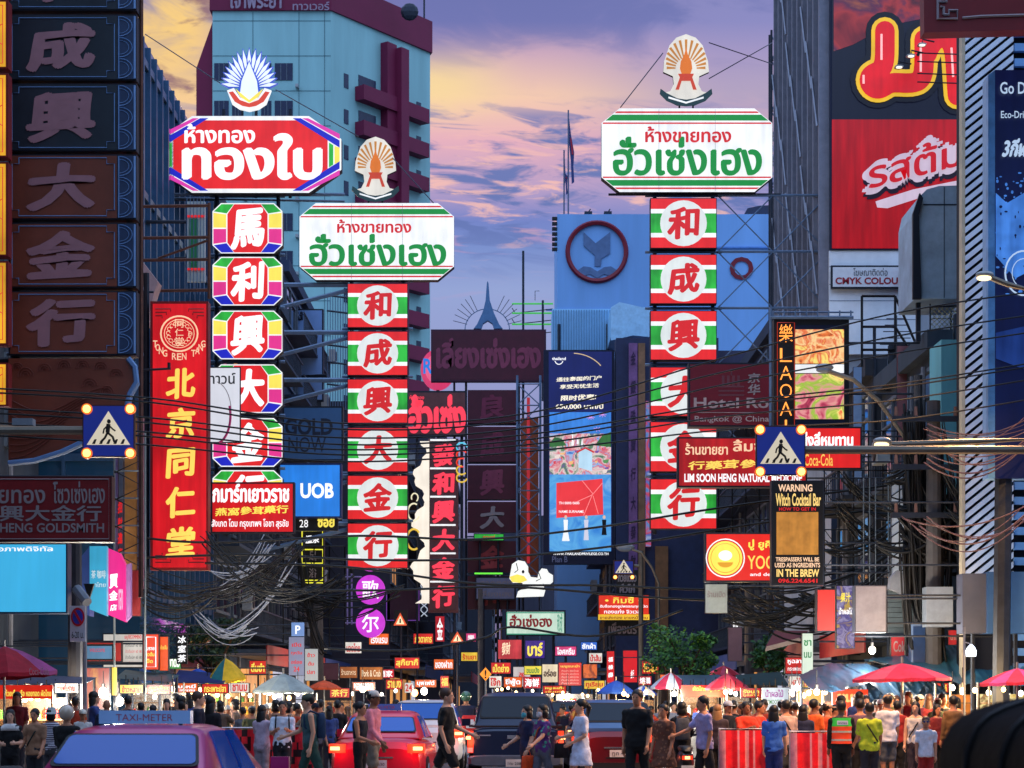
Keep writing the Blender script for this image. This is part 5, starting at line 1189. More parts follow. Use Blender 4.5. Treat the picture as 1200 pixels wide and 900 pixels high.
def tangle(name, label, seeds, Y, mat, w, n, loops=True, cat='cables', kind=None):
    r = random.Random(len(seeds)*7+n); root = MB()
    for i in range(n):
        (a, b) = seeds[i % len(seeds)]
        p0 = P(a[0]+r.uniform(-6, 6), a[1]+r.uniform(-8, 8), Y+r.uniform(-.6, .6)); p1 = P(b[0]+r.uniform(-6, 6), b[1]+r.uniform(-8, 8), Y+r.uniform(-.6, .6))
        root.tube(sagline(p0, p1, r.uniform(.1, .75)*(p1-p0).length*.35+.05, 14), w*r.uniform(.7, 1.4), mat, 4)
    o = root.build(name, None, P(seeds[0][0][0], seeds[0][0][1], Y), smooth=True)
    return tag(o, label, cat, None, 'stuff')
lb = [((-10, 640), (80, 655)), ((60, 640), (170, 690)), ((120, 640), (250, 690)), ((150, 690), (250, 700)), ((190, 690), (330, 660)), ((240, 630), (350, 690)), ((250, 700), (350, 640)), ((300, 690), (390, 680))]
tangle('cable_tangle', 'tangle of black cables hanging below the red pharmacy sign', lb, 50, cablem, .017, 60)
tangle('cable_loops', 'pale looping cables drooping under the red and yellow medicine sign', [((248, 690), (312, 632)), ((240, 660), (318, 640)), ((255, 745), (345, 660)), ((230, 720), (300, 740)), ((240, 730), (290, 735))], 54, M('cable_silver', (150, 156, 170), .5, 0, .2, 5), .013, 20)
tangle('cable_tangle', 'black cables crossing low between the pole and the magenta discs', [((330, 690), (400, 680)), ((340, 690), (410, 680)), ((350, 700), (470, 690)), ((300, 650), (400, 700)), ((345, 720), (400, 700)), ((350, 640), (380, 760))], 64, cablem, .02, 44)
tangle('cable_tangle', 'dense black cable tangle around the utility poles on the right', [((1040, 590), (1130, 570)), ((1050, 600), (1110, 640)), ((1060, 520), (1100, 600)), ((1070, 500), (1100, 720)), ((1030, 640), (1120, 610)), ((1060, 620), (1140, 660)), ((1085, 540), (1125, 650)), ((1062, 560), (1078, 720)), ((1090, 640), (1105, 790)), ((1060, 640), (1068, 760)), ((1078, 470), (1084, 800)), ((1086, 500), (1092, 800)), ((1100, 520), (1104, 780)), ((1112, 560), (1108, 700)), ((1064, 480), (1072, 640)), ((1040, 560), (1090, 520))], 47.5, cablem, .026, 190)
tangle('cable_loops', 'reddish cables sagging from the right pole towards the right border', [((1088, 500), (1205, 490)), ((1088, 515), (1205, 500)), ((1085, 525), (1205, 515)), ((1086, 535), (1205, 520)), ((1060, 600), (1205, 598)), ((1075, 610), (1205, 600)), ((1080, 608), (1205, 606))], 41.2, M('cable_rose', (84, 62, 70), .5, 0, .2, 5), .012, 16)
tangle('cable_tangle', 'black cables strung below the cocktail bar sign across dark fronts', [((850, 720), (965, 690)), ((900, 690), (1060, 640)), ((830, 690), (960, 700)), ((860, 690), (1000, 720)), ((960, 640), (1070, 600)), ((940, 700), (1060, 690)), ((990, 560), (1060, 600)), ((980, 590), (1062, 640))], 52, cablem, .02, 80)
tangle('cable_tangle', 'thin black wires in front of the teal wall and diagonal slats', [((1100, 540), (1145, 590)), ((1105, 500), (1135, 600)), ((1110, 560), (1150, 640)), ((1110, 600), (1190, 590)), ((1118, 600), (1180, 640))], 46.8, cablem, .016, 26)
# long wires across the street: each its own object
def wire(label, pts, Y0, Y1, w=.02, mat=None, group='overhead wires across the street', sag=0):
    n = len(pts); q = MB(); pp = []
    for i, (x, y) in enumerate(pts): pp.append(P(x, y, Y0+(Y1-Y0)*i/(n-1)))
    # smooth through the points
    s = []
    for i in range(n-1):
        p0, p1, p2, p3 = pp[max(i-1, 0)], pp[i], pp[i+1], pp[min(i+2, n-1)]
        for t in [k/8 for k in range(8)]:
            s.append(.5*((2*p1)+(p2-p0)*t+(2*p0-5*p1+4*p2-p3)*t*t+(3*p1-p0-3*p2+p3)*t**3))
    s.append(pp[-1]); q.tube(s, w, mat or cablem, 5)
    o = q.build('overhead_wire', None, pp[0], smooth=True); return tag(o, label, 'wire', group)
Lw = 'thin black wire strung across the street at the level of the crossing signs'
for i, (a, m, b) in enumerate(((457, 500, 345), (462, 507, 372), (480, 517, 392), (486, 525, 428), (497, 531, 432), (502, 537, 447), (512, 545, 470))):
    wire(Lw, [(-30, a-3), (180, a+10), (400, m-4), (620, m-16), (850, (m+b)/2-4), (1050, b+22), (1230, b-6)], 36, 41, .017)
for lab, pts in (('thick black cable sagging across the street just below the six character panels', [(-20, 590), (200, 634), (420, 628), (560, 632), (700, 618), (880, 590), (1230, 545)]),
                 ('thick black cable crossing below the magenta discs towards the crossing sign at right', [(130, 655), (300, 650), (420, 656), (560, 655), (720, 640), (900, 612), (1100, 590)]),
                 ('black cable running over the goose sign at roof height', [(240, 660), (400, 664), (560, 684), (700, 686), (860, 690), (1000, 668)]),
                 ('black cable running just under the goose sign', [(300, 690), (440, 692), (600, 688), (760, 700), (900, 706)]),
                 ('low black cable drooping over the dark far end of the street', [(380, 760), (480, 762), (565, 748), (600, 735), (700, 745), (800, 715)])):
    wire(lab, pts, 50, 54, .032, None, None)
for lab, pts in (('stay wire from the right crest down to the left edge of its board', [(777, 62), (727, 126)]), ('stay wire from the right crest to the lattice pylon', [(831, 50), (905, 75)]), ('lower stay wire from the right crest to the lattice pylon', [(831, 92), (905, 50)]),
                 ('stay wire from the octagon crest over the glass office', [(262, 100), (170, 40)]), ('stay wire behind the arched crest of the left green board', [(323, 105), (420, 160)]), ('faint wire from the left arched crest to the board corner', [(460, 185), (508, 238)])):
    wire(lab, pts, 68.4, 80 if pts[1][0] > 900 else 68.4, .018, M('wire_grey', (60, 62, 80), .5), None)
# street lamps on arms
def street_lamp(label, head, arm, Y, lit=True):
    (hx, hy) = head; root = empty('street_lamp', P(arm[-1][0], arm[-1][1], Y), label, 'street lamp')
    q = MB(); q.tube([P(x, y, Y) for x, y in arm]+[(P(arm[-1][0], 0, Y).x, Y, 0)], .055, M('mast_paint', (120, 112, 100), .45, .5), 8); q.build('arm', root)
    q = MB(); a = P(hx, hy, Y); q.ball((a.x, Y, a.z+.05), 11*Y/F, .12, 4.5*Y/F, M('lamp_shell', (150, 150, 150), .4, .3), 12, 8); ho = q.build('lamp_head', root, smooth=True)
    q = MB(); q.ball((a.x-.02, Y-.03, a.z-.02), 9*Y/F, .1, 3.2*Y/F, E('lamp_warm', (255, 226, 170), 2.2, 0) if lit else grey, 12, 8); q.build('lens', ho, smooth=True)
    if lit:
        l = bpy.data.lights.new('street_lamp_glow', 'SPOT'); l.spot_size = R(145); l.spot_blend = .6; l.energy = 2300; l.shadow_soft_size = .2; l.color = lin((255, 190, 120))[:3]
        lo = bpy.data.objects.new('street_lamp_glow', l); COL.objects.link(lo); lo.parent = root; w = P(hx, hy+9, Y); lo.location = w-root.location-Vector((0, .05, .16))
street_lamp('lit street lamp on a long pale arm before the diagonal slats, upper right', (1154, 325), [(1160, 325), (1180, 333), (1215, 342)], 38)
street_lamp('lit street lamp at the end of the horizontal arm right of the red drink sign', (1034, 520), [(1044, 521), (1130, 518), (1225, 514)], 35)
street_lamp('dark unlit street lamp curving down right of the food screen', (966, 433), [(968, 434), (1000, 445), (1030, 470), (1062, 515)], 48, False)
street_lamp('pale small street lamp above the far crossing sign', (733, 643), [(736, 642), (752, 648), (764, 665), (772, 684)], 90, False)
root = empty('camera_arm', P(40, 505, 36), 'pale horizontal arm with a camera box in front of the brown wave board', 'mast'); q = MB(); q.tube([P(-30, 500, 36), P(70, 504, 36), P(96, 505, 36)], .05, M('mast_paint', (120, 112, 100), .45, .5), 8); q.build('arm', root); q = MB(); q.pb(14, 490, 38, 498, 35.9, .25, grey); q.build('camera_box', root)
root = empty('surveillance_camera', P(95, 690, 43.5), 'white security camera on a dark bracket left of the teal box sign', 'camera'); q = MB(); q.tube([P(90, 690, 43.5), P(102, 706, 43.2)], .11, grey, 8); q.build('body', root); q = MB(); q.pp([(98, 684), (110, 684), (104, 703)], 43.6, .1, black); q.build('bracket', root)
# no-stopping sign
root = empty('no_stopping_sign', (P(91, 0, 42).x, 42, 0), 'round blue and red no stopping sign on a slim pole at left', 'road sign')
q = MB(); x = P(98, 0, 42).x; q.tube([(x, 42.1, 0), (x, 42.1, P(0, 710, 42).z)], .05, grey, 8); q.build('post', root)
q = MB(); q.pb(82, 710, 100, 752, 42, .04, M('sign_pale', (190, 196, 206), .5)); bo = q.build('board', root)
q = MB(); q.pe(91, 723, 8, 11, 41.98, .012, M('sign_red', (190, 24, 34), .4), 24); q.pe(91, 723, 6, 8.4, 41.965, .012, M('sign_blue', (40, 60, 170), .4), 24); q.pp([(86, 717), (88, 715), (96, 729), (94, 731)], 41.95, .012, M('sign_red', (190, 24, 34), .4)); q.build('roundel', bo)
q = MB(); q.pt('6-20 น.', 84, 740, 98, 748, 41.96, M('dark_print', (30, 34, 44), .6), .01); q.build('lettering', bo)
# left LED screens and boxes
scr = E('lit_cyan_screen', (64, 176, 226), 1.0, .06, .5, light=True)
shop_sign('cyan_screen', 'large plain cyan lit screen at the left border', (-70, 636, 79, 719), 43, scr, [('ระบบจอภาพดิจิทัล', -40, 640, 62, 646, eWt, .01)], d=.4, cab=M('screen_case', (18, 40, 76), .5), xf=-12.6)
root = sign_root('teal_box_sign', 'slanted teal lit box sign with faint white squares beside the pink panel', 104, 640, 126, 725, 47); q = MB(); q.pp([(93, 655), (105, 640), (105, 722), (93, 716)], 47, .5, M('box_side_navy', (36, 60, 120), .5)); q.build('cabinet', root)
q = MB(); q.pp([(105, 640), (125, 640), (125, 722), (105, 714)], 46.98, .2, E('lit_teal', (58, 160, 200), .95, .15, 1)); q.build('face', root); q = MB(); q.pt('茶 咖啡', 107, 668, 124, 678, 46.95, M('pale_letter', (200, 226, 236), .5), .02); q.pt('ชาไทย', 107, 682, 124, 688, 46.95, M('pale_letter', (200, 226, 236), .5), .01); q.build('lettering', root); q = MB(); q.tube([P(100, 660, 47.3), (-12.6, 47.3, P(100, 660, 47).z)], .05, steel); q.build('bracket', root)
root = sign_root('pink_panel_sign', 'hot pink slanted lit panel with white block characters next to the teal box', 126, 642, 147, 730, 47.5); q = MB(); q.pp([(126, 642), (140, 648), (147, 662), (147, 729), (126, 720)], 47.5, .25, E('lit_hotpink', (226, 40, 134), 1.0, .1, 1, light=True)); q.build('face', root)
q = MB(); q.pt('買', 128, 672, 138, 690, 47.46, eWt, .04); q.pt('金', 128, 692, 138, 704, 47.46, eWt, .04); q.pt('店', 129, 708, 137, 716, 47.46, eWt, .03); q.pt('ทอง', 139, 690, 144, 715, 47.46, E('pale_pink_text', (250, 190, 220), 1, 0), .01); q.build('lettering', root); q = MB(); q.pp([(147, 662), (153, 660), (153, 722), (147, 729)], 47.6, .2, M('lilac_side', (150, 110, 170), .5)); q.tube([P(140, 690, 47.8), (-12.6, 47.8, P(140, 690, 47).z)], .05, steel); q.build('cabinet', root)
shop_sign('red_narrow_sign', 'narrow dark red vertical panel right of the hot pink panel', (153, 668, 165, 722), 48.5, M('dusk_red', (130, 34, 34), .5), [], d=.2, xf=-12.6)
shop_sign('red_wall_sign', 'red box frame with a dark opening above the market left of the poster', (957, 690, 1000, 740), 47, M('market_red', (170, 34, 34), .5), [], d=.3, xf=10.8)
shop_sign('price_board', 'white price board with a red heading over rows of red writing', (120, 742, 168, 783), 52, E('lit_price_white', (220, 214, 206), .8, .15), [('เมนู RECOMMEND', 146, 744, 166, 750, eRl, .02)]+[('ข้าวต้มปลา 60  80', 147, 754+7.0*i, 166, 758+7.0*i, eRl if i % 2 else M('dark_print', (30, 34, 44), .6), .0) for i in range(4)], d=.1, xf=-12.6)
shop_sign('monitor_sign', 'dark framed blue screen on a red panel below the no stopping sign', (98, 752, 143, 776), 50, M('market_red', (170, 34, 34), .5), [], d=.15, xf=-12.6, sub=lambda r: (lambda q: (q.pb(99, 755, 133, 774, 49.97, .02, black), q.pb(101, 757, 131, 772, 49.95, .015, E('monitor_blue', (90, 140, 180), .7, .2)), q.pt('WELCOME', 105, 760, 123, 764, 49.93, eRl, .0), q.build('screen', r)))(MB()))
shop_sign('octagon_menu_sign', 'orange red lit menu sign with clipped corners and yellow words beside the price board', (168, 743, 186, 785), 51, E('lit_menu_orange', (226, 64, 30), 1, .15, 1, light=True), [('รับราย', 169, 757, 181, 762, eWt, .02), ('ข้าวต้ม', 169, 764, 181, 769, eY, .02), ('เป็ด', 170, 772, 179, 777, eY, .02)], d=.2, border=eWt, xf=-12.6)
shop_sign('orange_side_sign', 'plain orange lit strip sign at the right of the clipped corner menu sign', (187, 746, 197, 786), 51.3, E('lit_menu_orange2', (236, 84, 30), .95, .2), [('ก๋วยจั๊บ', 188, 756, 196, 761, eY, .01)], d=.2, xf=-12.6)
shop_sign('stall_poster', 'tall red poster with gold fish shapes beside a glaring lamp', (91, 782, 129, 832), 46, screen_mat('gold_fish_poster', [(120, 16, 20), (190, 30, 24), (170, 22, 22), (226, 150, 50), (200, 40, 30)], 1.1, .95), [], d=.06)
shop_sign('yellow_flag_sign', 'narrow vertical yellow lit banner right of the gold fish poster', (131, 782, 137, 815), 46.5, E('lit_flag_yellow', (246, 206, 80), 1.1, .2), [], d=.05)
for lab, rect, fm, L in (
    ('white vertical banner with red Thai words above the grey umbrella', (338, 746, 357, 792), E('banner_white', (150, 158, 196), .55, .1), [('เปิด', 342, 753, 353, 758, eRl, .02), ('ทุกวัน', 341, 763, 354, 768, eRl, .02), ('อร่อย', 341, 773, 354, 778, eRl, .02), ('24', 344, 781, 351, 787, eRl, .02)]),
    ('lower white vertical banner with red Thai words at its right', (357, 760, 373, 798), E('banner_white2', (190, 196, 200), .6, .1), [('ข้าว', 360, 765, 369, 770, eRl, .02), ('ต้ม', 361, 775, 368, 780, eRl, .02), ('ปลา', 360, 785, 369, 790, eRl, .02)]),
    ('small pale blue banner top above the white vertical banner', (341, 729, 357, 746), E('banner_blue', (120, 160, 226), .7, .1), [('P', 346, 733, 352, 743, eWt, .02)])):
    shop_sign('vertical_banner', lab, rect, 60, fm, L, d=.05, xf=-10)
for lab, rect, Y, fm, L in (
    ('amber lit far restaurant sign with pale lettering', (421, 781, 449, 797), 88, E('lit_far_amber', (206, 120, 60), .8, .3), [('Pork & Crab', 424, 785, 446, 793, E('far_text', (250, 226, 190), 1, 0), .02)]),
    ('amber blank lit sign left of the far restaurant sign', (398, 781, 419, 795), 87, E('lit_far_amber2', (190, 110, 60), .7, .4), [('ร้านอาหาร', 400, 784, 417, 791, E('far_text', (250, 226, 190), 1, 0), .0)]),
    ('dim framed picture sign near the far amber signs', (378, 777, 397, 797), 72, M('dim_plaque', (100, 60, 70), .6), []),
    ('yellow lit sign with green frame over the far stalls', (614, 780, 635, 791), 92, E('lit_far_yellow', (236, 216, 70), 1, .15), [('ขนมปัง', 617, 782, 632, 789, E('far_green', (50, 130, 60), .9, 0), .02)]),
    ('pale square lit sign left of the yellow far sign', (601, 781, 622, 805), 93, E('lit_far_pale', (214, 206, 206), .8, .2), [('粥', 608, 788, 616, 797, eRl, .02)]),
    ('cream lit script sign right of the yellow far sign', (635, 778, 654, 800), 92, E('lit_far_cream', (246, 226, 190), .9, .25), [('อร่อย', 637, 784, 652, 793, E('far_dark', (60, 20, 20), .8, 0), .03)]),
    ('red lit menu board with many pale lines behind the pickup', (654, 776, 682, 804), 88, E('lit_far_red', (216, 40, 40), .95, .15), [('เมนูแนะนำ', 657, 779, 679, 783, eY, .01)]+[('ต้มยำ ผัดไทย', 658, 785+3.6*i, 678, 787+3.6*i, E('far_pinkish', (250, 190, 180), .9, 0), 0) for i in range(5)]),
    ('orange lit picture board next to the red menu board', (683, 778, 700, 795), 88.5, screen_mat('orange_picture', [(200, 60, 20), (236, 110, 40), (120, 30, 20), (250, 180, 90)], 2, .95), []),
    ('tall red banner with white marks on the far right shop front', (711, 763, 720, 800), 86, E('lit_banner_red', (206, 26, 34), .9, .1), [('福', 712.5, 770, 718.5, 776, eWt, .03), ('祿', 712.5, 779, 718.5, 785, eWt, .03), ('壽', 712.5, 788, 718.5, 794, eWt, .03)]),
    ('broad red banner with a white block near its foot', (730, 762, 747, 800), 86.5, E('lit_banner_red2', (216, 26, 40), .9, .1), [('金行', 739, 785, 743, 795, eWt, .03)]),
    ('pink red lit sign under the pale green restaurant board', (583, 749, 612, 773), 96, E('lit_far_pink', (206, 60, 70), .85, .3), [('發財', 588, 752, 598, 768, E('far_text', (250, 226, 190), 1, 0), .03)]),
    ('violet neon sign with yellow strokes under the goose board', (615, 750, 639, 772), 95, E('lit_far_violet', (70, 40, 150), .8, .4), [('บาร์', 618, 753, 636, 769, E('far_yellowtext', (250, 226, 90), 1, 0), .03)]),
    ('small red sign with white lines before the dark right shop', (920, 770, 947, 790), 60, E('lit_small_red', (206, 40, 40), .85, .1), [('หูฉลาม', 923, 773, 944, 779, eWt, .02), ('กระเพาะปลา', 923, 781, 944, 786, eWt, .01)]),
    ('round soft drink emblem panel beside the blue grey fridge', (1044, 745, 1067, 770), 48, M('drink_red', (170, 30, 44), .5), [('Coke', 1047, 751, 1064, 764, dullw, .01)]),
    ('small red market sign left of the hanging bell lamp', (1111, 738, 1132, 756), 47, M('drink_red', (170, 30, 44), .5), [('น้ำแข็ง', 1114, 744, 1129, 750, dullw, .01)])):
    shop_sign('market_sign', lab, rect, Y, fm, L, d=.12, xf=(10.4 if rect[0] > 900 else (5.6 if rect[0] > 700 else None)))
shop_sign('street_shop_sign', 'row of white Thai letters on dark above the small red sign, under the far crossing', (722, 668, 748, 697), 96, black, [('ก๋วยเตี๋ยว', 724, 670, 746, 682, dullw, .03), ('คั่วไก่', 726, 684, 744, 695, dullw, .03)], d=.1, xf=5.6)
shop_sign('street_shop_sign', 'tall row of dull white Thai letters on black under the small red sign', (710, 727, 752, 745), 95.6, black, [('เพื่องนรา', 713, 729, 750, 743, dullw, .02)], d=.1, xf=5.6)
shop_sign('warning_triangle', 'small lit triangular warning sign over the far traffic', (527, 741, 545, 754), 92, black, [], d=.05, sub=lambda r: (lambda q: (q.pp([(528, 753), (536, 740), (544, 753)], 91.95, .02, E('tri_red', (226, 90, 50), 1, 0)), q.pp([(531, 751.5), (536, 743.5), (541, 751.5)], 91.9, .02, E('tri_cream', (250, 226, 180), 1.1, 0)), q.pp([(535.4, 751), (535.4, 746), (536.6, 746), (536.6, 751)], 91.87, .02, black), q.build('triangle', r)))(MB()))
shop_sign('warning_triangle', 'lit triangular warning sign with amber spots under the pink neon column', (462, 715, 478, 732), 96, black, [], d=.05, sub=lambda r: (lambda q: (q.pp([(461, 733), (469, 718), (477, 733)], 95.95, .02, E('tri_red', (226, 90, 50), 1, 0)), q.pp([(464, 731.5), (469, 721.5), (474, 731.5)], 95.9, .02, E('tri_cream', (250, 226, 180), 1.1, 0)), q.pp([(468, 730), (468.4, 725), (469.6, 725), (470, 730)], 95.87, .02, black), q.build('triangle', r)))(MB()))
root = empty('diamond_road_sign', (P(569, 0, 62).x, 62, 0), 'orange diamond road works sign on a post left of the pickup', 'road sign'); q = MB(); q.pp([(569, 782), (576, 790), (569, 798), (562, 790)], 62, .04, E('lit_road_orange', (246, 150, 50), .85, .1, base=.8)); q.pt('!', 568, 785, 570, 795, 61.97, black, .02); q.build('board', root); q = MB(); x = P(569, 0, 62).x; q.tube([(x, 62.06, 0), (x, 62.06, P(0, 797, 62).z)], .03, grey); q.build('post', root)
# hanging lamps: bulbs with their own light
def bulb(label, px, py, Y, r=.13, rgb=(255, 214, 160), power=90, hang=26, s=14):
    r *= .48
    c = P(px, py, Y); root = empty('market_lamp', (c.x, Y, c.z), label, 'lamp', 'bare lamps over the market stalls')
    q = MB(); q.ball((c.x, Y, c.z), r, r, r*1.15, E('bulb_%d_%d_%d' % rgb, rgb, s, 0), 12, 8); q.build('bulb', root, smooth=True)
    q = MB(); q.tube([(c.x, Y, c.z+r), (c.x, Y, c.z+r+.10)], .04, black, 6); q.tube([(c.x, Y, c.z+r+.1), (c.x, Y, c.z+hang*Y/F)], .01, black, 4); q.build('cord', root)
    l = bpy.data.lights.new('lamp_glow', 'POINT'); l.energy = power*4.0; l.shadow_soft_size = .3; l.color = lin(rgb)[:3]
    lo = bpy.data.objects.new('lamp_glow', l); COL.objects.link(lo); lo.parent = root; lo.location = (0, -.25, -.1)
WB, CW = (255, 206, 140), (255, 244, 226)
for lab, x, y, Y, r, c, p in (('warm bare bulb over the red stall at the far left', 36, 818, 43, .11, WB, 60), ('white round lamp left of the white bucket hat', 65, 822, 43, .13, CW, 80), ('glaring lamp beside the gold fish poster', 121, 812, 45, .22, CW, 160), ('second glaring lamp just right of the poster glare', 140, 822, 47, .2, CW, 130),
    ('warm lamp glowing over the crowd behind the left barrier', 243, 812, 58, .12, WB, 120), ('lamp under the left part of the grey umbrella', 316, 812, 50, .10, CW, 90), ('lamp under the right part of the grey umbrella', 349, 813, 50, .10, CW, 90), ('far warm lamp between the two walking couples', 425, 808, 74, .2, CW, 120),
    ('warm lamp below the white and blue far umbrella', 731, 813, 66, .14, WB, 120), ('warm lamp below the far blue umbrella', 757, 811, 68, .14, WB, 120), ('lamp under the pink striped umbrella', 790, 813, 58, .14, CW, 110), ('warm lamp under the flat pink umbrella', 850, 811, 56, .12, WB, 110),
    ('upper bright lamp beside the blue tarp', 934, 806, 46, .13, CW, 100), ('lower bright lamp beside the blue tarp', 928, 811, 46, .12, CW, 80), ('bright lamp at the left fold of the blue tarp', 957, 811, 44, .13, CW, 100), ('lamp high under the grey box sign', 1022, 762, 45, .16, CW, 90),
    ('warm lamp over the orange lit stall at right', 1128, 808, 42, .09, WB, 90), ('warm lamp under the right border umbrella', 1176, 808, 41, .09, WB, 70), ('far white lamp above the white car', 497, 810, 90, .3, CW, 120), ('amber far lamp above the white car', 486, 812, 92, .3, (255, 150, 80), 100), ('far lamp above the right dark car', 665, 816, 84, .2, CW, 120)):
    bulb(lab, x, y, Y, r, c, p)
root = empty('bell_lamp', P(1138, 762, 41), 'white bell shaped lamp hanging from a thin pole before the dark tarp', 'lamp'); q = MB(); c = P(1138, 764, 41); q.loft([(c.z-.09, c.x, 41, .10, .10), (c.z+.02, c.x, 41, .11, .11), (c.z+.09, c.x, 41, .08, .08), (c.z+.15, c.x, 41, .02, .02)], E('bell_white', (225, 236, 255), 3, 0), 12, 2); q.build('bulb', root, smooth=True); q = MB(); x = P(1130, 0, 41).x; q.tube([(x, 41, 0), (x, 41, P(0, 735, 41).z)], .022, grey, 6); q.tube([(x, 41, c.z+.2), (c.x, 41, c.z+.16)], .012, grey, 4); q.build('post', root)
# ================================================================ MARKET UMBRELLAS, TARPS, STALLS
def umbrella(label, cx, ytop, yrim, halfw, Y, cols, tilt=0.0, n=10, sag=.3, group='market umbrellas'):
    c = P(cx, ytop, Y); rim = P(cx, yrim, Y).z; rad = halfw*Y/F; H = c.z-rim
    root = empty('market_umbrella', (c.x, Y, 0), label, 'umbrella', group)
    by = {}
    for i in range(n):
        m = cols[i % len(cols)]; mb = by.setdefault(m.name, (m, MB()))[1]
        a0, a1 = 2*math.pi*i/n, 2*math.pi*(i+1)/n; am = (a0+a1)/2
        rows = []
        for t in (0, .35, .7, 1.0):
            z = c.z-H*(t**1.35)+tilt*0; rr = rad*t
            rows.append([(c.x+rr*math.cos(a)*k, Y+rr*math.sin(a)*k, z-(.05*H*t if k < 1 else 0)+tilt*rr*math.cos(a)) for a, k in ((a0, 1), (am, .975), (a1, 1))])
        rows.append([(x, y, z-.14*max(H, .4)) for x, y, z in rows[-1]])
        vs = [p for rw in rows for p in rw]; fs = []
        for r_ in range(len(rows)-1):
            for k in range(2): fs.append((r_*3+k, (r_+1)*3+k, (r_+1)*3+k+1, r_*3+k+1))
        mb.add(vs, fs, m)
    cv = MB()
    for m, mb in by.values(): cv.add(mb.v, mb.f, m)
    cv.build('canopy', root, smooth=30)
    q = MB(); q.tube([(c.x, Y, 0), (c.x, Y, c.z+.12)], .025, M('umbrella_pole', (150, 150, 150), .4, .6), 6); q.build('pole', root)
    q = MB()
    for i in range(n):
        a = 2*math.pi*i/n; q.tube([(c.x, Y, c.z-H*.15), (c.x+rad*.96*math.cos(a), Y+rad*.96*math.sin(a), rim+tilt*rad*.96*math.cos(a)+.01)], .012, steel, 4)
    q.build('ribs', root)
    return root
def cloth(name, rgb, t=.25):
    m = M(name, rgb, .8, 0, .3, 3.0, .6); return m
pink, pink2 = cloth('pink_cloth', (200, 44, 76)), cloth('rose_cloth2', (206, 74, 100)); wine, plum = cloth('wine_cloth', (170, 24, 44)), cloth('plum_cloth', (150, 60, 120))
bluec, whitec, greyc = cloth('blue_cloth', (34, 84, 190)), cloth('white_cloth', (200, 206, 214)), cloth('greygreen_cloth', (150, 162, 160)); yelc = cloth('yellow_cloth', (220, 180, 40)); teal2 = cloth('teal_cloth', (40, 120, 130)); greenc = cloth('dark_green_cloth', (30, 60, 60))
um = umbrella('wine and plum umbrella with faint white script at the left border', 5, 757, 790, 62, 40, [plum, wine, wine], .08)
q = MB(); q.pt('Coca-Cola', 14, 781, 38, 790, 37.9, M('cloth_script', (210, 150, 160), .8), .01); q.v = [(v[0], v[1]+1.35, v[2]) for v in q.v]; q.build('lettering', um)
umbrella('large grey green umbrella over the crowd left of the street', 332, 789, 809, 36, 49, [greyc])
umbrella('navy blue umbrella left of the yellow parachute shade', 232, 783, 798, 24, 60, [bluec])
umbrella('tilted yellow and teal umbrella among the dark left stalls', 264, 771, 797, 24, 58, [yelc, yelc, teal2], .18, 8)
umbrella('small orange red umbrella right of the grey green umbrella', 380, 797, 806, 20, 62, [cloth('orange_cloth', (226, 90, 50))])
umbrella('bright blue far umbrella right of the red banners', 722, 797, 811, 22, 70, [bluec]); umbrella('white and blue far umbrella next to the bright blue one', 754, 803, 813, 16, 70, [whitec, bluec])
umbrella('pink and white striped umbrella by the green tree', 786, 788, 805, 24, 60, [pink, whitec]); umbrella('flat pink umbrella behind the moustached man', 852, 789, 806, 26, 57, [pink, pink2])
umbrella('wide pink red umbrella under the blue tarp at right', 1057, 777, 795, 58, 41, [pink, pink2, pink], .02, 12); umbrella('purplish pink umbrella at the right border', 1192, 783, 799, 44, 39, [pink, cloth('mauve_cloth', (190, 70, 140))], .04, 12)
umbrella('red umbrella with white marks beyond the dark awning', 848, 780, 791, 20, 66, [wine, pink2])
def tarp(name, label, outline, Y, depth, mat, seed, amp=.18, rise=.5):
    """hanging sheet: the front edge follows the outline, it falls away behind with folds"""
    r = random.Random(seed); mb = MB(); n = 90; k = 18
    (top, bot) = outline
    def interp(pts, x):
        for (x0, y0), (x1, y1) in zip(pts, pts[1:]):
            if x0 <= x <= x1: return y0+(y1-y0)*(x-x0)/max(1e-6, x1-x0)
        return pts[-1][1]
    xa, xb = top[0][0], top[-1][0]; vs = []
    for i in range(n+1):
        x = xa+(xb-xa)*i/n; yt, yb = interp(top, x), interp(bot, x)
        for j in range(k+1):
            t = j/k; p = P(x, yt+(yb-yt)*t, Y); f = mnoise.noise(Vector((x*.05+seed, t*1.1, seed)))+.5*mnoise.noise(Vector((x*.16+t*2, t*2.6+3, seed)))+.45*(.3-abs(mnoise.noise(Vector((x*.11-t*3, t*1.7, seed+5)))))*2
            vs.append((p.x, Y+depth*(1-t)+amp*f*1.6, p.z+amp*.35*f*(1 if 0 < j < k else .3)))
    fs = [(i*(k+1)+j, i*(k+1)+j+1, (i+1)*(k+1)+j+1, (i+1)*(k+1)+j) for i in range(n) for j in range(k)]
    mb.add(vs, fs, mat)
    root = empty(name, (P((xa+xb)/2, 0, Y).x, Y, 0), label, 'tarpaulin'); mb.build('sheet', root, smooth=True)
    q = MB()
    for x in (xa+4, (xa+xb)/2, xb-4): a = P(x, interp(top, x), Y); q.tube([(a.x, Y+depth+.05, 0), (a.x, Y+depth+.05, a.z)], .03, steel, 5); q.tube([(a.x, Y+depth+.05, a.z-.02), (a.x, Y+.1, P(x, interp(bot, x), Y).z-.02)], .02, steel, 5)
    q.build('pole', root)
tb, td = M('tarp_blue', (34, 60, 84), .38, 0, .25, 1.5, .3, spec=.6), M('tarp_dark_teal', (46, 90, 106), .36, 0, .3, 1.5, .3, spec=.6)
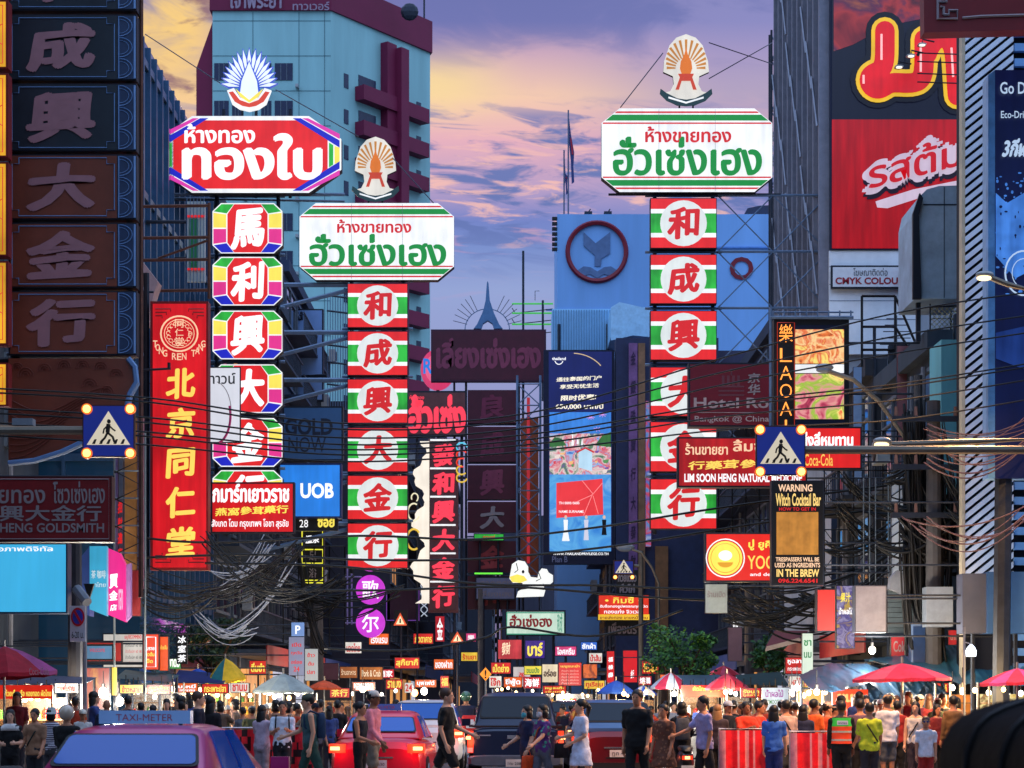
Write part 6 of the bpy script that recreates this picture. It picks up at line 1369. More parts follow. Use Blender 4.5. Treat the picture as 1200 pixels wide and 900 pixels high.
tarp('tarpaulin', 'crumpled blue tarpaulin slung over the orange menu stall', ([(948, 790), (985, 776), (1030, 776), (1062, 788)], [(948, 806), (975, 812), (1020, 800), (1062, 838)]), 44, 1.6, tb, 3)
tarp('tarpaulin', 'large dark teal tarpaulin stretched to the right border', ([(1034, 770), (1090, 764), (1150, 750), (1215, 744)], [(1034, 776), (1090, 790), (1130, 803), (1215, 790)]), 45.5, 2.5, td, 8, .22)
tarp('tarpaulin', 'dark blue sheet hanging behind the wide pink umbrella', ([(1010, 796), (1112, 794)], [(1010, 842), (1112, 826)]), 46, .5, tb, 14, .14)
tarp('tarpaulin', 'dark green flat sheet over the stall between tree and pole', ([(870, 790), (925, 786)], [(866, 802), (926, 804)]), 58, 2, greenc, 21, .1)
tarp('tarpaulin', 'dark teal sheet over the red lit stall under the tree', ([(800, 790), (852, 790)], [(796, 803), (850, 803)]), 59, 2, td, 25, .1)
tarp('tarpaulin', 'long grey sheet roofing the red stall below the left umbrella', ([(-10, 789), (100, 793)], [(-10, 802), (100, 801)]), 42.5, 1.2, M('tarp_grey', (96, 96, 116), .5, 0, .2, 2), 31, .06)
tarp('tarpaulin', 'green grey sheet over the goods shelves right of the poster', ([(134, 784), (200, 790)], [(134, 795), (200, 799)]), 50, 1.4, M('tarp_greygreen', (80, 110, 110), .5, 0, .2, 2), 37, .08)
tarp('tarpaulin', 'navy sheet over stalls below the left tree', ([(200, 784), (262, 790)], [(200, 800), (262, 801)]), 57, 1.4, M('tarp_navy', (36, 46, 110), .5, 0, .2, 2), 41, .08)
root = empty('red_awning', P(915, 750, 55), 'small tilted dark red awning on struts above the market at right', 'awning'); q = MB(); a, b_, c, d = P(908, 739, 55), P(948, 739, 54.6), P(938, 747, 53.6), P(897, 758, 53.6); q.quad(a, b_, c, d, M('awning_red', (120, 44, 44), .7)); q.quad(d, c, c-Vector((0, 0, .12)), d-Vector((0, 0, .12)), M('awning_edge', (190, 170, 160), .7)); q.build('sheet', root); q = MB(); q.tube([c, P(950, 775, 55)], .03, steel); q.tube([d, P(945, 770, 55)], .02, steel); q.tube([b_, (10.5, 54.6, b_.z)], .03, steel); q.tube([P(950, 775, 55), (10.5, 55, P(950, 775, 55).z)], .03, steel); q.build('strut', root)
goods = screen_mat('goods_glow_warm', [(40, 20, 14), (110, 60, 34), (226, 150, 90), (60, 34, 26), (236, 170, 100), (120, 40, 30)], 11, .85)  # goods glow by themselves: lamplight put into the emission
goods2 = screen_mat('goods_glow_cool', [(26, 26, 32), (90, 84, 84), (210, 190, 170), (60, 50, 50), (200, 150, 110), (40, 36, 40)], 12, .85)
def stall(label, x0, x1, ytop, Y, back, fascia=None, letters=(), depth=1.6, ybot=None, shelf=True):
    xa, xb = P(x0, 0, Y).x, P(x1, 0, Y).x; zt = P(0, ytop, Y).z
    root = empty('food_stall', ((xa+xb)/2, Y, 0), label, 'stall')
    for xx in (xa+.04, xb-.04):
        for yy in (Y+.05, Y+depth): q = MB(); q.tube([(xx, yy, 0), (xx, yy, zt)], .025, M('stall_pole', (150, 146, 140), .4, .5), 6); q.build('pole', root)
    q = MB(); q.box(xa, xb, Y+.2, Y+.9, .05, .86, M('stall_counter', (150, 150, 150), .35, .6, .2, 3)); q.box(xa-.05, xb+.05, Y+.12, Y+.98, .862, .90, M('stall_top', (170, 170, 170), .3, .6)); q.build('counter', root)
    q = MB(); q.box(xa+.08, xb-.08, Y+depth-.06, Y+depth-.02, .95, zt-.25, back); q.build('back_panel', root)  # back panel emits, so the market's light is put into the stall backs
    if shelf:
        q = MB(); r = random.Random(int(x0*7+Y))
        for zz in (1.25, 1.6, 1.95):
            if zz > zt-.4: continue
            q.box(xa+.1, xb-.1, Y+depth-.4, Y+depth-.08, zz, zz+.03, M('shelf_wood', (130, 96, 66), .6))
        q.build('shelf', root)
        mats = [M('jar_red', (190, 40, 30), .3), M('jar_gold', (210, 160, 60), .3), M('jar_white', (220, 220, 214), .4), M('jar_green', (70, 120, 60), .3), M('jar_brown', (110, 66, 40), .4)]
        q = MB(); x = xa+.2
        while x < xb-.2:
            for zz in (.902, 1.282, 1.632, 1.982):
                if zz > zt-.5 or r.random() < .12: continue
                w = r.uniform(.05, .10); h = r.uniform(.12, .26); yy = Y+depth-.25 if zz > 1 else Y+.45
                q.loft([(zz, x, yy, w, w), (zz+h*.75, x, yy, w, w), (zz+h*.85, x, yy, w*.6, w*.6), (zz+h, x, yy, w*.6, w*.6)], r.choice(mats), 8)
            x += r.uniform(.13, .22)
        q.build('jars', root).__setitem__('kind', 'stuff')
    if fascia:
        z1 = zt; z0 = P(0, ybot or ytop+15, Y).z
        q = MB(); q.box(xa, xb, Y-.02, Y+.03, z0, z1, fascia); fo = q.build('fascia', root)
        if letters:
            q = MB()
            for L in letters: q.pt(L[0], L[1], L[2], L[3], L[4], Y-.04, L[5], L[6])
            q.build('lettering', fo)
    return root
fr_red = E('fascia_lit_red', (216, 40, 24), .95, .25, 1, light=True); fr_or = E('fascia_lit_orange', (240, 110, 40), .95, .25, 1, light=True)
stall('red fascia noodle stall with yellow Thai words at the far left', -30, 62, 803, 42, goods, fr_red, [('ก๋วยเตี๋ยวเรือ หอยทอด ผัดไทย', 6, 808, 60, 816, eY, .02)], ybot=819)
stall('goods stall with crowded lit shelves right of the gold fish poster', 135, 205, 799, 49.5, goods2)
stall('warm lit snack stall behind the left barrier', 206, 300, 801, 57.5, goods)
stall('stall with white light under the grey green umbrella', 302, 366, 812, 50.5, E('stall_white_glow', (250, 240, 226), .9, .4, 2))
stall('small dark stall at the far left curb by the amber signs', 372, 412, 806, 64, goods, M('fascia_dark', (60, 50, 50), .6))
stall('far lit stall behind the pickup with piled goods', 640, 700, 806, 84, goods2, None); stall('far stall below the red banners with warm goods', 702, 772, 812, 72, goods)
stall('red fascia stall under the dark teal sheet by the tree', 798, 850, 803, 58, goods, fr_red, [('ผัดไทย กุ้งสด', 812, 804, 844, 811, eY, .02)], ybot=817)
stall('stall with many small lamps beneath the flat pink umbrella', 851, 893, 806, 57, goods2); stall('white and yellow poster stall behind the orange shirts', 893, 926, 806, 52, goods, E('fascia_poster', (206, 216, 226), .95, .25, 2), [('น้ำผลไม้', 897, 808, 918, 817, E('far_violettext', (150, 60, 150), 1, 0), .02), ('SMOOTHIE', 900, 820, 918, 825, E('far_green', (50, 130, 60), .9, 0), .01)], ybot=832)
stall('red and yellow poster stall with lamps left of the blue tarp', 934, 966, 808, 48, goods, screen_mat('redyellow_poster', [(200, 30, 30), (226, 60, 40), (250, 200, 60), (190, 30, 40), (250, 240, 210)], 1.6, .95), [], ybot=834)
stall('orange menu stall with big pale Thai words under the blue tarp', 975, 1017, 808, 44.5, goods, E('fascia_menu', (226, 56, 24), .95, .1, 1, light=True), [('ขนม', 981, 813, 1010, 823, E('menu_text', (250, 150, 90), 1, 0), .04), ('จีบ 10', 984, 826, 1009, 838, E('menu_text', (250, 150, 90), 1, 0), .04)], ybot=842)
stall('amber lit stall with pale cloth back at right', 1112, 1162, 800, 43.5, E('amber_cloth_glow', (226, 130, 50), .8, .5, 2, light=True)); stall('yellow lit goods stall at the right border', 1164, 1230, 799, 42.5, screen_mat('yellow_goods_glow', [(60, 40, 20), (230, 190, 80), (250, 230, 160), (120, 80, 40), (240, 170, 60)], 3, .95))
root = empty('blue_fridge', (P(1077, 0, 47).x, 47, 0), 'tall blue grey fridge front beside the round drink panel', 'fridge'); q = MB(); a, b_ = P(1068, 0, 47).x, P(1086, 0, 47).x; q.box(a, b_, 47, 47.7, 0, P(0, 730, 47).z, M('fridge_blue', (80, 104, 140), .4)); q.build('body', root); q = MB(); q.box(a+.04, b_-.04, 46.97, 46.995, .3, P(0, 734, 47).z, M('fridge_glass', (30, 50, 84), .2)); q.build('door', root)
# ================================================================ TREES
def tree(label, px, py, Y, rx, ry, seed, cols, n=2600):
    r = random.Random(seed); c = P(px, py, Y); kx, kz = rx*Y/F, ry*Y/F
    root = empty('street_tree', (c.x, Y, 0), label, 'tree')
    q = MB(); bark = M('bark', (70, 54, 44), .9, 0, .3, 5, .4)
    q.tube([(c.x, Y, 0), (c.x+.1, Y, c.z*.45), (c.x-.05, Y, c.z)], [.17, .13, .05], bark, 8); to = q.build('trunk', root, smooth=True)
    cl = [(c.x+r.uniform(-.75, .75)*kx, Y+r.uniform(-.8, .8)*kx, c.z+r.uniform(-.65, .7)*kz, r.uniform(.18, .58)) for _ in range(16)]
    for (x, y, z, s) in cl[:8]: q = MB(); q.tube([(c.x, Y, c.z*.62), ((c.x+x)/2, (Y+y)/2, (c.z*.7+z)/2+.05), (x, y, z)], [.06, .04, .015], bark, 5); q.build('limb', to)
    q = MB(); ms = [M('leaf_%d_%d_%d' % k, k, .6, 0, .3, 3) for k in cols]
    for i in range(n):
        x, y, z, s = r.choice(cl); d = Vector((r.gauss(0, 1), r.gauss(0, 1), r.gauss(0, 1))); d.normalize(); d *= r.random()**.45*s
        p = Vector((x+d.x*kx, y+d.y*kx, z+d.z*kz)); u = Vector((r.gauss(0, 1), r.gauss(0, 1), r.gauss(0, .6))).normalized(); v = u.orthogonal().normalized(); L = r.uniform(.05, .19)
        q.add([p, p+u*L*.5+v*L*.32, p+u*L, p+u*L*.5-v*L*.32], [(0, 1, 2, 3)], r.choice(ms))
    q.build('crown', root)
tree('leafy green tree above the striped umbrella in the middle of the right stalls', 803, 768, 64, 44, 30, 5, [(54, 110, 44), (38, 84, 40), (90, 140, 50), (30, 66, 40)], 3600)
tree('smaller dark green tree behind the pale pole at right', 905, 770, 62, 22, 28, 6, [(40, 84, 44), (28, 64, 40), (60, 104, 44)], 1800)
tree('dark tree crown among cables above the left stalls', 252, 752, 62, 42, 30, 7, [(34, 60, 38), (26, 48, 36), (50, 70, 40)], 2600)
tree('tiny lit tree at the foot of the far right front', 775, 745, 80, 14, 16, 8, [(70, 120, 44), (100, 140, 50)], 900)
# ================================================================ BARRIERS
def barrier(label, x0, x1, ytop, Y, dark=False, tilt=0, group=None):
    a, b_ = P(x0, 0, Y).x, P(x1, 0, Y).x; zt = P(0, ytop, Y).z; root = empty('crowd_barrier', ((a+b_)/2, Y, 0), label, 'barrier', group)
    q = MB()
    q.tube([(a, Y, 0), (a, Y, zt), (b_, Y+tilt, zt), (b_, Y+tilt, 0)], .024, M('barrier_tube', (200, 196, 200), .35, .6), 7)
    q.tube([(a, Y, .25), (b_, Y+tilt, .25)], .02, M('barrier_tube', (200, 196, 200), .35, .6), 6)
    for xx in (a, b_): q.tube([(xx, Y-.3, .03), (xx, Y+.3+tilt*(xx == b_), .03)], .02, M('barrier_tube', (200, 196, 200), .35, .6), 6)
    q.build('frame', root)
    r = random.Random(int(x0)); n = int((b_-a)/.035); vs = []; q = MB(); k = 7
    red = M('barrier_red', (222, 34, 46), .35, 0, .3, 6, .4); wh = M('barrier_white', (228, 140, 150), .35, 0, .25, 6, .4); dk = M('barrier_black', (40, 10, 16), .6, 0, .2, 4)
    for i in range(n+1):
        for j in range(k+1):
            x = a+(b_-a)*i/n; z = zt-.03-(zt-.2)*j/k; y = Y-.03+tilt*i/n-.11*abs(math.sin(i*.42+.6*math.sin(i*.17)))*(.35+.65*j/k)
            vs.append((x, y, z))
    o = len(q.v); q.v.extend(vs)
    for i in range(n):
        for j in range(k):
            ph = (i % 9)
            if dark: m = dk if ((i*.7+3*math.sin(j*1.9+i*.2)) % 6) < 1.4 else red
            else: m = wh if (math.sin(i*1.55)+.7*math.sin(i*.53+1)+.15*math.sin(i*7.1)) > .55 else red
            q.f.append((o+i*(k+1)+j, o+i*(k+1)+j+1, o+(i+1)*(k+1)+j+1, o+(i+1)*(k+1)+j)); q.m.append(q.mi(m))
    q.build('drape', root, smooth=True)
barrier('dark red patterned barrier at left behind the backpacker', 238, 312, 853, 39, True); barrier('dark red patterned barrier right of the white shirt with backpack straps', 313, 368, 851, 39.3, True)
barrier('red and white striped barrier left of the long haired woman in blue', 843, 898, 854, 37.6); barrier('red and white striped barrier in front of the safety vest', 926, 976, 857, 36.6, False, -.2)

root = empty('bar_ladder', P(1032, 680, 50.5), 'row of pale vertical steel bars and rungs left of the right cable tangle', 'ladder')
q = MB()
for x in (1012, 1019, 1026, 1041): q.pl([(x, 560), (x, 682)], 50.5, 1.6, M('pale_steel', (120, 130, 136), .5, .4), 5)
for y in range(566, 682, 14): q.pl([(1026, y), (1041, y)], 50.5, 1.2, steel, 4)
q.tube([P(1012, 600, 50.5), (10.85, 52.1, P(1012, 600, 50.5).z)], .03, steel); q.build('bars', root)
root = empty('wall_lattice', P(1060, 660, 50.2), 'pale panel with black diagonal lattice behind the right utility pole', 'panel')
q = MB(); q.pb(1044, 556, 1064, 680, 50.2, .1, M('white_panel', (190, 200, 214), .7, 0, .15, .8)); q.build('panel', root); q = MB()
for i in range(10): q.pl([(1044, 570+12*i), (1064, 556+12*i)], 50.15, 1.3, black, 4)
for x in (1044, 1054, 1064): q.pl([(x, 556), (x, 680)], 50.12, 1.5, black, 4)
q.build('lattice', root); q = MB(); q.tube([P(1064, 600, 50.3), (10.85, 52.1, P(1064, 600, 50.3).z)], .03, steel); q.build('bracket', root)
root = empty('roller_shutter', P(1058, 740, 49), 'grey green roller shutter with crumpled cloth right of the grey box sign', 'shutter')
q = MB()
for i in range(9): q.pb(1041, 688+6*i, 1078, 693.4+6*i, 49-.01*(i % 2), .1, M('shutter_slat', (104, 116, 120), .5, .4))
q.build('slats', root); q = MB(); q.pp([(1042, 690), (1044, 676), (1052, 668), (1060, 672), (1070, 666), (1076, 678), (1077, 692), (1064, 700), (1056, 696)], 48.8, .3, M('rag_grey', (150, 150, 156), .9)); q.build('cloth', root)
q = MB(); q.tube([P(1041, 690, 49.2), (P(1041, 0, 49.2).x, 49.2, 0)], .04, steel); q.tube([P(1078, 690, 49.2), (P(1078, 0, 49.2).x, 49.2, 0)], .04, steel); q.build('post', root)
root = empty('metal_cabinet', P(1180, 745, 44.2), 'wide blue grey metal wall cabinet above the dark tarpaulin at the right border', 'cabinet')
q = MB(); q.pb(1128, 672, 1156, 742, 44.2, .6, M('cabinet_grey', (84, 92, 112), .5, .2, .2, 1)); q.pb(1157, 670, 1240, 742, 44.1, .7, M('cabinet_blue', (60, 104, 160), .45, .2, .2, 1)); q.build('body', root); q = MB(); q.tube([P(1140, 742, 44.6), (P(1140, 0, 44.6).x, 44.6, 0)], .05, steel); q.tube([P(1190, 742, 44.6), (P(1190, 0, 44.6).x, 44.6, 0)], .05, steel); q.build('leg', root)
for lab, rect, Y, fm, L in (('dusty rose vertical panel on the dark front right of the food screen', (1051, 405, 1066, 520), 56, M('dusty_rose', (150, 96, 100), .7), []), ('pale blue vertical strip beside the dusty rose panel', (1000, 430, 1010, 560), 58, M('strip_blue', (120, 150, 190), .6), []), ('dull brown signboard low behind the blonde haired woman', (853, 735, 870, 775), 62, M('dull_brown_board', (110, 84, 96), .7), []), ('white vertical letters on a black strip left of the pale pole', (858, 725, 866, 760), 63, black, [('สาม', 859, 728, 865, 735, eWt, .02), ('แยก', 859, 738, 865, 745, eWt, .02), ('ยาม', 859, 748, 865, 755, eWt, .02)]),
    ('white lit strip of small sign left of the red box frame', (940, 742, 953, 790), 50, E('lit_pale_green', (196, 220, 206), .8, .2), [('ชา', 942, 750, 951, 757, M('print_green', (40, 130, 60), .6), .02), ('นม', 942, 764, 951, 771, M('print_green', (40, 130, 60), .6), .02)])):
    shop_sign('wall_panel', lab, rect, Y, fm, L, d=.12, xf=10.9)

# rows of small lit market signs
LC = {'red': (214, 36, 36), 'orange': (236, 100, 36), 'white': (232, 226, 216), 'yellow': (240, 200, 70), 'crimson': (186, 22, 44), 'green': (60, 150, 80), 'pink': (226, 70, 130), 'blue': (60, 110, 210)}
def small_sign(i, col, text, rect, Y, sub=None):
    fm = E('small_lit_%s' % col, LC[col], .95, .2, 1.4); tc = {'white': eRl, 'yellow': eRl, 'orange': eWt, 'red': eY, 'crimson': eWt, 'green': eWt, 'pink': eWt, 'blue': eWt}[col]
    x0, y0, x1, y1 = rect; h = y1-y0; w = x1-x0
    L = [(text, x0+w*.1, y0+h*.15, x1-w*.1, y0+h*(.85 if not sub else .55), tc, .025)]
    if sub: L.append((sub, x0+w*.12, y0+h*.64, x1-w*.12, y0+h*.86, tc, .01))
    shop_sign('market_sign', '%s lit small sign %s' % (col, WHERE[i]), rect, Y, fm, L, d=.1, xf=None)
WHERE = ('with yellow Thai word above the diamond road works sign', 'just right of the diamond road works sign', 'with white Thai word above the cab of the navy pickup', 'with two white Chinese characters above the navy pickup', 'of two lines between the navy pickup and white dress woman', 'with red Thai letters under the orange picture board', 'with red Thai word above the orange picture board',
    'right of the broad red banner, in front of the trees', 'under the green tree beside the striped umbrella', 'with white Chinese characters under the broad red banner', 'with white Thai word right of the violet neon sign', 'with white Thai word under the small orange red gold sign',
    'between pink striped and flat pink umbrellas', 'of two lines below the flat pink umbrella', 'left of the blue tarpaulin above the smoothie poster', 'at the left tip of the blue tarpaulin', 'under the wide pink red umbrella beside the amber stall',
    'of Thai over Chinese writing under the navy sheet', 'with yellow Thai word left of the grey green umbrella', 'at the left rim of the grey green umbrella', 'on dark wall left of the white vertical banner', 'just right of the gold fish poster', 'of two lines under the green grey sheet', 'right of the red noodle fascia at far left',
    'right of the clipped corner menu sign', 'with two Chinese characters under the orange red umbrella', 'over the head of the man in pink hoodie', 'right of the orange sign above the red taxi', 'with the number 24 above the white car', 'with two Chinese characters right of the far amber restaurant sign', 'with white Thai word left of the man in black t-shirt', 'with one yellow Chinese character above the man in black shorts')
for i, a in enumerate((('red', 'เป็ดย่าง', (575, 776, 599, 790), 90), ('white', 'โจ๊ก', (573, 792, 588, 806), 86), ('orange', 'ซีฟู้ด', (590, 793, 612, 806), 87), ('crimson', '海鮮', (613, 793, 634, 807), 86), ('red', 'หมูสะเต๊ะ', (636, 803, 664, 813), 82, 'เจ้าเก่า'), ('yellow', 'ทุเรียน', (684, 797, 709, 808), 80), ('white', 'น้ำส้ม', (690, 765, 706, 777), 92),
    ('red', 'ข้าวมันไก่', (752, 774, 772, 790), 82), ('orange', 'ราดหน้า', (773, 790, 797, 801), 66), ('crimson', '燒鵝', (748, 792, 764, 803), 78), ('pink', 'ไอศกรีม', (650, 757, 676, 769), 96), ('blue', 'ซักผ้า', (680, 752, 700, 762), 97),
    ('red', 'เกาลัด', (829, 794, 848, 808), 62), ('red', 'รังนก', (868, 806, 892, 818), 54, 'หูฉลาม'), ('white', 'ผลไม้สด', (925, 792, 947, 805), 53), ('yellow', 'มะม่วง', (940, 796, 962, 806), 50), ('red', 'ปาท่องโก๋', (1086, 800, 1112, 812), 46.5),
    ('orange', 'บะหมี่', (206, 800, 232, 812), 56, '麵'), ('red', 'กระเพาะปลา', (236, 801, 268, 813), 56.5), ('white', 'ชานม', (270, 800, 292, 812), 57), ('red', 'ติ่มซำ', (292, 774, 312, 790), 66), ('yellow', 'ข้าวหลาม', (140, 802, 168, 813), 48.6), ('red', 'ลูกชิ้น', (172, 802, 200, 814), 48.8, 'ปิ้ง'), ('white', 'กาแฟโบราณ', (64, 800, 90, 812), 43),
    ('green', 'ยาดม', (196, 770, 212, 784), 60), ('red', '茶行', (386, 806, 410, 818), 62), ('orange', 'หอยทอด', (412, 799, 440, 810), 76), ('red', 'ราเมง', (452, 796, 472, 808), 84), ('white', '24', (474, 800, 484, 812), 88), ('crimson', '酒家', (442, 784, 462, 795), 94), ('orange', 'บุฟเฟต์', (486, 796, 512, 806), 98), ('red', '福', (516, 792, 526, 806), 96))):
    small_sign(i, *a)
# many small bulbs added along the stalls to brighten the market
def tiny_bulb(px, py, Y, rgb):
    c = P(px, py, Y); root = empty('added_bulb', (c.x, Y, c.z), 'small added bulb on a cord to brighten the market stalls', 'lamp', 'added small bulbs over the stalls')
    q = MB(); q.ball((c.x, Y, c.z), .055, .055, .065, E('bulb_small_%d' % rgb[2], rgb, 9, 0), 10, 6); q.build('bulb', root, smooth=True)
    q = MB(); q.tube([(c.x, Y, c.z+.06), (c.x, Y, c.z+.35)], .012, black, 4); q.build('cord', root)
rb = random.Random(31)
for x0, x1, y, Y, n in ((2, 60, 817, 42.4, 5), (140, 204, 812, 49.8, 7), (208, 300, 811, 57.8, 9), (304, 364, 815, 50.6, 6), (374, 470, 812, 66, 6), (575, 640, 810, 84, 7), (642, 772, 812, 78, 12), (798, 852, 813, 58.2, 8), (852, 930, 812, 55, 10), (934, 1016, 812, 46.5, 8), (1112, 1200, 810, 43.6, 7)):
    for i in range(n): tiny_bulb(x0+(x1-x0)*(i+.5)/n+rb.uniform(-3, 3), y+rb.uniform(-5, 5), Y, WB if rb.random() < .6 else CW)

shop_sign('neon_strip_sign', 'white neon vertical sign of block characters right of the orange strip sign', (207, 744, 219, 778), 58, black, [('冰', 208, 745, 218, 754, eWt, .03), ('室', 208, 756, 218, 765, eWt, .03), ('茶', 208, 767, 218, 776, eWt, .03)], d=.1, xf=-10)

for lab, rect, Y, col, text in (('added orange far shop sign on the dark front below the violet neon frame', (432, 742, 456, 756), 98, 'orange', 'โรงแรม'), ('added crimson far vertical sign left of the lower warning triangle', (510, 722, 521, 752), 104, 'crimson', '金'), ('added red far sign between the two warning triangles', (484, 742, 508, 755), 102, 'red', 'ภัตตาคาร'), ('added yellow far sign at the dark end of the street', (540, 764, 560, 775), 120, 'yellow', 'ร้านยา'),
    ('added pink far sign beside the thin pole deep in the street', (546, 742, 558, 752), 124, 'pink', '樂'), ('added white far sign above the amber far restaurant sign', (404, 752, 424, 766), 90, 'white', 'นวดไทย'), ('added red far sign low above the red taxi roof', (462, 770, 492, 784), 96, 'red', 'สุกี้ยากี้'), ('added orange far sign above the young man in black', (508, 772, 532, 785), 104, 'orange', 'ของฝาก')):
    shop_sign('market_sign', lab, rect, Y, E('small_lit_%s' % col, LC[col]), [(text, rect[0]+2, rect[1]+2, rect[2]-2, rect[3]-2, {'white': eRl, 'yellow': eRl, 'red': eY}.get(col, eWt), .02)], d=.12, xf=-6.1 if Y > 103 else -9.9)  # lit signs added to fill the dark far end of the street
# ================================================================ VEHICLES  (local frame: rear at y = 0 facing -Y, x across, z up)
def paint(name, rgb, met=.25): return M(name, rgb, .28, met, .06, 2, 0, coat=.45, spec=.4)
tyre_m, rim_m, chrome, plast = M('tyre_rubber', (20, 20, 22), .8), M('alloy_rim', (150, 150, 156), .3, .8), M('chrome', (190, 194, 200), .15, .9, .05), M('trim_plastic', (22, 22, 26), .5)
carglass = glass('car_glass', (8, 24, 46), .06, .4); carglass_dark = glass('car_glass_dark', (10, 16, 26), .05)
tail_on = E('tail_lamp_on', (255, 60, 30), 1.6, .3, 6); tail_hot = E('tail_lamp_hot', (255, 190, 120), 3.2, 0); tail_off = M('tail_lamp_red', (150, 14, 20), .2, 0, .1, coat=.6); plate_m = M('plate_white', (200, 200, 200), .5)
def yloft(mb, secs, mat, p=5.0, n=20):
    """sections (y, half width bottom, half width top, z bottom, z top): rounded cross sections swept along y"""
    vs = []; fs = []
    for (y, wb, wt, z0, z1) in secs:
        cz, hz = (z0+z1)/2, (z1-z0)/2
        for j in range(n):
            a = 2*math.pi*(j+.5)/n; c, s = math.cos(a), math.sin(a)
            cx, sz = math.copysign(abs(c)**(2/p), c), math.copysign(abs(s)**(2/p), s); t = (sz+1)/2
            vs.append((cx*(wb+(wt-wb)*t), y, cz+hz*sz))
    k = len(secs)
    for i in range(k-1):
        for j in range(n): fs.append((i*n+j, i*n+(j+1) % n, (i+1)*n+(j+1) % n, (i+1)*n+j))
    fs.append(tuple(range(n))); fs.append(tuple((k-1)*n+j for j in range(n-1, -1, -1)))
    mb.add(vs, [tuple(reversed(f)) for f in fs], mat)
def wheel(root, x, y, r=.32, w=.21):
    def ring(rr, x0, x1, m, mb): mb.tube([(x0, y, r), (x1, y, r)], rr, m, 20)
    q = MB(); ring(r, x-w/2, x+w/2, tyre_m, q); wo = q.build('wheel', root, smooth=35)
    q = MB(); s = 1 if x > 0 else -1; ring(r*.62, x+s*(w/2+.002), x+s*(w/2+.02), rim_m, q)
    q.build('rim', wo, smooth=35)
def pane(mb, a, b, c, d, mat, t=.02):
    a, b, c, d = map(Vector, (a, b, c, d)); n = (b-a).cross(d-a).normalized()*t
    vs = [a+n, b+n, c+n, d+n, a-n, b-n, c-n, d-n]
    mb.add(vs, [(0, 1, 2, 3), (7, 6, 5, 4), (0, 4, 5, 1), (1, 5, 6, 2), (2, 6, 7, 3), (3, 7, 4, 0)], mat)
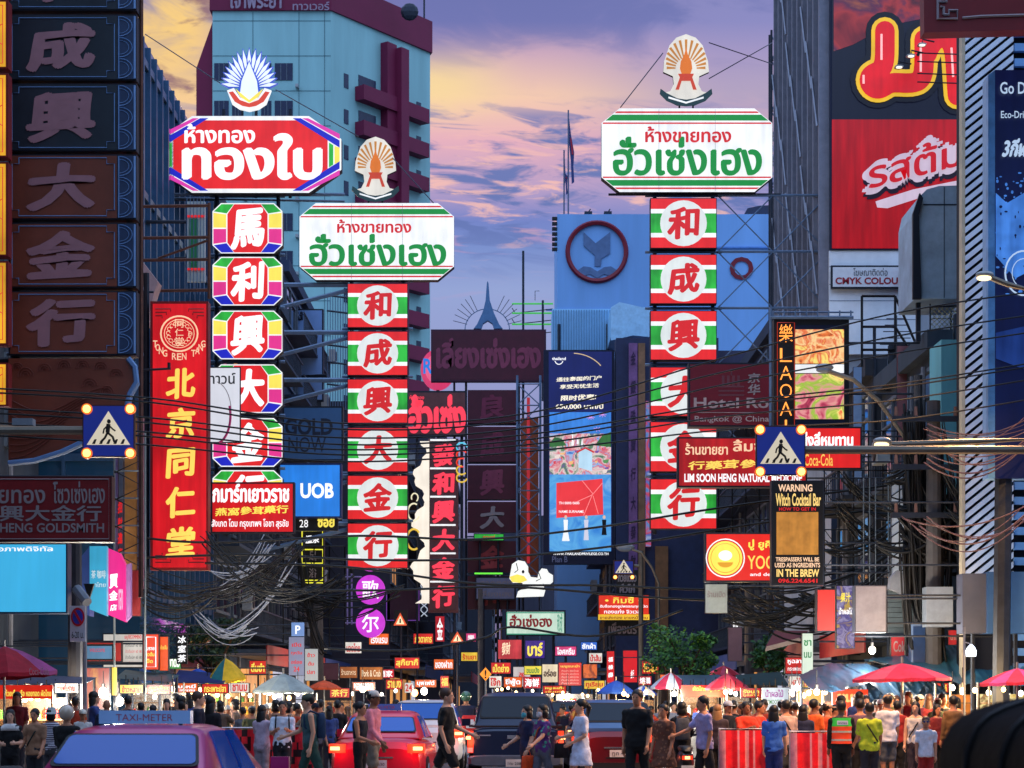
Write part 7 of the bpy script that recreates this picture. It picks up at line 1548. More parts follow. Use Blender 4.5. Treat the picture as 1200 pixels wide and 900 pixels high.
def car(label, loc, body, kind='sedan', top=None, glass_m=None, lights=True, taxi=None, rz=0, group=None, plate='ทช 2416', high=1.47, roof_mat=None):
    root = empty('car' if kind != 'pickup' else 'pickup_truck', loc, label, 'car' if kind != 'pickup' else 'pickup truck', group, rz, world=False)
    gm = glass_m or carglass; W = .88 if kind != 'pickup' else .92; up = top or body
    q = MB()
    if kind == 'sedan':
        L = 4.6; belt = .94
        yloft(q, [(0, .70, .62, .36, .80), (.05, .80, .74, .27, .92), (.25, .87, .82, .22, .985), (.9, .88, .85, .20, .97), (2.4, .88, .85, .2, .95), (3.4, .88, .83, .2, .93), (4.2, .84, .74, .22, .84), (4.5, .74, .6, .3, .74), (4.6, .6, .5, .36, .66)], body)
        cab = [(.55, .80, .68, .955, .99), (.75, .80, .70, .93, 1.07), (1.22, .80, .60, .93, 1.40), (1.45, .80, .585, .93, high), (2.2, .80, .585, .93, high+.01), (2.75, .80, .59, .93, 1.40), (3.55, .80, .68, .93, .96)]
        rear = (.78, 1.13); wz = (.80, 3.85)
    elif kind == 'suv':
        L = 4.5; belt = 1.05
        yloft(q, [(0, .70, .66, .4, .95), (.06, .82, .78, .3, 1.05), (.3, .9, .86, .25, 1.12), (1.2, .91, .87, .24, 1.08), (3.0, .91, .87, .24, 1.06), (3.9, .88, .80, .26, .98), (4.4, .76, .66, .34, .84), (4.5, .6, .5, .4, .76)], body)
        cab = [(.10, .82, .74, 1.05, 1.12), (.2, .82, .72, 1.03, 1.25), (.42, .82, .64, 1.03, 1.60), (.7, .82, .62, 1.03, 1.68), (2.2, .82, .62, 1.03, 1.69), (2.7, .82, .64, 1.03, 1.60), (3.4, .82, .72, 1.03, 1.08)]
        rear = (.205, .415); wz = (.85, 3.7)
    else:
        L = 5.3; belt = 1.12
        yloft(q, [(.06, .86, .86, .56, 1.08), (.12, .90, .895, .5, 1.14), (.3, .92, .91, .46, 1.15), (2.0, .92, .91, .45, 1.15), (4.0, .92, .90, .42, 1.12), (4.9, .88, .8, .45, 1.02), (5.25, .74, .66, .5, .9)], body)
        cab = [(1.50, .86, .80, 1.12, 1.17), (1.56, .86, .76, 1.1, 1.3), (1.78, .86, .70, 1.1, 1.74), (2.05, .86, .68, 1.1, 1.83), (3.2, .86, .68, 1.1, 1.84), (3.6, .86, .7, 1.1, 1.74), (4.3, .86, .8, 1.1, 1.15)]
        rear = (1.575, 1.77); wz = (1.15, 4.25)
    q.build('body', root, smooth=40)
    q = MB(); yloft(q, cab, roof_mat or up, 6.0, 24); co = q.build('cabin', root, smooth=40)
    def wat(y, z):   # half width of the cabin at y,z
        for s0, s1 in zip(cab, cab[1:]):
            if s0[0] <= y <= s1[0]:
                t = (y-s0[0])/(s1[0]-s0[0]); wb, wt, z0, z1 = [s0[i]+(s1[i]-s0[i])*t for i in (1, 2, 3, 4)]
                f = (z-z0)/max(.01, z1-z0); return wb+(wt-wb)*max(0, min(1, f))
        return .7
    def ztop(y):
        for s0, s1 in zip(cab, cab[1:]):
            if s0[0] <= y <= s1[0]: t = (y-s0[0])/(s1[0]-s0[0]); return s0[4]+(s1[4]-s0[4])*t
    ya, yb = rear; za, zb = ztop(ya), ztop(yb); wa, wb_ = wat(ya, za)-.06, wat(yb, zb)-.06; dn = Vector((0, -(zb-za), yb-ya)).normalized()*.022
    def rpane(e, lift, mat, nm, par):     # glass with rounded corners lying on the slope
        w0, w1 = wa+e, wb_+e; ev = e/max(.2, math.hypot(yb-ya, zb-za)); pts = []; rc = .10
        for (cu, cv, a0) in ((1-rc, 1-rc*1.3, 0), (rc-1+.0, 1-rc*1.3, 90), (rc-1, rc*1.3, 180), (1-rc, rc*1.3, 270)):
            for i in range(5):
                t = R(a0+22.5*i); u, v = cu+rc*math.cos(t), cv+rc*1.3*math.sin(t); v = v*(1+2*ev)-ev
                w = w0+(w1-w0)*v; pts.append(Vector((u*w, ya+(yb-ya)*v, za+(zb-za)*v))+dn*lift)
        n = len(pts); th = dn*.4; q = MB(); q.add(pts+[p-th for p in pts], [tuple(range(n)), tuple(range(2*n-1, n-1, -1))]+[(i, i+n, (i+1) % n+n, (i+1) % n) for i in range(n)], mat); return q.build(nm, par)
    so_ = rpane(.028, .75, plast, 'window_seal', co); rpane(0, 1.0, gm, 'rear_window', co)
    if kind == 'pickup':
        q = MB(); q.box(-.80, .80, .03, .075, .62, 1.07, body); to = q.build('tailgate', root)
        q = MB(); q.box(-.16, .16, -.005, .028, .93, 1.0, chrome); q.build('handle', to)
        q = MB(); q.box(-.70, -.48, .018, .029, .985, 1.01, chrome); q.box(.52, .70, .018, .029, .97, .995, chrome); q.box(.36, .52, .018, .029, .83, .855, chrome); q.build('badge', to)
        q = MB(); yloft(q, [(-.18, .86, .86, .42, .60), (-.12, .92, .92, .40, .62), (.05, .92, .92, .40, .62)], M('bumper_grey', (96, 106, 120), .35, .5), 6, 16); q.build('bumper', root, smooth=40)
        q = MB(); q.box(-.9, -.84, .1, 1.5, 1.155, 1.19, plast); q.box(.84, .9, .1, 1.5, 1.155, 1.19, plast); q.box(-.84, .84, .10, .16, 1.15, 1.185, plast); q.build('bed_rail', root)
    lx = {'sedan': (.56, .86), 'suv': (.60, .92), 'pickup': (.815, .925)}[kind]; lz = {'sedan': (.72, .88), 'suv': (.84, 1.02), 'pickup': (.66, 1.08)}[kind]
    for s in (-1, 1):
        q = MB(); x0, x1 = sorted((s*lx[0], s*lx[1]))
        if kind == 'sedan': vsq = [(x0, x1, -.005, .30, lz[0], lz[1])]
        else: vsq = [(x0, x1, -.005 if kind == 'suv' else .02, .28, lz[0], lz[1])]
        for v in vsq: q.box(*v, tail_on if lights else tail_off)
        lo = q.build('tail_light', root)
        if lights:
            l = bpy.data.lights.new('tail_glow', 'POINT'); l.energy = 7; l.shadow_soft_size = .08; l.color = (1, .16, .06); go_ = bpy.data.objects.new('tail_glow', l); COL.objects.link(go_); go_.parent = lo; go_.location = ((x0+x1)/2, -.22, (lz[0]+lz[1])/2)
            q = MB(); xm = (x0+x1)/2+s*.04; zm = (lz[0]+lz[1])/2+(.08 if kind == 'pickup' else 0); y0 = vsq[0][2]; hw = min(.085, (x1-x0)*.42)
            q.box(xm-hw, xm+hw, y0-.012, y0-.002, zm-.032, zm+.032, tail_hot); q.build('lit_lens', lo)
        if kind == 'pickup': q = MB(); q.box(x0+.01, x1-.01, .008, .019, .67, .76, M('reverse_lens', (200, 196, 190), .3)); q.build('reverse_lens', lo)
    q = MB(); zpl = {'sedan': .52, 'suv': .62, 'pickup': .47}[kind]; yp = -.03 if kind != 'pickup' else -.2
    q.box(-.19, .19, yp, yp+.02, zpl-.07, zpl+.07, plate_m); po = q.build('number_plate', root)
    vs, fs = text_mesh(plate, 0, 0, 0, 2); ax = min(v[0] for v in vs); bx = max(v[0] for v in vs); k = .3/(bx-ax)
    q = MB(); q.add([(-.15+(v[0]-ax)*k, yp-.006, zpl-.035+v[1]*k*.9) for v in vs], fs, black); q.build('lettering', po)
    if kind != 'pickup':
        q = MB(); q.box(-.78, .78, -.02, .04, .30, .44, plast); q.box(-.26, .26, -.012, .012, zpl-.1, zpl-.072, plast); q.box(-.30, .30, -.02, .02, zpl+.10, zpl+.13, chrome); q.build('bumper', root)
        q = MB()
        for s in (-1, 1):   # side glass
            y1, y2 = (1.35, 2.9) if kind == 'sedan' else (.75, 2.9); z1, z2 = belt+.04, (1.38 if kind == 'sedan' else 1.58)
            for (ya_, yb_) in ((y1, (y1+y2)/2-.05), ((y1+y2)/2+.05, y2)):
                p = [(s*(wat(y, z)+.002), y, z) for y, z in ((ya_, z1), (yb_, z1), (min(yb_, 2.6), z2), (max(ya_, y1+.15), z2))]
                pane(q, *(p if s < 0 else [p[1], p[0], p[3], p[2]]), gm, .012)
        q.build('side_window', co)
    q = MB()
    for s in (-1, 1): q.box(*sorted((s*(W+.02), s*(W+.2))), L*.66, L*.66+.08, belt+.02, belt+.17, body)
    q.build('mirror', root)
    for s in (-1, 1):
        for y in wz: wheel(root, s*(W-.10), y, .32 if kind == 'sedan' else .37)
    if taxi:
        y = 1.62; q = MB(); w = taxi[0]
        q.box(-w/2, w/2, y-.06, y+.06, high+.012, high+.132, taxi[1]); so = q.build('taxi_sign', root)
        vs, fs = text_mesh('TAXI-METER', 0, 0, 0, 2); ax = min(v[0] for v in vs); bx = max(v[0] for v in vs); k = .62*w/(bx-ax)
        q = MB(); q.add([(-w*.31+(v[0]-ax)*k, y-.068, high+.038+v[1]*.09) for v in vs], fs, M('taxi_letter', (170, 60, 70), .5)); q.build('lettering', so)
        q = MB(); q.box(-w*.4, -w*.36, y-.02, y+.02, high-.01, high+.012, plast); q.box(w*.36, w*.4, y-.02, y+.02, high-.01, high+.012, plast); q.build('bracket', so)
    return root
taxi_w = E('taxi_sign_pale', (90, 130, 190), .5, .1, base=.6)
car('purple pink taxi with a long pale roof sign nearest the camera at left', (-3.42, 17.05, 0), paint('taxi_violet', (196, 34, 116)), glass_m=glass('glass_sky_blue', (16, 92, 190), .06, .45), lights=False, taxi=(.84, taxi_w), rz=R(-3), high=1.435)  # blue sky reflection is put into this glass colour
car('red taxi with lit tail lamps behind the couple in black and pink', (-2.45, 37, 0), paint('taxi_red', (222, 22, 54)), glass_m=glass('glass_sky_blue', (16, 92, 190), .06, .45), taxi=(.62, E('small_taxi_sign', (60, 80, 150), .6, .1, base=.6)), plate='ทฉ 5830', rz=R(-2))
car('white car between the red taxi and the man in black', (-2.0, 46, 0), paint('car_white', (224, 222, 222), 0), 'suv', glass_m=glass('glass_sky_blue', (16, 92, 190), .06, .45), plate='กข 771')
car('navy blue pickup with red tail lamps in the middle of the road', (.07, 39.4, 0), paint('pickup_navy', (12, 28, 62)), 'pickup', glass_m=glass('pickup_glass', (4, 16, 34), .08, .35), plate='1ฒ 2087')
car('dark red car with a glowing tail lamp half behind the big man in black', (2.12, 40.5, 0), paint('car_darkred', (96, 12, 26)), 'suv', roof_mat=paint('roof_steelblue', (60, 100, 150)), plate='ฎค 46', rz=R(3))
for i, (lab, x, Y, c, k) in enumerate((('dark sedan with red lamps beyond the white car', -2.3, 56, (24, 26, 34), 'sedan'), ('silver far car ahead of the pickup', -.2, 58, (130, 136, 146), 'suv'), ('far red car beyond the dark red one', 2.4, 60, (140, 24, 30), 'sedan'), ('far pink taxi deep in the street', -1.9, 72, (200, 60, 130), 'sedan'), ('far black car deep in the right lane', 2.1, 76, (20, 22, 28), 'suv'), ('far blue taxi at the deep end of the street', -.3, 88, (40, 70, 150), 'sedan'))):
    car(lab, (x, Y, 0), paint('far_paint_%d' % i, c), k, plate='กท %d' % (31+i), group='cars deeper in the street')
def motorbike(label, loc, body, rz=0, front=False, box=None):
    root = empty('motorbike', loc, label, 'motorbike', None, rz, world=False)
    def w(y):
        q = MB(); pts = [(0, y+.27*math.cos(a), .29+.27*math.sin(a)) for a in [2*math.pi*i/20 for i in range(21)]]; q.tube(pts, .055, tyre_m, 8, False); o = q.build('wheel', root, smooth=True)
        q = MB(); q.tube([(-.05, y, .29), (.05, y, .29)], .16, rim_m, 14); q.build('rim', o)
    w(.28); w(1.5)
    q = MB(); q.loft([(.38, 0, .55, .10, .42), (.55, 0, .5, .15, .48), (.70, 0, .42, .13, .46), (.76, 0, .45, .10, .4)], body, 16, 3); q.loft([(.30, 0, .95, .16, .3), (.36, 0, .95, .15, .28)], body, 12, 3); q.loft([(.36, 0, 1.22, .17, .06), (.7, 0, 1.28, .19, .07), (.98, 0, 1.22, .12, .08), (1.04, 0, 1.2, .06, .05)], body, 14, 3); q.build('body', root, smooth=40)
    q = MB(); q.loft([(.77, 0, .42, .12, .42), (.83, 0, .45, .13, .40), (.86, 0, .45, .10, .36)], M('seat_vinyl', (20, 20, 22), .5), 14, 3); q.build('seat', root, smooth=40)
    q = MB(); q.tube([(0, 1.5, .3), (0, 1.24, 1.0)], .035, steel, 8); q.tube([(-.33, 1.1, 1.06), (-.12, 1.2, 1.02), (.12, 1.2, 1.02), (.33, 1.1, 1.06)], .018, steel, 6)
    for s in (-1, 1): q.tube([(s*.2, 1.16, 1.04), (s*.30, 1.14, 1.24)], .008, steel, 5); q.ball((s*.31, 1.13, 1.28), .06, .012, .045, chrome, 10, 6)
    q.build('handlebar', root)
    q = MB(); q.box(-.09, .09, -.03, .06, .62, .69, tail_on); q.build('tail_light', root)
    q = MB(); q.box(-.045, .045, -.035, -.031, .63, .68, tail_hot); q.build('lit_lens', root)
    q = MB(); q.box(-.11, .11, -.06, -.05, .36, .52, plate_m); q.build('number_plate', root)
    q = MB(); q.ball((0, 1.34, .98), .09, .05, .07, E('bike_lamp_glass', (200, 210, 226), .3, 0, base=.8), 12, 8); q.build('headlight', root)
    if box:
        q = MB(); q.loft([(.87, 0, .18, .23, .22), (1.27, 0, .18, .23, .22), (1.31, 0, .18, .2, .2)], box, 16, 6); bo = q.build('delivery_box', root, smooth=40)
        q = MB(); q.box(-.12, .12, -.05, -.045, 1.0, 1.16, plate_m); q.build('label_panel', bo)
    return root
motorbike('blue scooter with raised handlebar beside the purple taxi', (-6.05, 25.3, 0), paint('scooter_blue', (30, 40, 180)), R(160))
motorbike('black scooter with lit tail lamp and white plate under the rider in black', (3.1, 36.2, 0), paint('scooter_black', (24, 24, 28)))
motorbike('delivery scooter carrying a red box far left of the pickup', (-1.0, 50, 0), paint('scooter_black', (24, 24, 28)), 0, box=M('box_red', (196, 34, 30), .5))
# ================================================================ PEOPLE
jobs = []
def limb(mb, pts, rs, mat, n=10):
    pts = [Vector(p) for p in pts]; out = []; rr = []
    for i in range(len(pts)-1):
        for t in (0, .25, .5, .75): out.append(pts[i].lerp(pts[i+1], t)); rr.append(rs[i]+(rs[i+1]-rs[i])*t)
    out.append(pts[-1]); rr.append(rs[-1])
    e0 = (out[0]-out[1]).normalized()*rr[0]*.7; e1 = (out[-1]-out[-2]).normalized()*rr[-1]*.7
    mb.tube([out[0]+e0]+out+[out[-1]+e1], [rr[0]*.55]+rr+[rr[-1]*.55], mat, n)
def fuse(o, voxel, it=3):
    m = o.modifiers.new('r', 'REMESH'); m.mode = 'VOXEL'; m.voxel_size = voxel; m.use_smooth_shade = True
    s = o.modifiers.new('s', 'SMOOTH'); s.iterations = it; s.factor = .5
    jobs.append(o)
SK = {'tan': M('skin_tan', (176, 118, 88), .55, 0, .08), 'light': M('skin_light', (206, 152, 124), .55, 0, .08), 'brown': M('skin_brown', (128, 80, 58), .55, 0, .08)}
HR = {'black': M('hair_black', (16, 14, 16), .5, 0, .2, 20), 'brown': M('hair_brown', (66, 42, 30), .5, 0, .2, 20), 'blonde': M('hair_blonde', (150, 110, 70), .5, 0, .2, 20)}
def fabric(rgb): return M('fabric_%d_%d_%d' % rgb, rgb, .85, 0, .28, 7, .8)
LIVE = []
def person(label, px, head_y, Y, rz, top, bottom, hair='short', skin='tan', haircol='black', sleeve='short', legs='trousers', walk=0., arms=((5, 12), (5, 12)), acc=(), group=None, lean=0., width=1., lo=False):
    """px/head_y: where the top of the head is; the height follows from the distance, feet on the ground"""
    g = .145 if abs(P(px, 0, Y).x) > 6.6 else .004
    H = CZ+(HY-head_y)*Y/F-g; k = H/1.72; x = P(px, 0, Y).x
    root = empty('person', (x, Y, g), label, 'person', group, R(rz), world=False)
    sk = SK[skin]; tm = fabric(top) if isinstance(top, tuple) else top; bm_ = fabric(bottom) if isinstance(bottom, tuple) else bottom
    V_ = lambda a, b, c: Vector((a*k*width, b*k, c*k))
    def lz(v): v = v.copy(); v.y -= lean*(max(0, v.z/k-.9))*k; return v
    tor = [(.84, .150, .105), (.95, .165, .112), (1.07, .138, .098), (1.22, .155, .108), (1.34, .172, .108), (1.40, .160, .094), (1.435, .115, .076), (1.465, .070, .062)]
    def torso(mb, infl, z0, z1, mat, flare=0):
        secs = []
        for (z, hx, hy) in tor:
            if z0-.001 <= z <= z1+.001:
                e = infl+flare*max(0, (1.1-z)); secs.append((z*k, 0, -lean*max(0, z-.9)*k, (hx+e)*k*width, (hy+e)*k))
        mb.loft(secs, mat, 16, 2.3)
    b = MB(); torso(b, 0, .84, 1.465, sk)
    hy0 = -.012-lean*.65
    limb(b, [lz(V_(0, 0, 1.42)), V_(0, hy0*1.0, 1.53)], [.062*k, .056*k], sk)
    b.loft([(z*k, 0, (hy0+cy)*k, hx*k, hy_*k) for z, cy, hx, hy_ in ((1.487, -.045, .018, .02), (1.50, -.038, .045, .050), (1.535, -.018, .060, .078), (1.58, -.006, .070, .092), (1.625, 0, .075, .097), (1.665, .002, .070, .088), (1.70, .003, .048, .060), (1.718, .003, .012, .016))], sk, 14)
    b.tube([(0, (hy0-.085)*k, 1.615*k), (0, (hy0-.112)*k, 1.572*k), (0, (hy0-.09)*k, 1.562*k)], [.008*k, .016*k, .010*k], sk, 6)
    for s in (-1, 1): b.ball((s*.077*k, (hy0+.008)*k, 1.585*k), .012*k, .02*k, .03*k, sk, 8, 6)
    A = []
    for s, (a, e) in zip((-1, 1), arms):
        S = lz(V_(s*.170, 0, 1.375)); ar, er = R(a), R(a+e)
        d1 = Vector((s*.11, -math.sin(ar), -math.cos(ar))).normalized(); d2 = Vector((s*(.02 if e < 60 else -.35), -math.sin(er), -math.cos(er))).normalized()
        El = S+d1*.285*k; Wr = El+d2*.245*k; A.append((S, El, Wr, d1, d2))
        limb(b, [S, El, Wr], [.050*k, .040*k, .027*k], sk)
        pe_ = Wr+d2*.095*k; side = Vector((1, 0, 0)) if abs(d2.x) < .8 else Vector((0, 1, 0)); side = (side-d2*side.dot(d2)).normalized(); fw = d2.cross(side).normalized()
        if fw.y > 0: fw = -fw
        acr = fw      # knuckle line runs front to back on a hanging hand
        limb(b, [Wr, Wr+d2*.05*k, pe_], [.026*k, .034*k, .032*k], sk, 8)
        if not lo:
            inw = Vector((-s, 0, 0)); inw = (inw-d2*inw.dot(d2)).normalized()
            for f, (o_, L) in enumerate(((-.027, .062), (-.009, .074), (.009, .070), (.026, .054))):
                r0 = pe_-acr*o_*k; m1 = r0+d2*L*.55*k+inw*.008*k; m2 = m1+d2*L*.40*k+inw*.022*k; limb(b, [r0-d2*.02*k, m1, m2], [.0098*k, .0092*k, .0080*k], sk, 6)
            t0 = Wr+d2*.03*k+acr*.024*k; limb(b, [t0, t0+d2*.03*k+acr*.022*k, t0+d2*.062*k+acr*.026*k+inw*.01*k], [.013*k, .0115*k, .009*k], sk, 6)
    Lg = []
    for s, sw in ((-1, walk), (1, -walk)):
        hp = V_(s*.085, 0, .88); a = R(26*sw); kb = R(max(0, 30*abs(walk)*(1 if sw < 0 else .2)))
        Kn = hp+Vector((0, -math.sin(a), -math.cos(a)))*.42*k; An = Kn+Vector((0, math.sin(kb)-math.sin(a)*math.cos(kb)*.9, -math.cos(kb)*math.cos(a))).normalized()*.40*k
        An.z = max(An.z, .075*k); Lg.append((hp, Kn, An)); limb(b, [hp, Kn, An], [.085*k, .055*k, .038*k], sk)
        limb(b, [An, An+Vector((0, -.06*k, -.045*k)), An+Vector((0, -.16*k, -.055*k))], [.036*k, .034*k, .026*k], sk, 8)
    bo = b.build('body', root); fuse(bo, (.0095 if not lo else .02)*k, 2)
    # clothes
    t = MB(); z0 = .84 if legs != 'dress' else .95
    if 'crop' in acc: z0 = 1.07
    torso(t, .016, z0, 1.436 if sleeve != 'none' else 1.40, tm, .05 if 'loose' in acc else .01)
    if legs == 'dress':
        t.loft([((z)*k, 0, 0, hx*k, hy_*k) for z, hx, hy_ in ((.58, .25, .20), (.75, .225, .175), (.95, .185, .135), (1.07, .158, .118))], tm, 18, 2.2)
    if sleeve != 'none':
        for (S, El, Wr, d1, d2) in A:
            if sleeve == 'short': limb(t, [S-d1*.004*k, S+d1*.12*k, S+d1*.21*k], [.064*k, .059*k, .061*k], tm)
            else: limb(t, [S-d1*.01, El, Wr-d2*.015*k], [.060*k, .052*k, .040*k], tm)
    so = t.build('shirt' if legs != 'dress' else 'dress', root); fuse(so, .016*k, 2)
    if legs != 'dress':
        t = MB()
        t.loft([(z*k, 0, 0, hx*k*width, hy_*k) for z, hx, hy_ in ((.80, .155, .115), (.88, .178, .128), (.96, .174, .122), (1.02, .155, .112))], bm_, 16, 2.3)
        if legs == 'skirt': t.loft([(z*k, 0, 0, hx*k, hy_*k) for z, hx, hy_ in ((.48, .22, .19), (.7, .2, .16), (.9, .18, .13))], bm_, 16, 2.2)
        else:
            for (hp, Kn, An) in Lg:
                if legs == 'shorts': m_ = hp.lerp(Kn, .88); limb(t, [hp, hp.lerp(Kn, .5), m_], [.098*k, .092*k, .088*k], bm_)
                else: limb(t, [hp, Kn, Kn.lerp(An, .95)], [.098*k, .074*k, .060*k], bm_)
        po = t.build('trousers' if legs == 'trousers' else ('shorts' if legs == 'shorts' else 'skirt'), root); fuse(po, .018*k, 2)
    for (hp, Kn, An) in Lg:
        q = MB(); limb(q, [An+Vector((0, .035*k, -.04*k)), An+Vector((0, -.08*k, -.045*k)), An+Vector((0, -.17*k, -.05*k))], [.042*k, .044*k, .036*k], fabric((40, 38, 40)), 10); q.build('shoe', root, smooth=True)
    # hair and headgear
    hm = HR[haircol]; c = Vector((0, (hy0+.016)*k, 1.635*k)); hy_m = hy0
    q = MB(); q.ball((c.x, c.y+.004*k, c.z+.008*k), .091*k, .107*k, .100*k, hm, 14, 10)
    if hair == 'long':
        q.loft([(z*k, 0, (hy_m+cy)*k, hx*k, hyy*k) for z, cy, hx, hyy in ((1.22, .075, .07, .035), (1.32, .07, .105, .05), (1.45, .055, .105, .065), (1.56, .035, .098, .085), (1.66, .012, .08, .085))], hm, 14)
    elif hair == 'bun': q.ball((0, (hy_m+.11)*k, 1.66*k), .05*k, .05*k, .05*k, hm, 10, 8)
    elif hair == 'pony': q.tube([(0, (hy_m+.10)*k, 1.66*k), (0, (hy_m+.16)*k, 1.58*k), (0, (hy_m+.13)*k, 1.42*k)], [.04*k, .045*k, .015*k], hm, 8)
    elif hair == 'bob': q.loft([(z*k, 0, (hy_m+cy)*k, hx*k, hyy*k) for z, cy, hx, hyy in ((1.48, .035, .09, .07), (1.56, .03, .098, .085), (1.66, .012, .085, .088))], hm, 14)
    if hair != 'bald': q.build('hair', root, smooth=True)
    for a in acc:
        if a[0] == 'cap':
            m = fabric(a[1]); q = MB(); q.loft([(z*k, 0, (hy_m+.008)*k, hx*k, hyy*k) for z, hx, hyy in ((1.635, .090, .108), (1.68, .088, .105), (1.72, .068, .082), (1.742, .02, .03))], m, 16); q.loft([(1.632*k, 0, (hy_m-.13)*k, .075*k, .075*k), (1.645*k, 0, (hy_m-.12)*k, .072*k, .072*k)], m, 14); q.build('cap', root, smooth=True)
        elif a[0] == 'bucket':
            m = fabric(a[1]); q = MB(); q.loft([(z*k, 0, (hy_m+.006)*k, hx*k, hyy*k) for z, hx, hyy in ((1.60, .150, .165), (1.612, .150, .165), (1.645, .098, .115), (1.71, .088, .10), (1.745, .06, .07))], m, 18); q.build('bucket_hat', root, smooth=True)
        elif a[0] == 'helmet':
            m = M('helmet_%d_%d_%d' % a[1], a[1], .2, 0, .05, 2, coat=.8); q = MB(); q.ball((0, (hy_m+.012)*k, 1.64*k), .122*k, .14*k, .125*k, m, 18, 12); q.build('helmet', root, smooth=True)
        elif a[0] == 'mask': q = MB(); q.loft([(z*k, 0, (hy_m-.055)*k, hx*k, .055*k) for z, hx in ((1.495, .035), (1.53, .058), (1.575, .060), (1.59, .05))], fabric(a[1]), 14, 2.6); q.build('face_mask', root, smooth=True)
        elif a[0] == 'sunglasses':
            q = MB()
            for s in (-1, 1): q.ball((s*.034*k, (hy_m-.088)*k, 1.612*k), .030*k, .014*k, .024*k, M('sunglass_blue', (20, 24, 90), .15, 0, .1, coat=.8), 10, 8)
            q.build('sunglasses', root, smooth=True)
        elif a[0] == 'backpack':
            m = fabric(a[1]); q = MB(); q.loft([(z*k, 0, .185*k-lean*.3*k, hx*k, hyy*k) for z, hx, hyy in ((1.0, .11, .06), (1.03, .145, .075), (1.3, .145, .075), (1.40, .12, .06), (1.42, .07, .04))], m, 16, 4)
            for s in (-1, 1): q.tube([(s*.10*k, .12*k, 1.40*k), (s*.115*k, -.02*k, 1.452*k), (s*.125*k, -.125*k, 1.36*k), (s*.13*k, -.128*k, 1.2*k), (s*.15*k, .02*k, 1.08*k)], .016*k, m, 6)
            q.build('backpack', root, smooth=True)
        elif a[0] == 'strap':
            m = fabric(a[1]); q = MB(); q.tube([(.13*k*width, .02*k, 1.44*k), (.06*k, .13*k, 1.3*k), (-.08*k, .14*k, 1.08*k), (-.17*k*width, .03*k, .96*k), (-.1*k, -.13*k, 1.04*k), (.05*k, -.14*k, 1.28*k), (.13*k*width, .02*k, 1.44*k)], .014*k, m, 5); q.build('shoulder_strap', root, smooth=True)
        elif a[0] == 'vest':
            m1, m2 = E('vest_orange', (236, 70, 36), .35, .1, base=.8), E('vest_green', (60, 190, 70), .3, .1, base=.8); q = MB()
            for z0, z1, mm in ((.95, 1.265, m1), (1.265, 1.42, m2)): q.loft([(z*k, 0, 0, (hx+.03)*k, (hy_+.03)*k) for z, hx, hy_ in [(z0, *( (.165, .112) if z0 < 1 else (.162, .108)))]+([(1.07, .150, .102)] if z0 < 1 else [])+[(z1, *((.162, .108) if z1 < 1.3 else (.150, .088)))]], mm, 18, 2.4)
            so2 = q.build('safety_vest', root, smooth=40); q = MB(); q.box(-.1*k, .1*k, .128*k, .137*k, 1.29*k, 1.37*k, M('vest_patch', (200, 206, 226), .5)); 
            vs, fs = text_mesh('จราจร', .01, 0, 0, 2); ax = min(v[0] for v in vs); bx = max(v[0] for v in vs); q.add([(.08*k-(v[0]-ax)*.16*k/(bx-ax), .140*k, 1.31*k+v[1]*.05*k) for v in vs], [tuple(reversed(f)) for f in fs], fabric((40, 60, 130))); q.build('patch', so2)
            q = MB(); 
            for z in (1.0, 1.15): q.loft([(z*k, 0, 0, .190*k, .140*k), ((z+.035)*k, 0, 0, .188*k, .139*k)], M('reflective_tape', (214, 214, 200), .3, .4), 18, 2.4)
            q.build('reflective_tape', so2)
        elif a[0] == 'bag':
            S, El, Wr, d1, d2 = A[a[2] if len(a) > 2 else 1]; q = MB(); hx = Wr+Vector((0, 0, -.1*k)); q.loft([(hx.z-.26*k, hx.x, hx.y, .07*k, .13*k), (hx.z-.02*k, hx.x, hx.y, .055*k, .115*k), (hx.z, hx.x, hx.y, .04*k, .1*k)], fabric(a[1]), 14, 4); q.tube([(hx.x, hx.y-.07*k, hx.z-.01), (hx.x, hx.y-.03*k, hx.z+.08*k), (hx.x, hx.y+.03*k, hx.z+.08*k), (hx.x, hx.y+.07*k, hx.z-.01)], .008, fabric(a[1]), 5); q.build('bag', root, smooth=True)
        elif a[0] == 'collar': q = MB(); q.loft([(z*k, 0, 0, hx*k, hy_*k) for z, hx, hy_ in ((1.33, .205, .128), (1.40, .185, .118), (1.46, .10, .085))], fabric(a[1]), 16, 2.2); q.build('collar', root, smooth=True)
        elif a[0] == 'moustache': q = MB(); q.ball((0, (hy_m-.098)*k, 1.548*k), .030*k, .014*k, .010*k, hm, 10, 6); q.build('moustache', root, smooth=True)
    if abs((rz+180) % 360-180) < 120 and not lo:
        for s in (-1, 1): q = MB(); q.ball((s*.031*k, (hy_m-.089)*k, 1.612*k), .012*k, .007*k, .008*k, black, 8, 6); q.build('eye', root)
        q = MB(); q.ball((0, (hy_m-.087)*k, 1.530*k), .024*k, .008*k, .007*k, M('lips', (150, 70, 66), .5), 8, 6); q.build('mouth', root)
    return root
BK = (18, 18, 22)
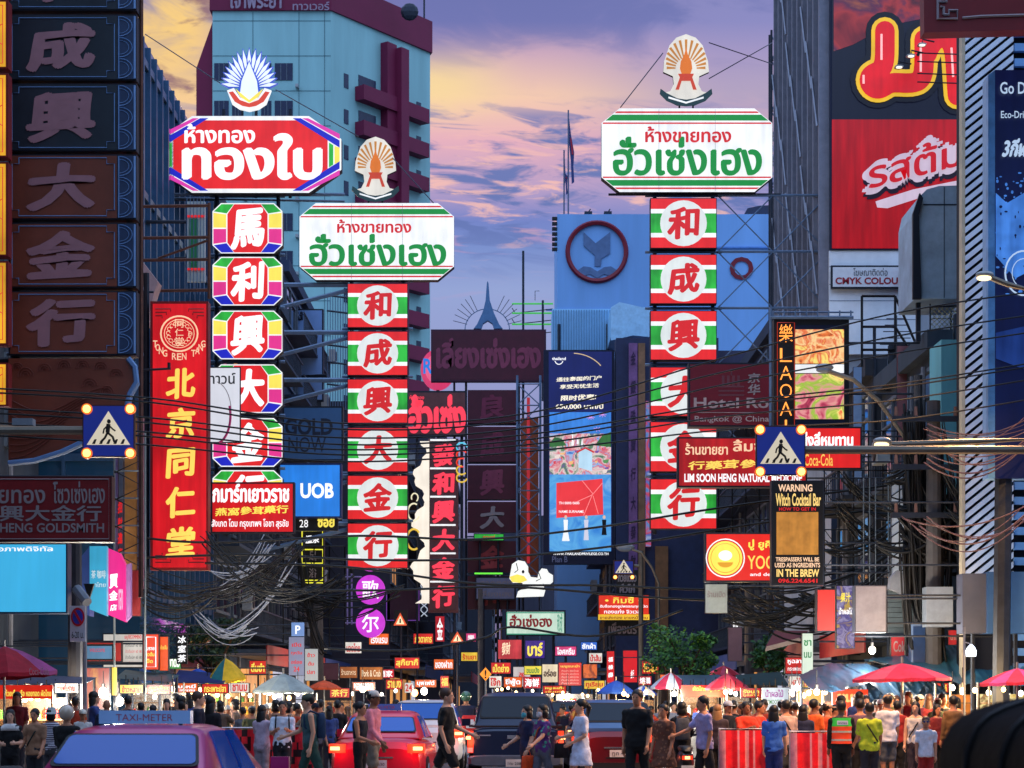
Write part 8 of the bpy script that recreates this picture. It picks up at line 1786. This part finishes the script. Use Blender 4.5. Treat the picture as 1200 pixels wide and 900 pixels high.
def printed(name, a, b, scale, bands=True):
    m = bpy.data.materials.new(name); m.use_nodes = True; nt = m.node_tree; bs = nt.nodes['Principled BSDF']; bs.inputs['Roughness'].default_value = .85
    tc = nt.nodes.new('ShaderNodeTexCoord'); w = nt.nodes.new('ShaderNodeTexWave' if bands else 'ShaderNodeTexVoronoi'); w.inputs['Scale'].default_value = scale
    if bands: w.bands_direction = 'Z'
    rp = nt.nodes.new('ShaderNodeValToRGB'); rp.color_ramp.interpolation = 'CONSTANT'; rp.color_ramp.elements[0].color = lin(a); rp.color_ramp.elements[1].color = lin(b); rp.color_ramp.elements[1].position = .5 if bands else .32
    nt.links.new(tc.outputs['Object'], w.inputs['Vector']); nt.links.new(w.outputs[0], rp.inputs[0]); nt.links.new(rp.outputs[0], bs.inputs['Base Color']); return m
# near people, left to right
person('woman in black with a big white collar and long black hair at the left border', 12, 832, 31, 8, BK, BK, 'long', 'light', arms=((15, 70), (10, 80)), acc=(('collar', (210, 206, 204)),))
person('man in open dark shirt over a tan vest next to the woman with white collar', 41, 831, 31.6, -10, (150, 110, 84), (40, 40, 48), 'short', 'tan', arms=((10, 50), (10, 30)), acc=('loose', ('strap', (30, 40, 36))))
person('person in a pale grey bucket hat with a striped top', 60, 830, 33, 150, printed('striped_knit', (196, 192, 200), (70, 60, 90), 9), (60, 60, 66), 'bob', 'tan', acc=(('bucket', (170, 178, 176)),))
person('scooter rider in black wearing a beige helmet by the purple taxi', 78, 829, 29, 175, BK, BK, 'short', 'tan', sleeve='long', arms=((40, 30), (40, 30)), acc=(('helmet', (200, 180, 160)),))
person('cook in a white cap with pale shirt behind the rider', 97, 832, 39, 20, (206, 206, 204), (70, 70, 80), 'short', 'tan', acc=(('cap', (226, 220, 206)),))
person('bald man in a dark shirt before the glaring lamp', 125, 820, 38, 190, (30, 36, 60), BK, 'bald', 'tan')
person('man in a black cap by the goods shelves', 165, 824, 41, 200, (26, 26, 34), BK, 'short', 'tan', acc=(('cap', (22, 26, 34)),)); person('man in a dark cap right of the other black cap by the shelves', 179, 827, 41.6, 160, (30, 30, 40), BK, 'short', 'brown', acc=(('cap', (36, 30, 34)),))
person('woman with black hair and a pale top left of the tall man in navy polo', 211, 816, 38.5, -70, (60, 60, 70), BK, 'bob', 'light'); person('tall man in a navy polo with short brown hair', 232, 811, 37, 95, (20, 22, 44), BK, 'short', 'light', 'brown')
person('woman with dark hair close behind the man in navy polo', 247, 817, 38.4, 150, (24, 22, 30), BK, 'long', 'tan')
person('woman in pale lilac top with long black hair at the left barrier', 307, 827, 37.4, 150, (186, 166, 186), (150, 140, 150), 'long', 'light', arms=((30, 20), (20, 40)), acc=(('bag', (60, 20, 60), 0),))
person('young man in white shirt with black backpack straps looking down', 331, 822, 37, 5, (206, 216, 236), (26, 28, 36), 'short', 'tan', legs='shorts', arms=((25, 80), (25, 80)), acc=(('backpack', (26, 28, 36)),))
person('backpacker in grey green vest, cap and dark green trousers walking left', 364, 814, 34.5, -75, (60, 90, 96), (32, 66, 60), 'short', 'light', sleeve='none', walk=.7, arms=((25, 45), (-8, 20)), acc=(('cap', (70, 80, 66)), ('backpack', (30, 54, 84))), lean=.06)
person('woman in black crop top and black trousers before the red taxi', 422, 823, 35, 70, (20, 26, 40), BK, 'bun', 'tan', sleeve='none', arms=((10, 60), (-15, 80)), acc=('crop',))
person('bearded man in pink hoodie and white cap beside the woman in crop top', 437, 810, 35.6, 75, (222, 130, 146), (120, 112, 100), 'short', 'brown', sleeve='long', legs='shorts', arms=((10, 30), (0, 20)), acc=('loose', ('cap', (214, 206, 196))), walk=.3)
person('young man in black t-shirt and black shorts walking right before the pickup', 523, 807, 34.5, 80, (16, 16, 20), (18, 18, 22), 'short', 'light', 'brown', legs='shorts', walk=.9, arms=((-10, 30), (25, 40)), acc=('loose',))
person('child in navy shirt with a teal face mask left of the purple shirt', 618, 827, 35.3, -60, (26, 34, 70), (24, 28, 50), 'bob', 'light', arms=((20, 40), (5, 20)), acc=(('mask', (70, 170, 190)),))
person('woman in purple printed shirt with white mask and orange bag', 636, 826, 34.7, -55, printed('purple_print', (60, 150, 130), (84, 40, 112), 11, False), (80, 84, 100), 'bob', 'light', walk=.5, arms=((12, 20), (35, 20)), acc=(('mask', (206, 206, 216)), ('strap', (200, 90, 40)), ('bag', (222, 76, 30), 0)))
person('woman in short white dress with dark ponytail carrying a black bag', 681, 820, 34.6, -75, (196, 204, 230), (190, 190, 200), 'pony', 'light', legs='dress', walk=.7, arms=((20, 60), (0, 60)), acc=(('bag', (30, 18, 22), 0), 'loose'))
person('big man in black t-shirt crossing before the dark red car', 747, 809, 33.6, -25, (14, 14, 18), (16, 16, 20), 'short', 'tan', legs='trousers', walk=.4, arms=((-8, 15), (12, 15)), width=1.14, acc=('loose',))
person('woman in brown dress with glasses right of the big man in black', 778, 826, 34.6, -35, printed('brown_print', (130, 84, 60), (92, 54, 40), 16, False), (90, 50, 40), 'pony', 'tan', legs='dress', walk=.3, arms=((5, 15), (5, 20)))
person('motorbike rider in black seen from behind with a grey pack', 799, 823, 37.2, 180, (18, 18, 24), BK, 'bob', 'tan', sleeve='long', arms=((35, 40), (35, 40)), acc=(('backpack', (60, 64, 74)),))
person('moustached man in lavender shirt walking left with a red lanyard', 826, 816, 34.4, -70, (150, 140, 186), (16, 16, 22), 'short', 'tan', walk=.4, arms=((40, 30), (-6, 20)), acc=('loose', ('moustache',)), lean=.05)
person('woman with long blonde hair among the right crowd', 841, 826, 38.6, 170, (60, 50, 60), BK, 'long', 'light', 'blonde'); person('man with white cap and dark jacket left of the orange shirts', 853, 822, 40, 30, (24, 30, 44), BK, 'short', 'tan', acc=(('cap', (190, 196, 206)),))
person('man in orange red shirt leaning on the striped barrier', 874, 823, 38.6, 20, (214, 60, 36), (60, 50, 50), 'short', 'brown', arms=((35, 70), (35, 70))); person('second man in red orange shirt turned right at the striped barrier', 890, 823, 38.9, 60, (200, 56, 34), (60, 50, 50), 'short', 'tan', arms=((35, 60), (35, 60)))
person('woman with very long black hair in a blue t-shirt and blue trousers', 907, 827, 36, 165, (50, 100, 190), (24, 40, 100), 'long', 'light', acc=('loose',), arms=((8, 20), (6, 16)))
person('man in beige t-shirt and grey shorts behind the blue t-shirt woman', 921, 821, 37.2, 200, (190, 160, 150), (60, 64, 66), 'short', 'tan', legs='shorts', arms=((5, 20), (30, 50)), acc=(('strap', (30, 26, 30)),))
person('woman with long black hair in navy behind the right striped barrier', 941, 827, 37.6, 170, (26, 34, 66), BK, 'long', 'tan'); person('man in orange shirt at the lit poster stall', 954, 820, 38.6, 130, (226, 96, 40), (50, 50, 60), 'short', 'brown')
person('woman in orange shirt and pale cap beside the man in orange', 969, 824, 39.4, 110, (230, 90, 50), (50, 50, 60), 'pony', 'tan', acc=(('cap', (206, 170, 150)),))
person('traffic guard in green and orange safety vest seen from behind', 986, 822, 35.8, 180, (16, 18, 22), BK, 'short', 'brown', sleeve='long', arms=((2, 12), (2, 12)), acc=(('cap', (16, 16, 18)), ('vest',)), width=1.08)
person('person with a dark head in mauve shirt behind the guard', 1008, 820, 37.6, 180, (96, 70, 90), BK, 'short', 'tan'); person('man in lime green t-shirt with black crossbody strap', 1019, 824, 35.4, 185, (176, 196, 44), (30, 32, 44), 'short', 'tan', arms=((6, 14), (10, 50)), acc=(('strap', (30, 30, 30)), 'loose'), width=1.05)
person('man in white t-shirt and cap right of the lime t-shirt', 1040, 815, 36.6, 190, (206, 206, 220), (70, 74, 84), 'short', 'tan', legs='shorts', arms=((2, 10), (6, 20)), acc=(('cap', (150, 120, 90)), 'loose'))
person('man in dark red shirt half hidden behind the white t-shirt and cap', 1052, 822, 37.4, 150, (150, 34, 34), BK, 'short', 'tan'); person('woman with big curly black hair in white tank top', 1073, 823, 36, -20, (206, 200, 200), (60, 50, 60), 'long', 'light', sleeve='none', acc=(('strap', (24, 24, 28)),))
person('woman in white t-shirt and blue sunglasses with pink headscarf', 1085, 840, 33, -10, (206, 210, 226), (150, 40, 40), 'short', 'tan', 'brown', acc=('loose', ('sunglasses',)), arms=((6, 12), (6, 12)))
person('man with dark hair in brown jacket under the pink umbrella', 1117, 816, 37.4, 200, (110, 80, 50), BK, 'short', 'tan', sleeve='long'); person('woman with dark hair in a deep red top by the curly haired woman', 1098, 826, 37.8, 20, (110, 30, 36), BK, 'bob', 'tan')
# black hooded three-wheeler very near, bottom right
root = empty('tuk_tuk', (P(1320, 0, 7.4).x, 6.6, 0), 'black canvas hood of a three wheeled taxi very close in the bottom right corner', 'tuk-tuk')
hb = M('hood_canvas', (5, 5, 6), .8, 0, .3, 8, .5, spec=.1); Yh = 7.4
out = [(1099, 905), (1101, 880), (1106, 866), (1113, 852), (1126, 840), (1144, 831), (1168, 823), (1200, 817), (1250, 814), (1320, 813)]
full = out+[(2640-x, y) for x, y in out[::-1][1:]]
vs = []; n = len(full); secs_y = ((0, 0), (-.02, 0), (-.3, 0), (-.9, 0), (-1.4, 0), (-1.42, 0))
for dy, g in secs_y:
    for x, y in full:
        p = P(x, y, Yh); kx = (x-1320)/221.0; vs.append((p.x+kx*.03*g, Yh+dy, p.z+.02*g*(1 if y < 850 else .3)))
fs = [tuple(range(n)), tuple(range(len(secs_y)*n-1, (len(secs_y)-1)*n-1, -1))]
for i in range(len(secs_y)-1):
    for j in range(n-1): fs.append((i*n+j, (i+1)*n+j, (i+1)*n+j+1, i*n+j+1))
q = MB(); q.add(vs, fs, hb); q.build('hood', root, smooth=40)
q = MB()
for dy in (-.45, -.95, -1.40):
    q.tube([Vector((P(x, y, Yh).x+(x-1320)/221*.004, Yh+dy, P(x, y, Yh).z+.006)) for x, y in full], .010, M('hood_piping', (20, 20, 24), .5), 6, False)
q.build('piping', root, smooth=True)
xa, xb = P(1100, 0, Yh).x, P(1540, 0, Yh).x; zl = P(0, 905, Yh).z
q = MB(); q.box(xa+.05, xb-.05, Yh-1.6, Yh-.05, .35, zl-.25, M('tuk_body_blue', (30, 50, 110), .3, .2, coat=.6)); q.build('body', root)
q = MB()
for x in (1106, 1124, 1146, 1500, 1534): p = P(x, 0, Yh-.02); q.tube([(p.x, Yh+.015, .5), (p.x, Yh+.015, P(0, 880, Yh).z)], .007, M('tuk_rail', (120, 140, 170), .3, .6), 7)
q.build('rail', root)
for x, y in ((xa+.2, Yh-1.3), (xb-.2, Yh-1.3), ((xa+xb)/2, Yh-.1)): q = MB(); q.tube([(x-.06, y, .25), (x+.06, y, .25)], .25, tyre_m, 18); q.build('wheel', root, smooth=35)
# delivery rider far left of the pickup
person('delivery rider in dark jacket on the scooter with red box', 546, 812, 50.6, 180, (30, 34, 60), BK, 'short', 'tan', sleeve='long', arms=((40, 30), (40, 30)), acc=(('helmet', (60, 100, 80)),))
# the crowd behind: a few kinds, copied
kinds = []
for i, (lab, top, hair, skin, hc, acc) in enumerate((
    ('person in black shirt with short black hair in the crowd behind', (20, 20, 26), 'short', 'tan', 'black', ()), ('person in white shirt with short hair in the crowd behind', (150, 150, 160), 'short', 'light', 'black', ()),
    ('woman in blue top with long black hair in the crowd behind', (50, 70, 130), 'long', 'light', 'black', ()), ('woman in dark red top with long hair in the crowd behind', (120, 30, 40), 'long', 'tan', 'brown', ()),
    ('person in grey shirt with a dark cap in the crowd behind', (90, 94, 104), 'short', 'tan', 'black', (('cap', (30, 36, 50)),)), ('person in orange shirt with black hair in the crowd behind', (170, 60, 36), 'short', 'brown', 'black', ()),
    ('person in beige shirt with bobbed hair in the crowd behind', (110, 90, 76), 'bob', 'light', 'black', ()), ('person in olive shirt with a pale cap in the crowd behind', (84, 90, 60), 'short', 'tan', 'black', (('cap', (200, 196, 186)),)))):
    kinds.append((lab, person(lab, 300, 824, 40, 0, top, (40, 42, 54), hair, skin, hc, arms=((5+9*i, 15+14*i), (8, 12+(i*37) % 70)), acc=acc, group='crowd of passers-by behind the barriers', lo=True)))
# bake the fused bodies and clothes to plain meshes, all in one evaluation
bpy.context.view_layer.update()
dg = bpy.context.evaluated_depsgraph_get(); dg.update()
new = [(o, bpy.data.meshes.new_from_object(o.evaluated_get(dg))) for o in jobs]
for o, me in new:
    mats = [m for m in o.data.materials]; o.modifiers.clear(); o.data = me
    if not me.materials:
        for m in mats: me.materials.append(m)
    if not o.name.startswith('body'):          # folds and creases in the cloth
        me.update(); sd = (hash(o.parent['label']) % 97)*1.0 if False else len(me.vertices) % 97
        n = len(me.vertices); nv = [v.normal.copy() for v in me.vertices]
        for v, no in zip(me.vertices, nv):
            c = v.co
            v.co = c+no*(.013*mnoise.noise(Vector((c.x*7+sd, c.y*7, c.z*11)))+.009*mnoise.noise(Vector((c.x*16+sd, c.y*16+c.z*9, c.z*8))))
    me.polygons.foreach_set('use_smooth', [True]*len(me.polygons))
spots = []
r = random.Random(12)
for px in range(206, 400, 9): spots.append((px+r.uniform(-3, 3), r.uniform(41.5, 47)))
for px in range(372, 480, 12): spots.append((px+r.uniform(-4, 4), r.uniform(50, 60)))
for px in range(836, 1130, 9): spots.append((px+r.uniform(-4, 4), r.uniform(40.6, 43.6)))
for px in range(660, 840, 10): spots.append((px+r.uniform(-4, 4), r.uniform(50, 64)))
for px in range(560, 660, 16): spots.append((px+r.uniform(-4, 4), r.uniform(64, 78)))
for px in (150, 195, 20, 110, 88): spots.append((px, r.uniform(40.5, 42)))
used = set()
for i, (px, Y) in enumerate(spots):
    k = r.randrange(len(kinds)) if i >= len(kinds) else i
    lab, src = kinds[k]
    o = src if k not in used else copy_tree(src)
    used.add(k)
    x = P(px, 0, Y).x; g = .145 if abs(x) > 6.6 else .004
    o.location = (x, Y, g); o.rotation_euler = (0, 0, R(r.choice((0, 20, -30, 160, 180, 200, 90, -90))+r.uniform(-15, 15))); s = r.uniform(.93, 1.05); o.scale = (s, s, s)
for o in bpy.data.objects:
    if '_abs' in o: del o['_abs']
